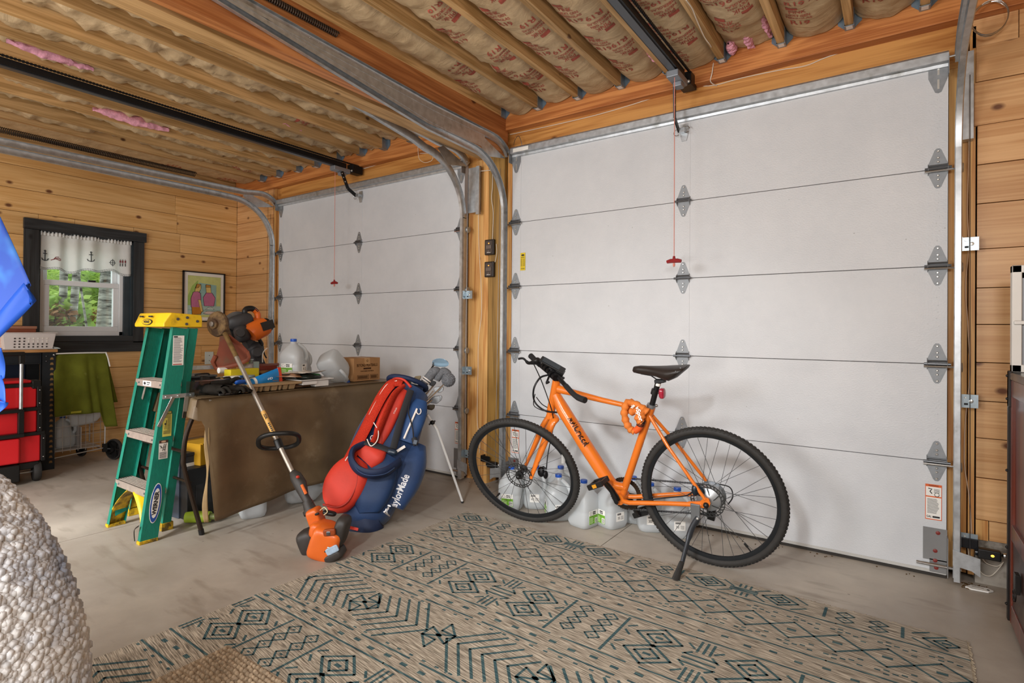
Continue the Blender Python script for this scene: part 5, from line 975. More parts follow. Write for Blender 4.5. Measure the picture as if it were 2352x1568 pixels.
tb('primer_bulb', 722, 1276, .06, (.025, .025, .025), mat('clear_bulb', 'b7b7b4', .1, 0, .05, trans=.6, coat=.3), 1); fl_ = tb('fuel_tank', 716, 1272, -.02, (.055, .042, .06), mat('fuel_tank_smoke', '8f8a80', .25, 0, .1, trans=.5), .7, .5)
obj('spark_lead', G().tube(spline([tp(735, 1172), tp(745, 1165), tp(752, 1175), tp(744, 1182)], 4), .0025, 6), mat('lead_cream', 'd8cba0', .6), tri); tb('pull_handle', 757, 1178, -.05, (.035, .012, .02), BLACK, .7, -.2)
# cutting head
hp = tp(509, 750); hx = frame(near(500, 744, hp), (fw + CR * -.35), CU)
obj('trimmer_head', G().lathe([(.0, -.03), (.056, -.028), (.074, -.015), (.079, .0), (.074, .012), (.03, .022), (.028, .036), (.014, .038)], hx, 24), MUD, tri, smooth=40); obj('head_nut', G().lathe([(.016, .036), (.016, .048), (.008, .052)], hx, 10), mat('dull_steel', '8d857c', .5, .5), tri)
obj('gear_case', G().tube([near(512, 748, hp), near(524, 775, hp), near(532, 790, hp)], [.028, .025, .02], 12).ball(near(527, 782, hp), (.03, .03, .02), None, 10, 8), MUD, tri, smooth=50)
gp_ = [(505, 772), (503, 795), (497, 815), (490, 830), (498, 845), (520, 843), (548, 836), (571, 825), (574, 818), (570, 805), (556, 790), (540, 778), (528, 768)]
gc = near(530, 805, tp(530, 805, .03)); Mg = frame(gc, fw + CU * -.25, CR)
poly = []
for px, py in gp_: v = at(px, py, n=fw + CU * -.25, o=gc); w = Mg.inverted() @ v; poly.append((w.x, w.y))
obj('guard', G().prism(poly, Mg, .003, -.003), mat('guard_rust_red', '74351e', .6, 0, .16, 10, dirt='5f4a33', ds=9, dt=.6), tri, smooth=0, bevel=.002)
lip = [Mg @ Vector((x, y, .012)) for x, y in poly[2:10]]; obj('guard_rim', G().tube(lip, .012, 6, sq=.35), mat('guard_rust_red2', '7a3a20', .6, 0, .16, 10), tri)
# ------------------------------------------------------------------ golf bag on its stand
bag = thing('golf_bag', (-1.05, -1.08, 0), 'navy and red golf stand bag leaning on white legs beside the table', 'golf bag')
bO, bT = Vector((-1.07, -1.12, .02)), Vector((-1.13, -.72, .775)); bw = (bT - bO).normalized(); be = (CR - bw * CR.dot(bw)).normalized(); bn = be.cross(bw).normalized()
def gp(px, py, d=0): return at(px, py, n=bn, o=bO + bn * d)
NAV = mat('bag_navy', '17355f', .62, 0, .12, 12, .25, 60, sheen=.2); NAVD = mat('bag_navy_dark', '132444', .65, 0, .12, 12, .2, 60); BRED = mat('bag_red', 'd23a28', .6, 0, .08, 12, .2, 50); MESH = mat('strap_mesh_red', 'b83422', .8, 0, .2, 150, .6, 260); PIPE = mat('white_piping', 'e6ddd4', .5); BSTR = mat('black_webbing', '1c1c20', .7)
def pillow(nm, st, thick, d, m, n=20, e=.75, par=None, bevel=0):
    "stations (px,py,half width in px, thickness factor) lofted into a stuffed fabric piece"
    P = [gp(a, b, d) for a, b, *_ in st]; rings = []
    for i, s in enumerate(st):
        t = (P[min(i + 1, len(P) - 1)] - P[max(i - 1, 0)]).normalized(); x = bn.cross(t).normalized(); r = s[2] / FOC * (P[i] - CP).length * .96; th = thick * (s[3] if len(s) > 3 else 1)
        rings.append([P[i] + x * r * math.copysign(abs(math.cos(a)) ** e, math.cos(a)) + bn * th * math.copysign(abs(math.sin(a)) ** e, math.sin(a)) for a in [2 * math.pi * k / n for k in range(n)]])
    # smooth the loft along its length
    out = []
    for i in range(len(rings) - 1):
        for k in range(4):
            cols = [spline([rings[max(i - 1, 0)][q], rings[i][q], rings[i + 1][q], rings[min(i + 2, len(rings) - 1)][q]], 4) for q in range(n)]; out.append([c[4 + k] for c in cols])
    out.append(rings[-1]); return obj(nm, G().loft(out), m, par or bag, smooth=60)
def strip(nm, pts, w, th, d, m, par=None):
    P = spline([gp(a, b, d if len(q) < 1 else q[0]) for a, b, *q in pts], 5); return obj(nm, G().tube(P, w, 10, sq=th), m, par or bag, smooth=60)
body_ = pillow('body', [(838, 1207, 30, .6), (842, 1190, 48, .9), (850, 1140, 66), (868, 1070, 74), (890, 1005, 72), (915, 950, 62), (930, 915, 52), (942, 893, 46)], .125, 0, NAV, 28, .85)
pillow('base_cup', [(800, 1211, 20, .5), (830, 1209, 34, .7), (850, 1203, 36, .8), (872, 1190, 24, .6)], .12, .01, NAVD); obj('base_tag', G().bx(-.028, .028, -.008, .008, -.003, .003, frame(gp(812, 1213, .13), bn, be)), BRED, bag, bevel=.002)
obj('top_cuff', G().tube([bT + bw * .01 + be * .125 * math.cos(a) + bn * .115 * math.sin(a) for a in [2 * math.pi * k / 24 for k in range(24)]], .016, 8, True), NAVD, bag, smooth=60)
obj('club_divider', G().beam(bT + be * .11, bT - be * .11, .012, .03, bw).beam(bT + bn * .1, bT - bn * .1, .012, .03, bw), NAVD, bag)
sp_ = pillow('side_pocket', [(848, 1178, 22, .5), (850, 1150, 38), (862, 1110, 44), (876, 1070, 40), (893, 1045, 26, .6)], .05, .11, mat('bag_navy_pocket', '153157', .62, 0, .12, 12, .25, 60))
wf_ = pillow('wide_pocket_flap', [(905, 1165, 22, .6), (925, 1110, 38), (945, 1060, 36), (962, 1020, 18, .6)], .06, .02, NAV)
pillow('ball_pocket', [(752, 1160, 20, .5), (768, 1150, 36, .8), (788, 1122, 46), (806, 1092, 45, .95), (822, 1070, 36, .75), (832, 1058, 22, .5)], .07, .13, BRED); strip('pocket_piping', [(742, 1158), (775, 1164), (800, 1150), (818, 1115), (821, 1085)], .006, 1, .185, mat('pocket_trim_red', 'a82a1e', .6))
pillow('upper_red_panel', [(868, 1018, 12, .5), (880, 985, 20), (897, 945, 22), (915, 910, 18), (925, 893, 12, .5)], .03, .125, BRED)
pillow('accessory_pocket', [(838, 1060, 24, .6), (855, 1042, 32), (866, 1026, 26, .6)], .04, .15, BRED)
pillow('zip_pocket', [(932, 1015, 18, .6), (944, 985, 24), (958, 945, 24), (968, 920, 14, .6)], .035, .115, mat('bag_blue_light', '1a3f6e', .6, 0, .12, 12, .2, 60))
strip('white_zip', [(928, 1007), (958, 938)], .006, .6, .162, PIPE); obj('zip_ring', G().tube([gp(962 + 5 * math.cos(a), 944 + 7 * math.sin(a), .165) for a in [k * .5 - 1 for k in range(10)]], .003, 6), PIPE, bag)
strip('mesh_strap', [(924, 880), (902, 880), (880, 905), (858, 945), (836, 990), (815, 1030), (800, 1058)], [.02 + .022 * min(1, i / 6) for i in range(31)], .42, .15, MESH); strip('mesh_strap', [(930, 884), (908, 903), (890, 940), (872, 985), (857, 1018)], [.018 + .02 * min(1, i / 6) for i in range(21)], .42, .18, MESH)
strip('strap_piping', [(912, 874), (888, 884), (866, 918), (848, 952)], .003, 1, .16, PIPE); strip('strap_piping', [(858, 970), (869, 990), (866, 1012), (852, 1024), (843, 1008)], .003, 1, .21, PIPE); strip('strap_piping', [(793, 1058), (800, 1048), (803, 1060)], .003, 1, .19, PIPE)
obj('strap_emblem', G().tube([gp(855 + 4 * math.cos(a), 1005 + 5 * math.sin(a), .205) for a in [k * .52 for k in range(13)]], .0022, 5), PIPE, bag)
strip('shoulder_strap', [(836, 1020, .17), (812, 1032, .2), (807, 1055, .23), (822, 1078, .25), (850, 1088, .25), (882, 1084, .23), (908, 1068, .18), (916, 1060, .15)], .031, .55, 0, NAVD)
strip('strap_seam', [(810, 1060, .258), (824, 1082, .278), (850, 1092, .278), (884, 1088, .258), (906, 1074, .21)], .0025, 1, 0, NAV)
strip('webbing', [(944, 895), (930, 935), (915, 985), (903, 1030)], .02, .18, .165, BSTR); strip('webbing', [(838, 1015), (860, 1022), (885, 1030), (900, 1036)], .016, .2, .2, BSTR)
obj('strap_buckle', G().ball(gp(901, 1038, .19), (.03, .016, .02), frame((0, 0, 0), bn, be), 12, 8, .6), mat('buckle_blue_black', '22303f', .3), bag)
strip('carry_handle', [(902, 884), (902, 872), (915, 869), (930, 874), (944, 889)], .008, 1, .13, BRED); obj('spine_bar', G().tube([gp(910, 884, .13), gp(943, 878, .1)], .014, 10), BSTR, bag)
br = obj('club_brush', G().tube([gp(950, 1005, .18), gp(955, 1022, .18)], [.014, .016], 8, sq=.6), BSTR, bag); obj('brush_cord', G().tube(spline([gp(943, 915, .15), gp(938, 945, .17), gp(943, 965, .17), gp(948, 985, .17), gp(950, 1005, .18)], 4), .004, 6), BSTR, br); obj('brush_bristles', G().bx(-.012, .012, -.02, .02, 0, .02, frame(gp(951, 1016, .18), be, bw)), mat('bristle_grey', '5d6570', .8), br)
lt2 = mat('bag_lettering', 'e8e8ea', .5); mt = (gp(907, 1120, 0) - bO); Mx = frame(gp(907, 1122, .113), bn + be * .35, gp(927, 1082, .1) - gp(889, 1165, .1)); ob_ = onto([body_, sp_, wf_], None, bn); Mx = frame(gp(907, 1122, .2), bn, gp(927, 1082, .2) - gp(889, 1165, .2)); text('bag_lettering', 'TaylorMade', .062, None, lt2, bag, ex=0, fit=(gp(927, 1082, .2) - gp(889, 1165, .2)).length * 1.02, bold=.0012, conf=lambda co: ob_(Mx @ Vector((co.x, co.y, 0))))
obj('bag_emblem', G().tube([ob_(gp(882 + 5 * math.cos(a), 1168 + 7 * math.sin(a), .2)) for a in [k * .4 for k in range(12)]], .004, 6), lt2, bag)
text('panel_lettering', 'STAND', .012, frame(gp(908, 943, .158), bn, gp(917, 925) - gp(899, 960)), PIPE, bag, fit=.04); obj('side_tag', G().bx(-.03, .03, -.008, .008, 0, .002, frame(gp(920, 1031, .135), bn, gp(928, 1026) - gp(912, 1036))), PIPE, bag)
lA = near(981, 952, bT - bw * .14 + be * .09); WL = mat('white_leg', 'e4e4e2', .3)
obj('leg', G().tube([lA, near(1003, 985, lA.lerp(Vector((-.876, -.461, 0)), .16)), Vector((-.876, -.461, .012))], [.0085, .0085, .0075], 10), WL, bag); obj('leg', G().tube([bT - bw * .14 - be * .06 - bn * .08, Vector((-1.394, -.472, .012))], .008, 10), WL, bag)
obj('leg_joint', G().ball(near(993, 970, lA), (.018, .014, .014), None, 10, 8).tube([near(985, 975, lA), near(1000, 966, lA)], .005, 6), BLACK, bag)
for e in ((-.876, -.461, .008), (-1.394, -.472, .008)): obj('leg_tip', G().ball(e, (.011, .011, .008), None, 8, 6), BLACK, bag)
# clubs: every club is a thing of its own
def club(nm, lab, base, neck, build, shm=STEEL):
    t = thing('golf_club', bT, lab, 'golf club', 'clubs in the golf bag'); del t['group']
    obj('shaft', G().tube([base, neck], [.006, .0055], 8), shm, t); build(t); return t
inb = lambda a, b: bT + be * a + bn * b - bw * .25
KN = mat('knit_grey', '6e7074', .9, 0, .25, 120, .7, 160); HEADB = mat('driver_blue_grey', '5f7686', .2, .6, .1)
nk = near(995, 840, bT + bw * .22 + be * .02)
club('golf_club', 'driver with a blue-grey head topmost in the golf bag', inb(.0, .03), nk, lambda t: (obj('club_head', G().loft([[near(1010 + dx * s_, 832 + dy * s_ + oz, nk + be * .03) for dx, dy in ((-20, 0), (-16, -7), (0, -10), (14, -7), (22, 0), (23, 6), (8, 8), (-14, 6))] for s_, oz in ((.55, -3), (.9, -2), (1, 1), (.85, 5), (.5, 6))]), HEADB, t, smooth=60, sub=1), obj('hosel', G().tube([nk, near(996, 832, nk)], .008, 8), BLACKM, t)), BLACKM)
n2 = near(1000, 850, bT + bw * .19 + be * .05 + bn * .02)
club('golf_club', 'long-necked grey knit headcover with white stripes in the golf bag', inb(.02, .05), near(975, 885, n2), lambda t: (obj('headcover', G().tube(spline([near(962, 898, n2), near(975, 878, n2), near(986, 866, n2), near(994, 856, n2), near(1002, 853, n2), near(1008, 859, n2)], 4), [.026] * 6 + [.03] * 6 + [.032] * 5 + [.03, .026, .02, .012], 12), KN, t, smooth=60), [obj('cover_stripe', G().tube([near(976.5 + k, 876.5 - k, n2), near(978 + k, 874.5 - k, n2)], .0345, 12), PIPE, t) for k in (0, 4)]))
n3 = near(1020, 855, bT + bw * .17 + be * .09)
club('golf_club', 'grey knit headcover curling over to the right above the irons', inb(.05, .02), near(1000, 880, n3), lambda t: obj('headcover', G().tube(spline([near(1003, 874, n3), near(1010, 860, n3), near(1020, 853, n3), near(1029, 861, n3), near(1025, 869, n3)], 4), [.018, .021, .024, .026, .027, .028, .028, .028, .028, .027, .027, .028, .026, .024, .02, .016, .012], 12), KN, t, smooth=60))
n4 = near(1030, 872, bT + bw * .15 + be * .11)
club('golf_club', 'fuzzy grey pompom headcover at the far right of the golf bag', inb(.06, .0), n4, lambda t: (obj('pompom', G().grid(lambda u, v: n4 + Vector((math.cos(6.283 * u) * math.sin(math.pi * v), math.sin(6.283 * u) * math.sin(math.pi * v), math.cos(math.pi * v))) * (.045 + .006 * noise.noise(Vector((u * 60, v * 40, 0)))), 40, 24, True), KN, t, smooth=0)))
def iron(t, px, py, w, h, tilt, m):
    P = near(px, py, bT + bw * .12 + be * .08); M = frame(P, fw, CR * math.cos(tilt) + CU * math.sin(tilt)); obj('club_head', G().prism([(-w, -h * .3), (-w * .6, -h), (w * .5, -h), (w, -h * .3), (w, h * .7), (w * .7, h), (-w * .8, h * .35)], M, .008, -.008), m, t, smooth=30, bevel=.003)
IR = mat('iron_grey', '8e9194', .35, .7, .1)
for i, (px, py, w, h, tl, lab, m) in enumerate([(1007, 893, .032, .022, -.2, 'grey-headed iron just below the pompom headcover', IR), (998, 917, .038, .026, -.1, 'broad grey iron head right of the bag mouth', IR), (1004, 914, .03, .024, -.25, 'second grey iron head overlapping the broad one', IR), (989, 934, .026, .02, -.2, 'brownish iron head lowest at the right rim of the bag', mat('iron_brown', '4d4436', .45, .5)), (957, 870, .02, .032, -.5, 'brassy putter head left of the knit headcover', mat('iron_brass', '86765a', .4, .6)), (991, 878, .028, .02, -.6, 'black hybrid head under the knit headcovers', BLACKM)]):
    P = near(px - 12, py + 5, bT + bw * .1 + be * .06); club('golf_club', lab, inb(.08 - .02 * i, -.03 + .012 * i), P, lambda t: iron(t, px, py, w, h, tl, m))
# ------------------------------------------------------------------ folding table, brown tarp and the things on and under it
LEG = mat('table_leg_bronze', '3a2f27', .35, .6, .1)
tb_ = thing('folding_table', (-1.95, -1.0, 0), 'folding table with bent bronze tube legs under the brown tarp', 'table')
obj('table_top', G().bx(-2.33, -1.585, -1.745, -.34, .72, .748), mat('table_top_grey', '8d8a84', .6), tb_, bevel=.006)
for y, s in ((-1.69, -1), (-.42, 1)):
    for x in (-1.66, -2.26): obj('leg', G().tube(spline([(x, -1.735, .735), (x, -1.785, .66), (x, -1.825, .55), (x, -1.835, .44), (x, -1.825, .36), (x - .005, -1.735, .015)] if s < 0 else [(x, y, .72), (x, y + .02, .015)], 5), .0125, 10), LEG, tb_); obj('leg_tip', G().tube([(x - .005 if s < 0 else x, -1.733 if s < 0 else y + .02, .0), (x - .005 if s < 0 else x, -1.739 if s < 0 else y + .02, .03)], .0145, 10), BLACK, tb_)
    obj('leg_brace', G().tube([(-1.66, y - .14 if s < 0 else y, .47), (-2.26, y - .14 if s < 0 else y, .47)], .009, 8).tube([(-1.66, y - .11 if s < 0 else y, .3), (-2.26, y - .11 if s < 0 else y, .3)], .008, 8), LEG, tb_)
TARP = mat('brown_tarp', '6a5840', .4, 0, .22, 5, 1.0, 11, dirt='82725a', ds=6, dt=.66); TARPU = mat('tarp_underside', '8f7650', .7, 0, .12, 20)
def tarp(s, t):
    "s runs along the table's end then its front, t from the table top down the drop"
    a = .745
    yc_ = -1.748 - .062 * max(0, min(1, (s - .60) / .10))
    if s < a: x, y, nx, ny, drop = -2.33 + s, yc_, 0, -1, .10 + .02 * math.sin(s * 9)
    else: x, y, nx, ny, drop = -1.578, -1.81 + (s - a) * 1.028, 1, 0, .655 - .06 * (s - a) + .012 * math.sin((s - a) * 7)
    k = s - a
    if k > 0: drop = min(drop, .12 + 14 * max(0, k - .035)) if k < .08 else drop
    cr_ = max(0, 1 - abs(s - a) / .09); x -= .02 * cr_ * (nx); y += .02 * cr_ * (-ny if ny else 0)
    d = drop * t; fl = (.016 * math.sin(k * 8.5 + 1.2) + .010 * math.sin(k * 19)) * min(1, d / .35) + .02 * min(1, d / .5)
    if t < .04: return Vector((x - nx * .012, y - ny * .012, .758 - .001))
    return Vector((x + nx * (fl + .004) + .0, y + ny * (.012 + .02 * t), .757 - d))
tp_ = thing('tarp', (-1.95, -1.0, .75), 'brown paper-like tarp draped over the folding table', 'tarp')
obj('cover_top', G().grid(lambda u, v: Vector((-2.335 + .757 * u, -1.75 - .06 * max(0, min(1, (u - .8) / .13)) * (1 - v) ** 8 + 1.42 * v, .7555 + .003 * noise.noise(Vector((u * 6, v * 9, 1))))), 24, 40), TARP, tp_, smooth=80)
obj('front_drape', G().grid(lambda u, v: tarp(.0 + 2.18 * u, v), 170, 26), TARP, tp_, smooth=80, solid=.0015)
ed = [tarp(.76 + .003 * i, 1) for i in range(40)] ; obj('curled_edge', G().grid(lambda u, v: Vector((-1.562 + .010 * math.sin(v * 7) - .016 * u, -1.752 - .012 * u * (1 + .9 * math.sin(v * 9)), .60 - .505 * v)), 4, 24), TARPU, tp_, smooth=80, solid=.0012)
TZ = .759
def tz(px, py, z=0): return at(px, py, Z=TZ + z)
def X(px, py, x): return at(px, py, X=x)
# gloves
def glove(lab, c, rz, s):
    t = thing('work_glove', c, lab, 'glove'); c = Vector(c); M = Matrix.Translation(c) @ Matrix.Rotation(rz, 4, 'Z'); GL = mat('glove_black', '26231f', .85, 0, .2, 20, .5, 60)
    obj('palm', G().grid(lambda u, v: M @ (Vector(((-.06 + .12 * v), .045 * math.cos(6.283 * u) * (1 - .3 * abs(v - .5)), .026 + .026 * math.sin(6.283 * u))) * s + Vector((0, 0, .008 * noise.noise(Vector((u * 6, v * 5, rz)))))), 20, 12, True), GL, t, smooth=70)
    for k in range(4): y = -.033 + .022 * k; obj('finger', G().tube(spline([M @ Vector((.05 * s, y * s, .03)), M @ Vector((.085 * s, y * 1.3 * s, .034 + .012 * math.sin(k * 2 + rz))), M @ Vector(((.12 - .008 * abs(k - 1.5)) * s, y * 1.5 * s, .016))], 4), [.012, .0125, .012, .0115, .011, .0105, .01, .009, .007], 8), GL, t, smooth=60)
    obj('thumb', G().tube(spline([M @ Vector((-.0, .04 * s, .03)), M @ Vector((.03 * s, .07 * s, .035)), M @ Vector((.06 * s, .08 * s, .02))], 4), [.014] * 5 + [.012, .011, .010, .008], 8), GL, t, smooth=60)
    obj('cuff', G().tube([M @ Vector((-.06 * s, 0, .028)), M @ Vector((-.10 * s, .005, .03))], [.042 * s, .05 * s], 14, sq=.6), GL, t, smooth=60)
glove('crumpled black work glove at the left end of the table', (-1.69, -1.66, .757), .35, 1.1); glove('black work glove lying right of the other glove in front of the cardboard tray', (-1.655, -1.575, .757), .5, .95)
glove('black work glove heaped on top of the other two gloves', (-1.74, -1.61, .795), 1.5, 1.0)
mt_ = thing('multi_tool', (-1.60, -1.62, .757), 'grey metal hand tool lying at the front edge of the table', 'tool'); obj('tool_handle', G().beam((-1.605, -1.68, .765), (-1.60, -1.60, .768), .014, .01).beam((-1.615, -1.67, .765), (-1.61, -1.59, .768), .01, .01), DSTEEL, mt_, bevel=.002); obj('tool_jaw', G().tube([(-1.60, -1.60, .768), (-1.605, -1.56, .77)], [.009, .004], 8), STEEL, mt_)
# cardboard tray
CARD = mat('moulded_card', 'a58c69', .85, 0, .12, 25, .4, 80); CARDB = mat('brown_cardboard', 'a67d55', .8, 0, .08, 12, .15, 60)
ct = thing('cardboard_tray', (-1.67, -1.35, TZ), 'moulded brown cardboard tray with scalloped sides at the table front', 'tray')
y0, y1 = -1.545, -1.165; obj('tray_rim', G().bx(-1.79, -1.60, y0, y1, .80, .806).bx(-1.612, -1.598, y0, y1, .79, .806).bx(-1.79, -1.778, y0, y1, .79, .806), CARD, ct, bevel=.003)
ys = y0 + .008
for w in (.05, .052, .03, .045, .05, .028, .042, .052):
    obj('tray_cup', G().loft([[Vector((x, y, z)) for x, y in ((-1.605 - q, ys + q * .4), (-1.605 - q, ys + w - .008 - q * .4), (-1.785 + q, ys + w - .008 - q * .4), (-1.785 + q, ys + q * .4))] for q, z in ((0, .80), (.008, .772), (.012, TZ))]), CARD, ct, bevel=.003); ys += w - .001 if w > .04 else w
ch_ = tag(obj('card_piece', G().prism([(-.05, -.02), (.05, -.025), (.055, .02), (.01, .028), (-.045, .02)], frame(tz(515, 892, .028), (0, .1, 1)), .003), PAPER, bevel=.001), 'torn pale paper scrap between the gloves and the cardboard tray', 'paper')
# white trays
wt = thing('foam_tray', (-1.66, -1.03, TZ), 'white moulded plastic tray with stepped base at the front of the table', 'tray')
obj('tray_lip', G().loft([[Vector((x, y, z)) for x, y in ((-1.60 + q, -1.17 - q), (-1.60 + q, -.935 + q), (-1.80 - q, -.935 + q), (-1.80 - q, -1.17 - q))] for q, z in ((0, .803), (.006, .806), (.006, .811), (-.004, .811), (-.012, .800))]), WHITEP, wt, bevel=.002); obj('tray_base', G().bx(-1.79, -1.60, -1.16, -1.05, .776, .801).bx(-1.78, -1.61, -1.06, -.955, TZ, .801), WHITEP, wt, bevel=.006)
bp_ = thing('plastic_packet', (-1.68, -1.06, .812), 'black plastic packet with green contents lying on the white tray', 'packet'); obj('packet', G().grid(lambda u, v: Vector((-1.68, -1.06, .822)) + Vector((.07 * math.cos(6.283 * u) * math.sin(3.14 * v) ** .6, .085 * math.sin(6.283 * u) * math.sin(3.14 * v) ** .6, .02 * math.cos(3.14 * v) + .006 * noise.noise(Vector((u * 9, v * 9, 2))))), 28, 14, True), mat('packet_black', '1d241f', .25, 0, .4, 30), bp_, smooth=50); obj('packet_greens', G().ball((-1.65, -1.04, .832), (.03, .045, .012)), mat('greens', '2c5a33', .5, 0, .5, 40), bp_)
# tubes, boxes, jars
bt = thing('blue_tube', X(610, 868, -1.68), 'bright blue squeeze tube with an orange-red end lying on the cardboard tray', 'tube')
a, b = X(562, 884, -1.66), X(645, 862, -1.68); d = (b - a).normalized(); rings = []
for t, w, h in ((0, .012, .012), (.06, .014, .014), (.12, .026, .024), (.3, .033, .03), (.6, .042, .02), (.93, .052, .006)):
    p = a.lerp(b, t); rings.append([p + Vector((0, 0, 1)) * w * math.sin(k * .524) + Vector((d.y, -d.x, 0)) * h * math.cos(k * .524) for k in range(12)])
obj('tube_body', G().loft(rings), mat('tube_blue', '1c86cf', .35, 0, .05), bt, smooth=60); e = a.lerp(b, .93); obj('tube_end', G().beam(e, a.lerp(b, 1.02), .012, .105), mat('tube_red', 'd4492c', .4), bt, bevel=.002); Mt_ = frame(a.lerp(b, .6) + Vector((.024, -.004, .002)), (CP - a), d); text('tube_lettering', 'VIVID', .018, Mt_, PAPER, bt, fit=.05); obj('tube_band', G().tube([a.lerp(b, .2), a.lerp(b, .26)], .033, 12, sq=.9), PAPER, bt)
tag(obj('putty_knife', G().tube(spline([X(540, 879, -1.65), X(552, 877, -1.65), X(568, 876, -1.65)], 4), [.008, .014, .016, .017, .017, .016, .015, .013, .01], 10, sq=.7), mat('handle_blue', '1a4fa0', .35), smooth=60), 'dark blue tool handle lying left of the bright blue tube', 'tool')
def box(nm, lab, cat, px, py, x, sz, m, rz=0, zb=None, parts=None):
    p = X(px, py, x); z = TZ if zb is None else zb; t = thing(nm, (p.x, p.y, z), lab, cat, None, rz); obj('body', G().bx(-sz[0] / 2, sz[0] / 2, -sz[1] / 2, sz[1] / 2, 0, sz[2]), m, t, world=False, bevel=min(.004, min(sz) * .2), seg=2)
    if parts: parts(t)
    return t
def lid(t, sz, z, h, m): obj('lid', G().bx(-sz[0] / 2 - .004, sz[0] / 2 + .004, -sz[1] / 2 - .004, sz[1] / 2 + .004, z, z + h), m, t, world=False, bevel=.003)
mb_ = thing('cardboard_box', (-1.80, -.53, TZ), 'small brown cardboard carton at the right end of the table', 'box')
bx0, bx1, by0, by1, bz = -1.92, -1.715, -.668, -.425, .925; obj('carton', G().bx(bx0, bx1, by0, by1, TZ, bz), CARDB, mb_, bevel=.002)
Mb = frame((bx1 + .0006, (by0 + by1) / 2, (TZ + bz) / 2), (1, 0, 0), (0, 1, 0)); BI = mat('box_ink', '3a2416', .8)
text('box_lettering', 'BEYOND MEATBALLS', .03, Mb @ Matrix.Translation((0, .03, 0)), BI, mb_, fit=.19); text('box_lettering', 'PLANT-BASED MEATBALLS', .012, Mb @ Matrix.Translation((0, -.012, 0)), BI, mb_, fit=.12)
g = G().bx(-.035, .035, .002, .012, 0, .0006, Mb); obj('box_print', g, BI, mb_); g = G()
for x0, w in ((-.09, .105), (.03, .07)):
    g.bx(x0, x0 + w, -.07, -.068, 0, .0006, Mb).bx(x0, x0 + w, -.042, -.040, 0, .0006, Mb).bx(x0, x0 + .002, -.07, -.04, 0, .0006, Mb).bx(x0 + w - .002, x0 + w, -.07, -.04, 0, .0006, Mb)
    for k in range(int(w / .006) - 2): g.bx(x0 + .007 + k * .006, x0 + .01 + k * .006, -.065, -.045, 0, .0006, Mb)
obj('box_barcode', g, BI, mb_); obj('packing_tape', G().bx((bx0 + bx1) / 2 - .03, bx1 + .001, -.572, -.522, bz - .001, bz + .001).bx(bx1, bx1 + .0012, -.572, -.522, bz - .045, bz + .001), mat('packing_tape', 'b78f62', .3), mb_); obj('recycle_emblem', G().tube([Mb @ Vector((.007 * math.cos(a), .062 + .007 * math.sin(a), .0006)) for a in [k * .6 for k in range(11)]], .0014, 4), BI, mb_)
jug((-1.85, -1.06, .80), R(30), 'upright water jug with a blue cap and green label on the table', True, '35')
jug((-1.95, -.95, TZ), R(40), 'capless translucent water jug standing behind the others on the table', False, None, cap=False)
jg = jug((0, 0, 0), 0, 'water jug tipped cap-down with its blue cap pointing right beside the carton', True, None)
jg.rotation_euler = (0, 0, 0); jg.matrix_world = frame((-1.79, -.855, .945), (.05, .38, -.42), (.85, .5, .2)); 
tc_ = box('wooden_toolbox', 'red-brown wooden toolbox with a latch left of the upright water jug', 'toolbox', 622, 838, -2.05, (.2, .3, .1), CARDB, 0, None, lambda t: (lid(t, (.2, .3), .1, .03, mat('toolbox_red', '7d3325', .5)), obj('latch', G().bx(.1, .108, -.02, .015, .06, .125), GALV, t, world=False, bevel=.002)))
box('pouch', 'small black pouch in front of the wooden toolbox', 'pouch', 610, 842, -1.95, (.06, .1, .08), mat('pouch_black', '1a1817', .8), .3)
tag(obj('cable_tie', G().tube(spline([X(603, 832, -1.93), X(603, 815, -1.93), X(607, 805, -1.93), X(614, 799, -1.93)], 4), .003, 6), WHITEP), 'curved white plastic cable tie standing up near the wooden toolbox', 'cable tie')
yc = box('yellow_box', 'yellow cardboard box behind the trimmer shaft on the table', 'box', 556, 846, -1.84, (.06, .2, .085), mat('box_yellow', 'd9c61f', .4), .15, .80)
cn = thing('steel_can', (-1.93, -1.31, TZ), 'pale steel can with a paper label behind the yellow box', 'can'); obj('can_body', G().lathe([(.04, 0), (.042, .004), (.042, .17), (.044, .174), (.04, .178)], Matrix.Translation((-1.95, -1.33, TZ)), 20), STEEL, cn); obj('can_label', G().lathe([(.0425, .02), (.0425, .15)], Matrix.Translation((-1.95, -1.33, TZ)), 20), mat('can_label_grey', 'b5aeb0', .5, 0, .3, 40), cn)
box('grey_carton', 'slim grey-blue carton standing behind the yellow box', 'box', 583, 835, -1.95, (.03, .06, .16), mat('carton_grey_blue', '9fb3b0', .5), 0)
wd = thing('wooden_tray', (-1.78, -1.42, TZ + .04), 'stack of thin wooden discs and trays under the yellow box', 'tray')
for k, (dx, dy, rr) in enumerate(((0, 0, .2), (-.02, .08, .18), (-.03, -.05, .17))): obj('disc', G().lathe([(.01, 0), (rr * .9, 0), (rr, .008), (rr, .011), (rr * .88, .004), (.01, .003)], Matrix.Translation((-1.82 + dx, -1.42 + dy, .793 + k * .0125)), 28), mat('disc_wood%d' % k, ('8a6f55', '9c8268', 'b9ab98')[k], .5, 0, .15, 20), wd)
tcase = thing('tool_case', (-1.85, -1.67, TZ), 'black ribbed plastic tool case behind the gloves', 'case'); obj('case_body', G().bx(-1.98, -1.79, -1.755, -1.60, TZ, .85), BLACK, tcase, bevel=.004); g = G()
for k in range(14): g.bx(-1.79, -1.786, -1.75 + k * .011, -1.745 + k * .011, .775, .84)
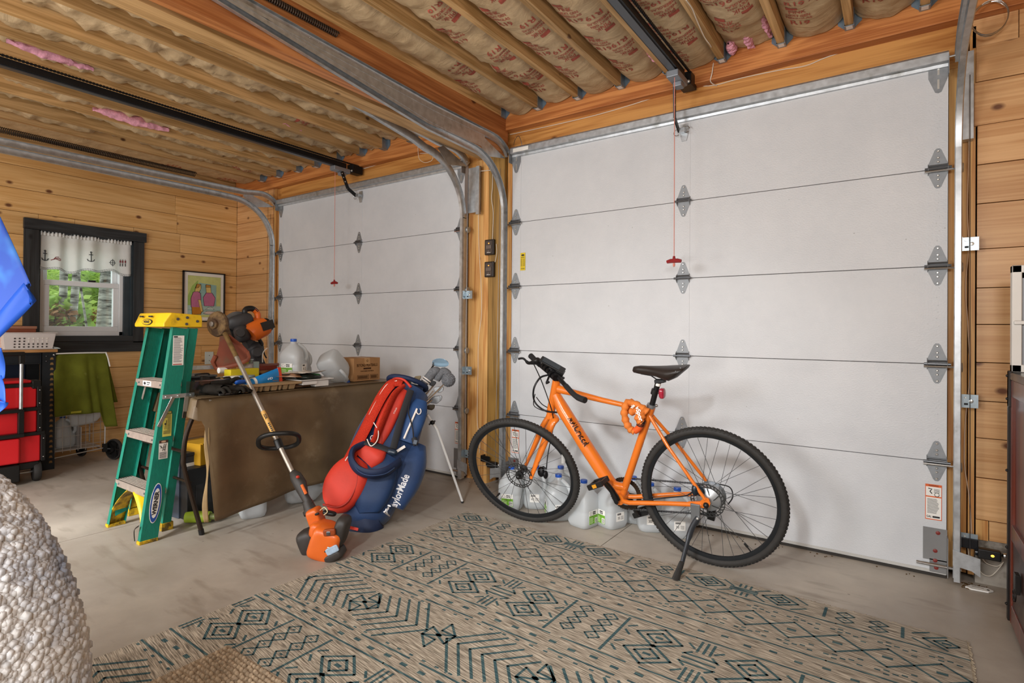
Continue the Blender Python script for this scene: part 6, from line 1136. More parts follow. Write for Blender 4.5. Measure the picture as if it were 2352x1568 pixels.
obj('case_ribs', g, mat('rib_grey', '2f2f30', .5), tcase, stuff=True); obj('case_lid', G().bx(-1.985, -1.785, -1.76, -1.595, .85, .862), mat('lid_grey', '4c5254', .35), tcase, bevel=.003); obj('carry_handle', G().tube(spline([(-1.79, -1.72, .866), (-1.77, -1.70, .872), (-1.77, -1.66, .872), (-1.79, -1.64, .866)], 4), .005, 6), BLACK, tcase)
tag(obj('spirit_level', G().bx(-2.02, -1.99, -1.72, -1.38, .88, .905), GALV, bevel=.002), 'silver level lying across the back of the tool case', 'level'); tag(obj('white_tube_bottle', G().tube([(-1.92, -1.52, .875), (-1.92, -1.45, .875)], .018, 12), WHITEP), 'short white plastic tube lying behind the brown trimmer guard', 'tube')
clear = thing('clear_bin', (-1.76, -1.72, TZ), 'clear plastic storage bin behind the gloves holding tape rolls', 'bin'); obj('bin_walls', G().bx(-1.85, -1.846, -1.80, -1.52, TZ, .84).bx(-1.715, -1.711, -1.80, -1.52, TZ, .84).bx(-1.85, -1.711, -1.524, -1.52, TZ, .84).bx(-1.85, -1.711, -1.76, -1.756, TZ, .84), rim_glass('bin_plastic', 'e8eef0', .12, .1), clear, smooth=0); obj('bin_rim', G().bx(-1.72, -1.706, -1.76, -1.515, .836, .842), rim_glass('bin_rim', 'd4dde0', .35, .15), clear)
def roll(lab, c, r, w, m, ax):
    t = thing('tape_roll', c, lab, 'tape'); M = frame(c, ax); obj('tape', G().lathe([(r * .62, -w / 2), (r, -w / 2), (r, w / 2), (r * .62, w / 2), (r * .62, -w / 2)], M, 24), m, t); obj('core', G().lathe([(r * .56, -w / 2), (r * .62, -w / 2), (r * .62, w / 2), (r * .56, w / 2), (r * .56, -w / 2)], M, 24), CARDB, t)
roll('roll of blue painter tape standing on edge on the table', (-1.745, -1.49, .806), .045, .045, mat('tape_blue', '1f5c9c', .5), (.75, .6, .1)); roll('roll of grey tape lying in the clear storage bin', (-1.78, -1.60, .80), .045, .035, mat('tape_grey', '8d9296', .4), (.6, .2, .7)); roll('roll of dark blue tape at the left of the clear storage bin', (-1.80, -1.70, .795), .035, .045, mat('tape_navy', '1c3a66', .5), (1, .3, 0))
box('amber_bottle', 'yellow and black labelled bottle right of the blue tape roll', 'bottle', 513, 876, -1.735, (.035, .04, .085), mat('bottle_amber', 'b98a22', .4, 0, .4, 60), .2, None, lambda t: obj('bottle_label', G().bx(.0176, .0182, -.019, .019, .06, .08), INK, t, world=False))
pj = thing('white_tub', X(535, 876, -1.77), 'squat white plastic tub behind the cardboard tray', 'tub'); pj.location.z = TZ; obj('tub_body', G().lathe([(.043, 0), (.047, .003), (.05, .07), (.05, .085)], None, 22), WHITEP, pj, world=False); obj('tub_lid', G().lathe([(.052, .078), (.052, .09), (.04, .091)], None, 22), WHITEP, pj, world=False)
dg_ = thing('clear_tub', X(566, 872, -1.77), 'clear plastic tub just right of the white tub', 'tub'); dg_.location.z = TZ; obj('tub_body', G().lathe([(.04, 0), (.045, .08)], None, 20), rim_glass('bin_plastic', 'e8eef0', .12, .1), dg_, world=False); obj('tub_lid', G().lathe([(.047, .08), (.047, .09), (.03, .091)], None, 20), mat('lid_blue_grey', '8d9da6', .4), dg_, world=False)
for i, (x, y, rz, c, lab) in enumerate(((-1.74, -1.15, .3, 'cfc6b8', 'crumpled printed leaflet under the upright jug'), (-1.72, -1.22, -.4, 'b58a6a', 'brown and white printed paper behind the blue tube'), (-1.80, -1.20, .8, '4a4c50', 'dark glossy leaflet behind the blue tube'), (-1.70, -1.07, .15, 'd8d0c4', 'clear film packet of papers propped on the white tray'))):
    tag(obj('leaflet', G().grid(lambda u, v: Vector((x, y, .835 + i * .006)) + Matrix.Rotation(rz, 3, 'Z') @ Vector(((u - .5) * .16, (v - .5) * .2, .012 * math.sin(u * 4 + i) * v)), 6, 6), mat('leaflet%d' % i, c, .4, 0, .35, 18), smooth=60, solid=.002), lab, 'paper')
tag(obj('book_stack', G().bx(-1.86, -1.66, -1.32, -1.0, TZ, .8), mat('folder_brown', '7a5f47', .7, 0, .2, 12), bevel=.003), 'flat brown folder lying under the leaflets on the table', 'folder')
# mitre saw
ms = thing('mitre_saw', (-2.2, -1.12, TZ), 'orange and black mitre saw standing at the back of the table', 'saw'); SX = -2.2
def sp3(px, py, dx=0): return at(px, py, X=SX + dx)
fs = Vector((1, -.35, 0)).normalized()
SO = mat('saw_orange', 'd8681f', .4, 0, .06); Ms = frame(sp3(590, 745), fs, (0, 1, .32))
obj('saw_base', G().bx(-2.36, -2.06, -1.28, -.92, TZ, .80).lathe([(.14, 0), (.14, .03)], Matrix.Translation((-2.2, -1.1, .80)), 24), DSTEEL, ms, bevel=.004); obj('saw_arm', G().beam((-2.26, -1.02, .80), sp3(566, 775, -.04), .06, .07).ball(sp3(587, 800, -.03), (.05, .06, .05)), mat('saw_charcoal', '3a3a3c', .5, .1, .15), ms, bevel=.008)
bl = sp3(546, 750, -.05); Mbz = frame(bl, fs + Vector((0, .25, 0)), (0, 1, .2)); obj('saw_blade', G().lathe([(.02, 0), (.105, 0), (.105, .003), (.02, .003)], Mbz, 36), STEEL, ms); obj('blade_guard', G().lathe([(.03, .006), (.10, .0), (.104, .02), (.104, .035), (.03, .04)], Mbz @ Matrix.Translation((0, 0, -.02)), 30, -.6, 3.0), mat('guard_silver', '77797b', .4, .6, .15), ms, smooth=40); obj('guard_hood', G().ball(sp3(552, 738, -.01), (.085, .05, .04), Ms, 16, 10, .7), mat('saw_charcoal', '3a3a3c', .5), ms, smooth=60)
obj('motor_housing', G().tube([sp3(574, 768, .06), sp3(580, 763, .06), sp3(602, 752, .06), sp3(610, 748, .06)], [.055, .066, .066, .06], 16), SO, ms, smooth=50); obj('motor_cap', G().tube([sp3(606, 750, .06), sp3(617, 744, .06)], [.058, .048], 14).bx(-.03, .05, -.028, .03, .05, .07, Ms @ Matrix.Translation((.03, -.02, .065))), BLACK, ms, smooth=40); obj('gear_housing', G().ball(sp3(556, 766, .02), (.05, .06, .055), Ms, 14, 10, .7).tube([sp3(550, 764, .05), sp3(553, 764, .1)], .026, 12), mat('saw_charcoal', '3a3a3c', .5), ms, smooth=60)
obj('handle', G().tube(spline([sp3(573, 742), sp3(586, 738), sp3(592, 730), sp3(590, 718), sp3(582, 710)], 4), [.03] * 6 + [.022] * 6 + [.02] * 5, 12), SO, ms, smooth=60); obj('handle_grip', G().tube(spline([sp3(589, 716), sp3(580, 709), sp3(568, 709), sp3(562, 714), sp3(564, 722), sp3(572, 727)], 4), [.02] * 10 + [.018] * 8 + [.02] * 3, 12), BLACK, ms, smooth=60); obj('handle_post', G().tube([sp3(572, 728), sp3(573, 742)], [.018, .03], 10), SO, ms)
obj('bevel_lever', G().tube(spline([sp3(588, 770), sp3(597, 782), sp3(601, 792), sp3(590, 798)], 4), .013, 8), BLACK, ms); obj('power_cord', G().tube(spline([sp3(594, 770), sp3(602, 790), sp3(607, 812), sp3(612, 822)], 5), .005, 6), BLACK, ms); obj('bevel_scale', G().lathe([(.02, 0), (.035, .004), (.04, .02), (.03, .03)], frame(sp3(590, 808), fs), 16), mat('saw_charcoal', '3a3a3c', .5), ms)
# under the table
jug((-1.74, -1.40, .0), R(-25), 'water jug with a green label peeking out under the tarp hem', True, None); jug((-1.9, -1.33, .0), R(30), 'water jug mostly hidden under the table behind the hem', False, None)
jl = jug((0, 0, 0), 0, 'water jug lying on its side under the tarp near the trimmer throttle', False, None); jl.matrix_world = frame((-1.80, -1.14, .077), (.45, .9, 0), (0, 0, 1))
box('plastic_bin', 'blue-grey plastic bin under the left end of the table', 'bin', 425, 1060, -2.15, (.22, .2, .36), mat('bin_slate', '39414d', .5), .1, .0, lambda t: (lid(t, (.22, .2), .36, .02, mat('bin_slate_lid', '2f3848', .5)), obj('bin_label', G().bx(.1105, .112, -.08, .02, .25, .32), PAPER, t, world=False)))
box('dark_crate', 'black plastic crate under the table behind the tarp edge', 'crate', 462, 1040, -2.1, (.3, .3, .3), mat('crate_black', '1b1c1e', .5), 0, .0, lambda t: [obj('crate_slot', G().bx(.1502, .152, -.1 + .07 * k, -.06 + .07 * k, .08, .2), INK, t, world=False) for k in range(3)])
box('yellow_carton', 'yellow carton on the black crate under the table', 'box', 462, 985, -2.1, (.2, .16, .13), mat('carton_amber', 'c8951c', .5), .2, .3, lambda t: obj('flap', G().bx(.08, .105, -.07, .07, .125, .133), mat('carton_amber', 'c8951c', .5), t, world=False, bevel=.001)); box('flat_boards', 'flat brown cardboard sheets stacked low under the table', 'cardboard', 468, 1105, -2.25, (.4, .5, .06), CARDB, .15, .0, lambda t: [obj('sheet_edge', G().bx(.2, .2015, -.25, .25, .014 + .018 * k, .017 + .018 * k), BI, t, world=False) for k in range(3)])
lb_ = thing('lime_bottle', (-1.86, -1.66, .0), 'lime green squeeze bottle lying under the left end of the table', 'bottle'); obj('bottle_body', G().tube([(-1.92, -1.70, .035), (-1.88, -1.66, .035), (-1.82, -1.61, .035)], [.03, .034, .03], 14), mat('lime_plastic', 'a9c43a', .4), lb_, smooth=60); obj('bottle_cap', G().tube([(-1.82, -1.61, .035), (-1.795, -1.59, .035)], .018, 12), mat('olive_cap', '6b7440', .5), lb_)
# ------------------------------------------------------------------ workbench, tote box, basket
STL = mat('rack_steel', '22272c', .5, .3, .12, 20); BTOP = wood('bench_top', 'b07a45', 'cf9d66', 'Y', .5, .2, 1, .05)
wb = thing('workbench', (-4.28, -2.3, 0), 'black slotted steel workbench with a wood top under the window', 'workbench')
obj('bench_top', G().bx(-4.50, -4.085, -3.4, -1.69, .93, .953), BTOP, wb, bevel=.002); obj('front_beam', G().bx(-4.10, -4.09, -3.4, -1.78, .84, .928).bx(-4.10, -4.075, -3.4, -1.78, .915, .928).bx(-4.10, -4.075, -3.4, -1.78, .84, .85), STL, wb, bevel=.002)
obj('rear_panel', G().bx(-4.47, -4.46, -3.4, -1.8, .70, .82), mat('panel_navy', '1f2c44', .5), wb)
for nm, (x0, y0_, x1, y1_) in (('post', (-4.10, -1.80, -4.06, -1.71)), ('post', (-4.49, -1.80, -4.45, -1.71))):
    p_ = obj(nm, G().bx(x1 - .004, x1, y0_, y1_, .0, .93).bx(x0, x1, y0_, y0_ + .004, .0, .93), STL, wb)
    if x0 > -4.2:
        for k in range(21): z = .06 + k * .041; obj('slot', G().prism([(-.012, -.008), (.012, -.008), (.007, .010), (-.007, .010)], frame((x1 + .0008, y1_ - .025 - .0 * k, z), (1, 0, 0), (0, 1, 0)), .0012), mat('slot_gap', '8d7048', .8), p_); 
        for z in (.86, .90): obj('post_rivet', G().ball((x1 + .001, y0_ + .03, z), .006, None, 8, 6), DSTEEL, p_)
bs_ = thing('basket', (-4.25, -1.86, .953), 'white perforated plastic basket on the workbench', 'basket'); BK = mat('basket_white', 'd9d3d0', .45, 0, .03); z0, z1 = .955, 1.085
obj('basket_wall', G().bx(-4.42, -4.08, -2.03, -1.70, z0, z0 + .004).loft([[Vector((x, y, z)) for x, y in ((-4.10 + q, -2.01 - q), (-4.10 + q, -1.72 + q), (-4.40 - q, -1.72 + q), (-4.40 - q, -2.01 - q))] for q, z in ((0, z0), (.018, z1), (.026, z1 + .003), (.026, z1 - .004), (.014, z1 - .006), (-.004, z0 + .004))], False), BK, bs_, bevel=.002)
for j in range(4):
    for i in range(8): obj('basket_hole', G().prism([(.006 * math.cos(a * .785), .006 * math.sin(a * .785)) for a in range(8)], frame((-4.0985 + .0175 * ((z0 + .02 + j * .022 - z0) / .13), -1.955 + i * .028, z0 + .02 + j * .022), (1, 0, -.12), (0, 1, 0)), .001), mat('hole_dark', '4a4542', .8) if j < 2 or i < 3 else mat('hole_light', 'f2eee6', .6), bs_)
box('wooden_box', 'red-brown wooden box with a tilted lid behind the basket on the workbench', 'box', 34, 757, -4.36, (.16, .22, .16), mat('box_red_brown', '8a4a34', .55, 0, .12, 14), .1, .955, lambda t: lid(t, (.16, .22), .16, .022, mat('box_lid_brown', 'a5735c', .5)))
box('pink_folder', 'pink-edged stack of papers inside the white basket', 'papers', 20, 780, -4.2, (.1, .12, .10), mat('folder_pink', 'c9a08e', .7), 0, .962, lambda t: [obj('page_edge', G().bx(.05, .051, -.06, .06, .01 + k * .011, .015 + k * .011), PAPER, t, world=False) for k in range(8)])
tag(obj('paper_scrap', G().prism([(-.02, -.02), (.022, -.016), (.01, .024), (-.012, .01)], frame(at(130, 799, X=-4.12), (.4, .1, 1)), .002), mat('scrap_blue_white', 'cfe0e6', .6)), 'small crumpled pale blue paper on the end of the workbench', 'paper')
# red tote stack on wheels
TR = mat('tote_red', 'cf1f26', .38, 0, .06, coat=.1)
tt = thing('rolling_toolbox', (-3.85, -2.2, 0), 'stack of red and black rolling toolboxes with a telescopic handle', 'toolbox'); xf = -3.70
for k, (z0, z1, y1_) in enumerate(((.15, .345, -1.893), (.365, .525, -1.915), (.545, .70, -1.918))):
    b_ = obj('tool_case', G().bx(-4.02, xf, -2.8, y1_, z0, z1), TR, tt, bevel=.012, seg=2); obj('case_rim', G().bx(-4.03, xf + .008, -2.8, y1_ + .022, z1 - .004, z1 + .022), BLACK, b_, bevel=.004); obj('corner_guard', G().bx(xf - .02, xf + .012, y1_ - .002, y1_ + .025, z0, z1), BLACK, b_, bevel=.004)
    for zz in (z0 + .03, z1 - .03): obj('case_rivet', G().ball((xf + .012, y1_ + .012, zz), .005, None, 8, 6), STEEL, b_)
obj('case_lid', G().bx(-4.0, xf - .01, -2.8, -1.945, .722, .745), TR, tt, bevel=.01, seg=2); obj('lid_corner', G().bx(-3.8, xf + .01, -1.95, -1.895, .68, .742), BLACK, tt, bevel=.008); obj('lower_bulge', G().bx(xf, xf + .05, -2.8, -2.02, .16, .34), TR, tt, bevel=.015, seg=2); obj('base_tray', G().bx(-4.02, xf + .05, -2.8, -2.02, .03, .15).bx(-4.02, xf, -2.02, -1.9, .10, .15), BLACK, tt, bevel=.008)
obj('slide_rail', G().bx(xf + .004, xf + .06, -2.8, -2.0, .345, .372).bx(xf + .004, xf + .05, -2.8, -2.01, .52, .545), BLACK, tt, bevel=.004); obj('handle_tube', G().tube([(xf + .03, -2.016, .53), (xf + .03, -2.016, .87)], .011, 12), GALV, tt); obj('handle_bar', G().bx(xf + .012, xf + .048, -2.8, -1.998, .925, .952).bx(xf + .016, xf + .044, -2.03, -2.0, .865, .93), BLACK, tt, bevel=.006); obj('handle_sleeve', G().bx(xf + .012, xf + .048, -2.032, -2.0, .36, .54), BLACK, tt, bevel=.003)
for y in (-1.905,): obj('wheel', G().lathe([(.02, -.022), (.066, -.022), (.072, -.012), (.072, .012), (.066, .022), (.02, .022)], frame((xf - .045, y, .072), (.1, 1, 0)), 24), RUBBER, tt); obj('axle', G().tube([(xf - .045, -2.02, .075), (xf - .045, y, .072)], .008, 8), STEEL, tt)
obj('caster', G().lathe([(.005, -.015), (.03, -.015), (.03, .015), (.005, .015)], frame((xf + .0, -2.12, .03), (0, 1, 0)), 16), BLACK, tt)
# wire cart with a green blanket
WRE = mat('cart_wire', 'b9b6b0', .35, .7, .1)
wc = thing('wire_cart', (-4.27, -1.53, 0), 'folding wire shopping cart on wheels against the plank wall', 'cart')
def cr2(x, y, z): return (x, y, z)
g = G()
for x in (-4.10, -4.44):
    g.tube(spline([(x, -1.72, .07), (x, -1.72, .62), (x, -1.70, .66), (x - .0, -1.68, .665)], 4), .006, 8); g.tube([(x, -1.355, .12), (x, -1.355, .66)], .006, 8); g.tube([(x, -1.72, .075), (x, -1.355, .105)], .005, 6); g.tube([(x, -1.72, .66), (x, -1.355, .66)], .005, 6)
for y in (-1.72, -1.355): g.tube([(-4.10, y, .66), (-4.44, y, .66)], .005, 6).tube([(-4.10, y, .09), (-4.44, y, .09)], .005, 6)
obj('cart_frame', g, WRE, wc); g = G()
for k in range(7): y = -1.70 + k * .052; g.tube([(-4.098, y, .11), (-4.098, y, .655)], .0022, 5)
for k in range(6): z = .15 + k * .085; g.tube([(-4.097, -1.72, z), (-4.097, -1.355, z + .01)], .0022, 5)
obj('wire_mesh', g, WRE, wc, stuff=True); obj('handle', G().tube(spline([(-4.13, -1.705, .62), (-4.10, -1.705, .88), (-4.12, -1.69, .90), (-4.12, -1.37, .90), (-4.10, -1.355, .86), (-4.12, -1.355, .62)], 5), .007, 8), WHITEP, wc); obj('bin_liner', G().bx(-4.42, -4.12, -1.70, -1.38, .12, .125).bx(-4.42, -4.118, -1.705, -1.70, .12, .55).bx(-4.42, -4.118, -1.52, -1.515, .12, .3), mat('liner_grey', 'b7b2ad', .6, 0, .1), wc)
def cw(c, r, w):
    t = obj('wheel', G().lathe([(r * .86, -w), (r * .97, -w), (r, -w * .5), (r, w * .5), (r * .97, w), (r * .86, w), (r * .86, -w)], frame(c, (.35, -1, 0)), 28), RUBBER, wc); g = G(); M = frame(c, (.35, -1, 0))
    for k in range(5): a = 1.257 * k; g.beam(M @ Vector((.01, 0, 0)), M @ Vector((r * .88 * math.cos(a), r * .88 * math.sin(a), 0)), .014, .012, (0, 1, 0))
    g.lathe([(.004, -.02), (.018, -.02), (.018, .02), (.004, .02)], M, 12); obj('wheel_spokes', g, BLACK, t)
cw((-4.06, -1.30, .088), .088, .013); cw((-4.42, -1.42, .05), .05, .012); obj('axle', G().tube([(-4.10, -1.355, .095), (-4.07, -1.30, .088)], .008, 8).bx(-4.115, -4.085, -1.37, -1.34, .07, .14), BLACK, wc)
tw = thing('blanket', (-4.13, -1.53, .9), 'olive green paint-spotted blanket draped over the wire cart handle', 'blanket'); OLV = mat('olive_cloth', '5f6320', .85, 0, .14, 12, .35, 60, dirt='9a9a5a', ds=10, dt=.72)
def towel(u, v):
    y = -1.722 + .365 * u + .07 * u * v ** 1.2; z = .912 - (.495 + (.13 * max(0, min(1, (u - .72) / .1)) )) * v; fx = .03 * math.sin(u * 13 + 1) * (.2 + v) + .045 * v * math.exp(-((u - .72) / .09) ** 2) - .03 * math.exp(-((u - .63) / .05) ** 2) * min(1, v * 1.5)
    return Vector((-4.075 + fx * .7 + .02 * v, y, z - .02 * max(0, .12 - u) / .12 * (1 - v)))
obj('front_fall', G().grid(towel, 50, 26), OLV, tw, smooth=80, solid=.004); obj('back_fall', G().grid(lambda u, v: Vector((-4.125 - .02 * v + .015 * math.sin(u * 8), -1.722 + .37 * u + .10 * u * v, .912 - .43 * v - .0)), 20, 14), OLV, tw, smooth=80, solid=.004); obj('fold_over', G().tube([(-4.11, -1.722, .908), (-4.11, -1.36, .908)], .016, 10, sq=.7), OLV, tw, smooth=60); obj('rim_piping', G().tube(spline([(-4.06, -1.722, .905), (-4.068, -1.69, .918), (-4.07, -1.40, .918), (-4.066, -1.362, .905), (-4.055, -1.34, .80)], 5), .0055, 8), WHITEP, tw); obj('hem_patch', G().bx(-4.034, -4.03, -1.615, -1.545, .432, .448), mat('patch_yellow', '9a9431', .8), tw)
jq = jug((0, 0, 0), 0, 'water jug lying tilted high in the wire cart below the blanket', False, None); jq.matrix_world = frame((-4.27, -1.56, .36), (.1, .9, .15), (0, 0, 1)); jug((-4.27, -1.60, .127), R(10), 'water jug standing at the bottom of the wire cart', False, None)
# ------------------------------------------------------------------ patterned rug, door mat
RT = Vector((-.728, -.598, 0)); RE = Vector((math.cos(R(1.1)), -math.sin(R(1.1)), 0)); RV = Vector((-math.sin(R(1.1)), -math.cos(R(1.1)), 0)); RW, RH = 2.40, 2.95
def rg(u, v, z=.0105): return RT + RE * u + RV * v + Vector((0, 0, z))
def weave(nm, c0, c1, c2):
    m, nt, nd, b, lk = nodes(nm); tc = nd('ShaderNodeTexCoord'); mp = nd('ShaderNodeMapping'); mp.inputs['Rotation'].default_value = (0, 0, R(98)); lk(tc.outputs['Object'], mp.inputs[0])
    m2 = nd('ShaderNodeMapping'); m2.inputs['Scale'].default_value = (260, 14, 1); lk(mp.outputs[0], m2.inputs[0]); n = nd('ShaderNodeTexNoise'); n.inputs['Scale'].default_value = 1; n.inputs['Detail'].default_value = 3; lk(m2.outputs[0], n.inputs[0])
    rp = nd('ShaderNodeValToRGB'); e = rp.color_ramp.elements; e[0].position = .34; e[0].color = lin(c0); e[1].position = .66; e[1].color = lin(c2); x = e.new(.5); x.color = lin(c1); lk(n.outputs[0], rp.inputs[0]); lk(rp.outputs[0], b.inputs['Base Color']); b.inputs['Roughness'].default_value = .95
    bp = nd('ShaderNodeBump'); bp.inputs['Strength'].default_value = .6; bp.inputs['Distance'].default_value = .003; lk(n.outputs[0], bp.inputs['Height']); lk(bp.outputs[0], b.inputs['Normal']); return m
rug = thing('area_rug', (.4, -1.9, 0), 'large flat-woven beige area rug with a teal geometric pattern', 'rug')
obj('rug_body', G().loft([[rg(u, v, z) for u, v in ((0, 0), (RW, 0), (RW, RH), (0, RH))] for z in (.0005, .010)]), weave('rug_weave', '5f564a', '978c7c', 'bfb3a1'), rug)
TEAL = weave('teal_yarn', '19343a', '2c4c52', '5d736f')
pg = G()
def st(u0, v0, u1, v1, w=.011):
    w *= .92
    a = Vector((u0, v0, 0)); b_ = Vector((u1, v1, 0)); d = (b_ - a).normalized(); n = Vector((-d.y, d.x, 0)) * w / 2; e = d * w * .3
    if max(v0, v1) > RH or min(u0, u1) < 0 or max(u0, u1) > RW or min(v0, v1) < 0: return
    pg.add([rg(p.x, p.y, .0108) for p in (a - n - e, b_ - n + e, b_ + n + e, a + n - e)], [(0, 1, 2, 3)])
def dot(u, v, r=.009): st(u - r, v, u + r, v, r * 1.5)
def dia(u, v, a, b_, w=.011):
    for s, t in ((1, 1), (1, -1), (-1, 1), (-1, -1)): st(u + s * a, v, u, v + t * b_, w)
def conc(u, v, k=1.0):
    dot(u, v, .010); dia(u, v, .045 * k, .036 * k); dia(u, v, .085 * k, .066 * k)
def dd(u, v):
    conc(u, v + .06); conc(u, v - .062)
    for s in (1, -1):
        for c in (.06, -.062): st(u + s * .10, v + c - s * .0 - .035, u + s * .125, v + c - .012 - .0, .01); st(u + s * .10, v + c + .04, u + s * .125, v + c + .016, .01)
def hatch(u, v, h):
    for k in (-1, 0, 1):
        st(u - .05 + k * .022 + .05, v - h * .46, u - .05 + k * .022 + .05, v - h * .2, .010); st(u - .05 + k * .022 + .05, v + h * .2, u - .05 + k * .022 + .05, v + h * .46, .010); st(u - .055, v + k * h * .095, u + .055, v + k * h * .095, .010)
def chain(u, v0, v1, n):
    h = (v1 - v0) / n
    for k in range(n): dia(u, v0 + h * (k + .5), .03, h * .5, .008); dot(u, v0 + h * (k + .5), .005)
def line(v, w=.009, dash=0):
    u = 0.0
    while u < RW - .02:
        L = min((dash or .4), RW - u); st(u, v, u + L - (.05 if dash else 0), v, w); u += L
def bandB(v0, v1, off):
    h = v1 - v0; vm = (v0 + v1) / 2; p = 0
    while p * .84 - .84 + off < RW:
        o = p * .84 - .84 + off; p += 1
        for x in (.27, .505): st(o + x, v0 + .01, o + x, v1 - .01, .012)
        for x in (.335, .44): chain(o + x, v0 + .02, v1 - .05, 4)
        for x in (.65, .97): dd(o + x, vm)
        hatch(o + .81, vm, h)
def bandS(v0, v1, off):
    vm = (v0 + v1) / 2; p = 0
    while p * .84 - .84 + off < RW:
        o = p * .84 - .84 + off; p += 1
        for x in (.275, .53): st(o + x, v0 + .03, o + x, v1 - .03, .012)
        for x in (.345, .455): chain(o + x, v0 + .03, v1 - .02, 2)
        for x in (.66, .95): conc(o + x, vm, .8); st(o + x - .1, vm - .02, o + x - .05, vm - .06, .009); st(o + x + .1, vm - .02, o + x + .05, vm - .06, .009); st(o + x - .1, vm + .02, o + x - .05, vm + .06, .009); st(o + x + .1, vm + .02, o + x + .05, vm + .06, .009)
        hatch(o + .805, vm, .12)
def bandZ(v0, v1):
    k = 0; u = .07; vm = (v0 + v1) / 2; h = .066
    while u < RW:
        dia(u, vm, .075, h, .010); dot(u, vm, .011)
        for q in (-1, 1):
            for j, (dx, dv) in enumerate(((0, .0), (.025, .012), (-.025, .012), (.05, .0), (.075, .02), (.075, -.025), (.0, .028))): dot(u + dx, vm + q * (h + .024 + dv * .9), .006) if 0 < u + dx < RW else None
        u += .15
def bandC(v0, v1, off):
    vm = (v0 + v1) / 2; h = (v1 - v0) / 2 - .01; p = 0
    while p * .84 - .84 + off < RW:
        o = p * .84 - .84 + off; p += 1
        for k in range(6):
            q = .06 + h * .12 + h * .8 * (1 - k / 7.0); w = .006
            a = o + .03 + k * .055; st(a, vm, a + q * .9 * .75, vm - q * .75, .011); st(a, vm, a + q * .9 * .75, vm + q * .75, .011)
            a = o + .80 - .03 - k * .055; st(a, vm, a - q * .9 * .75, vm - q * .75, .011); st(a, vm, a - q * .9 * .75, vm + q * .75, .011)
        for c, s in ((.415, 1), (.83, 1)):
            for s in (1, -1):
                a, b_ = (o + c + s * .012, vm), (o + c + s * .012 + s * .0, vm); 
                st(o + c + s * .01, vm + s * .03, o + c + s * .01 - .0, vm + s * .085, .010); st(o + c + s * .01, vm + s * .085, o + c - s * .055, vm + s * .03, .010); st(o + c - s * .055, vm + s * .03, o + c + s * .01, vm + s * .03, .010)
                st(o + c - s * .01, vm + s * .0, o + c + s * .055, vm + s * .0 - s * .03, .010); st(o + c + s * .055, vm - s * .03, o + c + s * .055, vm + s * .03, .010); st(o + c - s * .01, vm, o + c + s * .055, vm + s * .03, .010)
        for x in [k * .06 for k in range(14)]:
            for q in (-1, 1): dot(o + x, vm + q * h * (.98 - .12 * (k_ := (int(x * 100) % 3))), .006)
def dotrow(v, sp=.082, r=.0105, off=0):
    u = .04 + off
    while u < RW: dot(u, v + .008 * math.sin(u * 40), r); u += sp
bandS(.0, .145, -.0); line(.15); bandZ(.16, .445); line(.45); dotrow(.51, .082, .009); line(.572); bandB(.578, .862, 0); line(.868, .009, .3); dotrow(.913); line(.957, .009, .3); bandC(.965, 1.285, .0)
line(1.29, .009, .3); dotrow(1.325); line(1.362); bandB(1.37, 1.675, .04); line(1.69); dotrow(1.735, .082, .0105, .03); line(1.785, .009, .3); bandC(1.79, 2.1, -.1); line(2.12); bandZ(2.13, 2.40); line(2.41); dotrow(2.46); line(2.5); bandB(2.51, 2.79, .1); bandS(2.8, 2.94, .1)
obj('woven_pattern', pg, TEAL, rug, smooth=0, stuff=True)
fr_ = G(); random.seed(8)
for i in range(420): u = RW * i / 420; a = rg(u, 0, .006); b_ = rg(u + random.uniform(-.006, .006), -random.uniform(.008, .02), .003); fr_.beam(a, b_, .0035, .003)
for i in range(420): v = RH * i / 420; a = rg(0, v, .006); b_ = rg(-random.uniform(.006, .014), v + random.uniform(-.005, .005), .003); fr_.beam(a, b_, .0035, .003); a = rg(RW, v, .006); b_ = rg(RW + random.uniform(.006, .014), v, .003); fr_.beam(a, b_, .0035, .003)
obj('fringe', fr_, weave('fringe_yarn', '8a7a64', 'b5a48c', 'd0c2a8'), rug, stuff=True, smooth=0)
mtm = thing('door_mat', (.0, -2.55, .011), 'beige knobbly loop-pile mat lying on the rug at the front', 'mat'); mx0, mx1, my0, my1 = -.467, .38, -2.85, -2.226
obj('mat_backing', G().bx(mx0, mx1, my0, my1, .0112, .018), mat('mat_beige', '94826c', .95, 0, .15, 60, .5, 200), mtm, bevel=.003); kn = G(); random.seed(4)
for i in range(46):
    for j in range(34): kn.ball((mx0 + .018 + i * .0178 + random.uniform(-.003, .003) + (j % 2) * .008, my1 - .016 - j * .0178 + random.uniform(-.003, .003), .0185), (.0088, .0078, .0085 + random.uniform(-.002, .002)), None, 7, 5)
obj('mat_loops', kn, mat('mat_yarn', 'a08d76', .95, 0, .35, 45, .6, 240), mtm, stuff=True, smooth=70)
tag(obj('loose_thread', G().tube(spline([rg(*p, .0125) for p in ((.35, 1.93), (.42, 1.90), (.50, 1.82), (.56, 1.77), (.62, 1.74), (.66, 1.66), (.75, 1.62), (.83, 1.56))], 6), .0016, 5), mat('thread_tan', 'b08b4e', .9), smooth=60), 'loose tan thread lying across the rug near the door mat', 'thread')
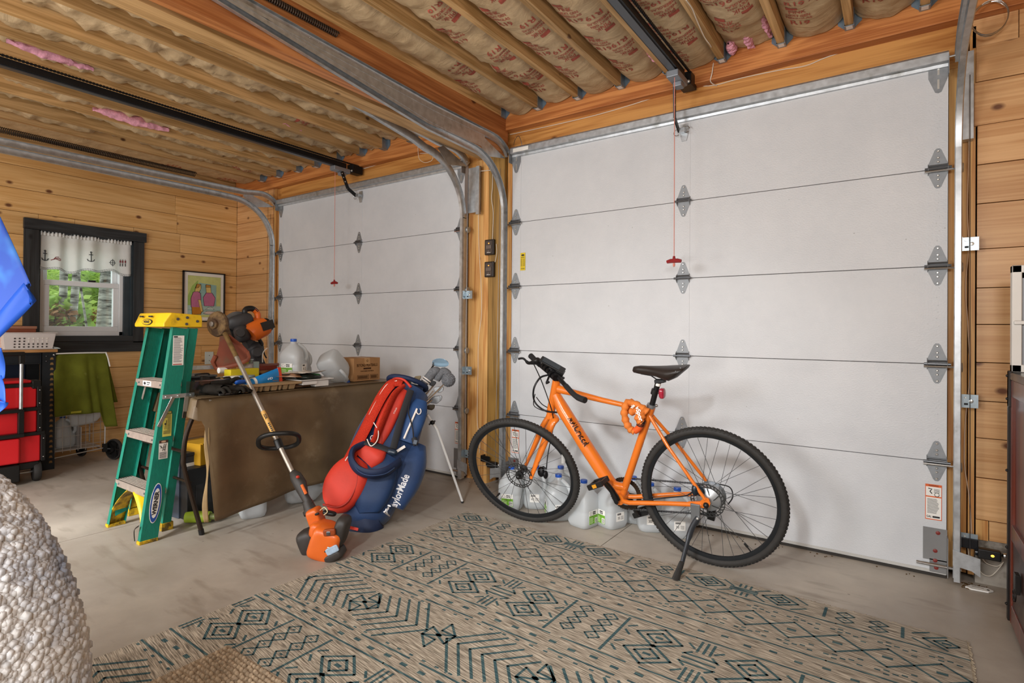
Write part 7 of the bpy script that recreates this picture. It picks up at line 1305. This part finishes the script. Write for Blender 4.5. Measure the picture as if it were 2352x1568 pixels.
# ------------------------------------------------------------------ boucle armchair at the lower left
ac = thing('armchair', (-.42, -3.1, 0), 'pale grey boucle armchair with a rounded back at the lower left corner', 'armchair'); BC = mat('boucle_yarn', 'd6d5d4', .95, 0, .14, 7, .3, 120, sheen=.2, dirt='8f9cb4', ds=2.6, dt=.55); aC = at(-425, 1735, n=CF, o=CP + CF * 1.12)
aX = (CR - Vector((0, 0, CR.z))).normalized(); Ma = frame(aC, (0, 0, 1), aX); rA = Vector((.467, .36, .66)); 
obj('back_cushion', G().ball((0, 0, 0), tuple(rA * .975), None, 40, 28), mat('boucle_ground', 'c6c4c2', .95), ac, smooth=80).matrix_basis = Ma
for v_ in ac.children[0].data.vertices: v_.co.z = max(v_.co.z, .03 - aC.z)
pb = G(); n = 52000; ga = math.pi * (3 - math.sqrt(5)); random.seed(12)
for i in range(n):
    zz = 1 - 2 * (i + .5) / n; r = math.sqrt(1 - zz * zz); d = Vector((r * math.cos(ga * i), r * math.sin(ga * i), zz))
    if d.x < -.05 or d.y > .6 or d.z * rA.z + aC.z < .04: continue
    e = .92; f = lambda t: math.copysign(abs(t) ** e, t); q = Vector((rA.x * d.x, rA.y * d.y, rA.z * d.z)); s = random.uniform(.0085, .0125)
    pb.ball(Ma @ (q * random.uniform(1.0, 1.02)) + Vector((random.uniform(-.003, .003), random.uniform(-.003, .003), random.uniform(-.003, .003))), (s, s * random.uniform(.8, 1.2), s), None, 6, 3)
obj('boucle_pile', pb, BC, ac, stuff=True, smooth=80)
obj('seat_base', G().ball((aC.x - .2, aC.y - .1, .12), (.2, .2, .08), None, 24, 14, .6), BC, ac, smooth=70)
for x, y in ((aC.x - .28, aC.y - .2), (aC.x - .02, aC.y - .22), (aC.x - .28, aC.y + .02), (aC.x - .05, aC.y + .02)): obj('leg', G().tube([(x, y, .1), (x, y, .0)], [.025, .018], 10), mat('chair_leg', '4a3322', .5), ac)
# ------------------------------------------------------------------ printed flag at the left edge
def bn_mat():
    m, nt, nd, b, lk = nodes('flag_print'); tc = nd('ShaderNodeTexCoord'); n = nd('ShaderNodeTexNoise'); n.inputs['Scale'].default_value = 3.4; n.inputs['Detail'].default_value = 3; lk(tc.outputs['Object'], n.inputs[0])
    rp = nd('ShaderNodeValToRGB'); e = rp.color_ramp.elements; e[0].position = .42; e[0].color = lin('083f9e'); e[1].position = .68; e[1].color = lin('b9d2e2'); x = e.new(.56); x.color = lin('2f7cc4'); lk(n.outputs[0], rp.inputs[0]); lk(rp.outputs[0], b.inputs['Base Color']); b.inputs['Roughness'].default_value = .6; return m
fD = 2.35; FO = CP + CF * fD; fn = (CF + CR * .15).normalized()
flg = thing('printed_flag', FO + CR * -2.2 - Vector((0, 0, .4)), 'bright blue fabric flag with a cloud print hanging in at the left edge', 'flag'); flg.location = at(-20, 940, n=fn, o=FO)
def quadsheet(A, B, C, D, ph, off=0):
    P = [at(x, y, n=fn, o=FO) for x, y in (A, B, C, D)]
    return lambda u, v: P[0].lerp(P[1], u).lerp(P[3].lerp(P[2], u), v) + fn * (-off + .012 * math.sin(u * 5 + v * 3 + ph))
obj('cloth', G().grid(quadsheet((-330, 640), (-70, 335), (66, 655), (-130, 870), 0), 24, 24), bn_mat(), flg, smooth=80, solid=.002)
obj('hem_band', G().grid(quadsheet((-150, 890), (62, 650), (80, 690), (-115, 905), 0, .004), 20, 4).grid(quadsheet((64, 648), (66, 655), (80, 690), (72, 700), 0, .004), 3, 3), mat('flag_hem_blue', '0845a6', .55, 0, .04), flg, smooth=80, solid=.002)
obj('lower_fold', G().grid(quadsheet((-90, 860), (4, 798), (8, 868), (-60, 900), 1), 8, 8), mat('flag_blue', '0d49a8', .6, 0, .06), flg, smooth=80, solid=.002)
obj('tail', G().grid(quadsheet((-60, 860), (-2, 862), (16, 925), (-50, 905), 2), 8, 8).grid(quadsheet((-50, 903), (16, 925), (0, 948), (-50, 940), 2), 8, 6), mat('flag_blue', '0d49a8', .6), flg, smooth=80, solid=.002)
obj('flag_pole', G().tube([at(-330, 640, n=fn, o=FO), at(-70, 335, n=fn, o=FO)], .01, 10), WHITEP, flg); obj('stand', G().tube([at(-330, 640, n=fn, o=FO), Vector((at(-330, 640, n=fn, o=FO).x, at(-330, 640, n=fn, o=FO).y, 0))], .012, 10), BLACKM, flg)
# ------------------------------------------------------------------ trunk cabinet and old sash at the right edge
MAH = wood('mahogany', '3a140b', '6e2c18', 'Z', .3, 0, 1, .06, coat=.4); IRON = mat('dark_iron', '2a2624', .45, .6, .15)
cb = thing('trunk_cabinet', (2.1, -.75, 0), 'dark mahogany trunk cabinet with iron corner straps at the right edge', 'cabinet'); cx, cy0, cy1 = 1.822, -.36, -1.35
obj('carcass', G().bx(cx + .012, 2.35, cy1, cy0, .02, .955), MAH, cb, bevel=.003); obj('top', G().bx(cx - .004, 2.36, cy1 - .01, cy0 + .006, .955, .985), mat('cabinet_top_dark', '2e211e', .3, .1, .1, coat=.3), cb, bevel=.004)
for y in (cy0, cy1 + .05, -.86): obj('side_stile', G().bx(cx, cx + .014, y - .05, y, .02, .955), MAH, cb, bevel=.002)
for z0, z1 in ((.89, .955), (.34, .40), (.02, .09)): obj('side_rail', G().bx(cx + .001, cx + .014, cy1, cy0, z0, z1), MAH, cb, bevel=.002)
obj('lower_panel', G().bx(cx + .006, cx + .013, cy1 + .05, cy0 - .05, .09, .34), mat('lower_panel_dark', '38221a', .4, 0, .2, 10, dirt='6b5a4c', ds=7, dt=.62), cb)
for y in (cy0 + .003, cy1 - .003): obj('corner_strap', G().bx(cx - .006, cx + .004, min(y, y - .045 if y > -1 else y + .045), max(y, y - .045 if y > -1 else y + .045), .85, .99).bx(cx - .006, cx + .004, min(y, y - .03 if y > -1 else y + .03), max(y, y - .03 if y > -1 else y + .03), .02, .99), IRON, cb, bevel=.002)
for z in (.97, .88, .6, .3, .08): obj('strap_stud', G().ball((cx - .007, cy0 - .012, z), .006, None, 8, 6), IRON, cb)
obj('latch', G().bx(cx - .012, cx + .002, -.60, -.56, .20, .27).tube(arc((cx - .012, -.58, .19), .02, 0, 6.2, 12, (0, 1, 0)), .004, 6), IRON, cb, bevel=.002); obj('foot', G().bx(cx + .02, cx + .08, cy0 - .09, cy0 - .02, 0, .022), IRON, cb)
sh = thing('window_sash', (2.05, -.375, .985), 'white painted window sash standing on the cabinet against the wall', 'window sash'); SW = mat('sash_white', 'dcd9d3', .4, 0, .05); sx0, sx1, sz0, sz1, sy = 1.824, 2.34, .9855, 1.40, -.375
obj('sash_frame', G().bx(sx0, sx0 + .03, sy - .02, sy + .02, sz0, sz1).bx(sx1 - .03, sx1, sy - .02, sy + .02, sz0, sz1).bx(sx0, sx1, sy - .02, sy + .02, sz1 - .03, sz1).bx(sx0, sx1, sy - .02, sy + .02, sz0, sz0 + .03), SW, sh, bevel=.003)
ip = obj('inner_frame', G().bx(sx0 + .03, sx0 + .052, sy - .008, sy + .012, sz0 + .03, sz1 - .03).bx(sx0 + .03, sx1 - .03, sy - .008, sy + .012, sz1 - .05, sz1 - .03), mat('sash_grey', '8c9096', .4, .2, .1), sh); obj('pane', G().bx(sx0 + .05, sx1 - .03, sy, sy + .004, sz0 + .03, sz1 - .05), mat('pane_dark', '3a332c', .15, 0, .2, 6), sh); obj('sash_catch', G().bx(sx0 + .005, sx0 + .05, sy - .03, sy - .02, 1.17, 1.185), SW, sh, bevel=.003)
# small things on the floor
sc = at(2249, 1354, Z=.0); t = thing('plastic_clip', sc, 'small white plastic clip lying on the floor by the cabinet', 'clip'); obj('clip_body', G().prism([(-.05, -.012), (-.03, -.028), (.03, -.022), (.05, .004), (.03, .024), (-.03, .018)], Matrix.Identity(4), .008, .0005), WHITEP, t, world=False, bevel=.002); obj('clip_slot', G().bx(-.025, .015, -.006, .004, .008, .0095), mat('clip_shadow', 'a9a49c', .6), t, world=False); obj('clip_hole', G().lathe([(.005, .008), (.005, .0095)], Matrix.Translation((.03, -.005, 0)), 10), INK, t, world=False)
dbg = G(); random.seed(21)
for k in range(90): p = Vector((random.uniform(1.70, 1.80), random.uniform(-.08, -.0), .002)) if k < 50 else Vector((random.uniform(-1.2, 1.7), random.uniform(-.10, -.02), .002)); dbg.ball(p, (random.uniform(.002, .006), random.uniform(.002, .007), .002), None, 5, 3)
db = tag(obj('floor_debris', dbg, mat('dry_debris', '5a4329', .9, 0, .3), smooth=0), 'scattered dry leaf crumbs along the foot of the doors', 'debris'); db['kind'] = 'stuff'
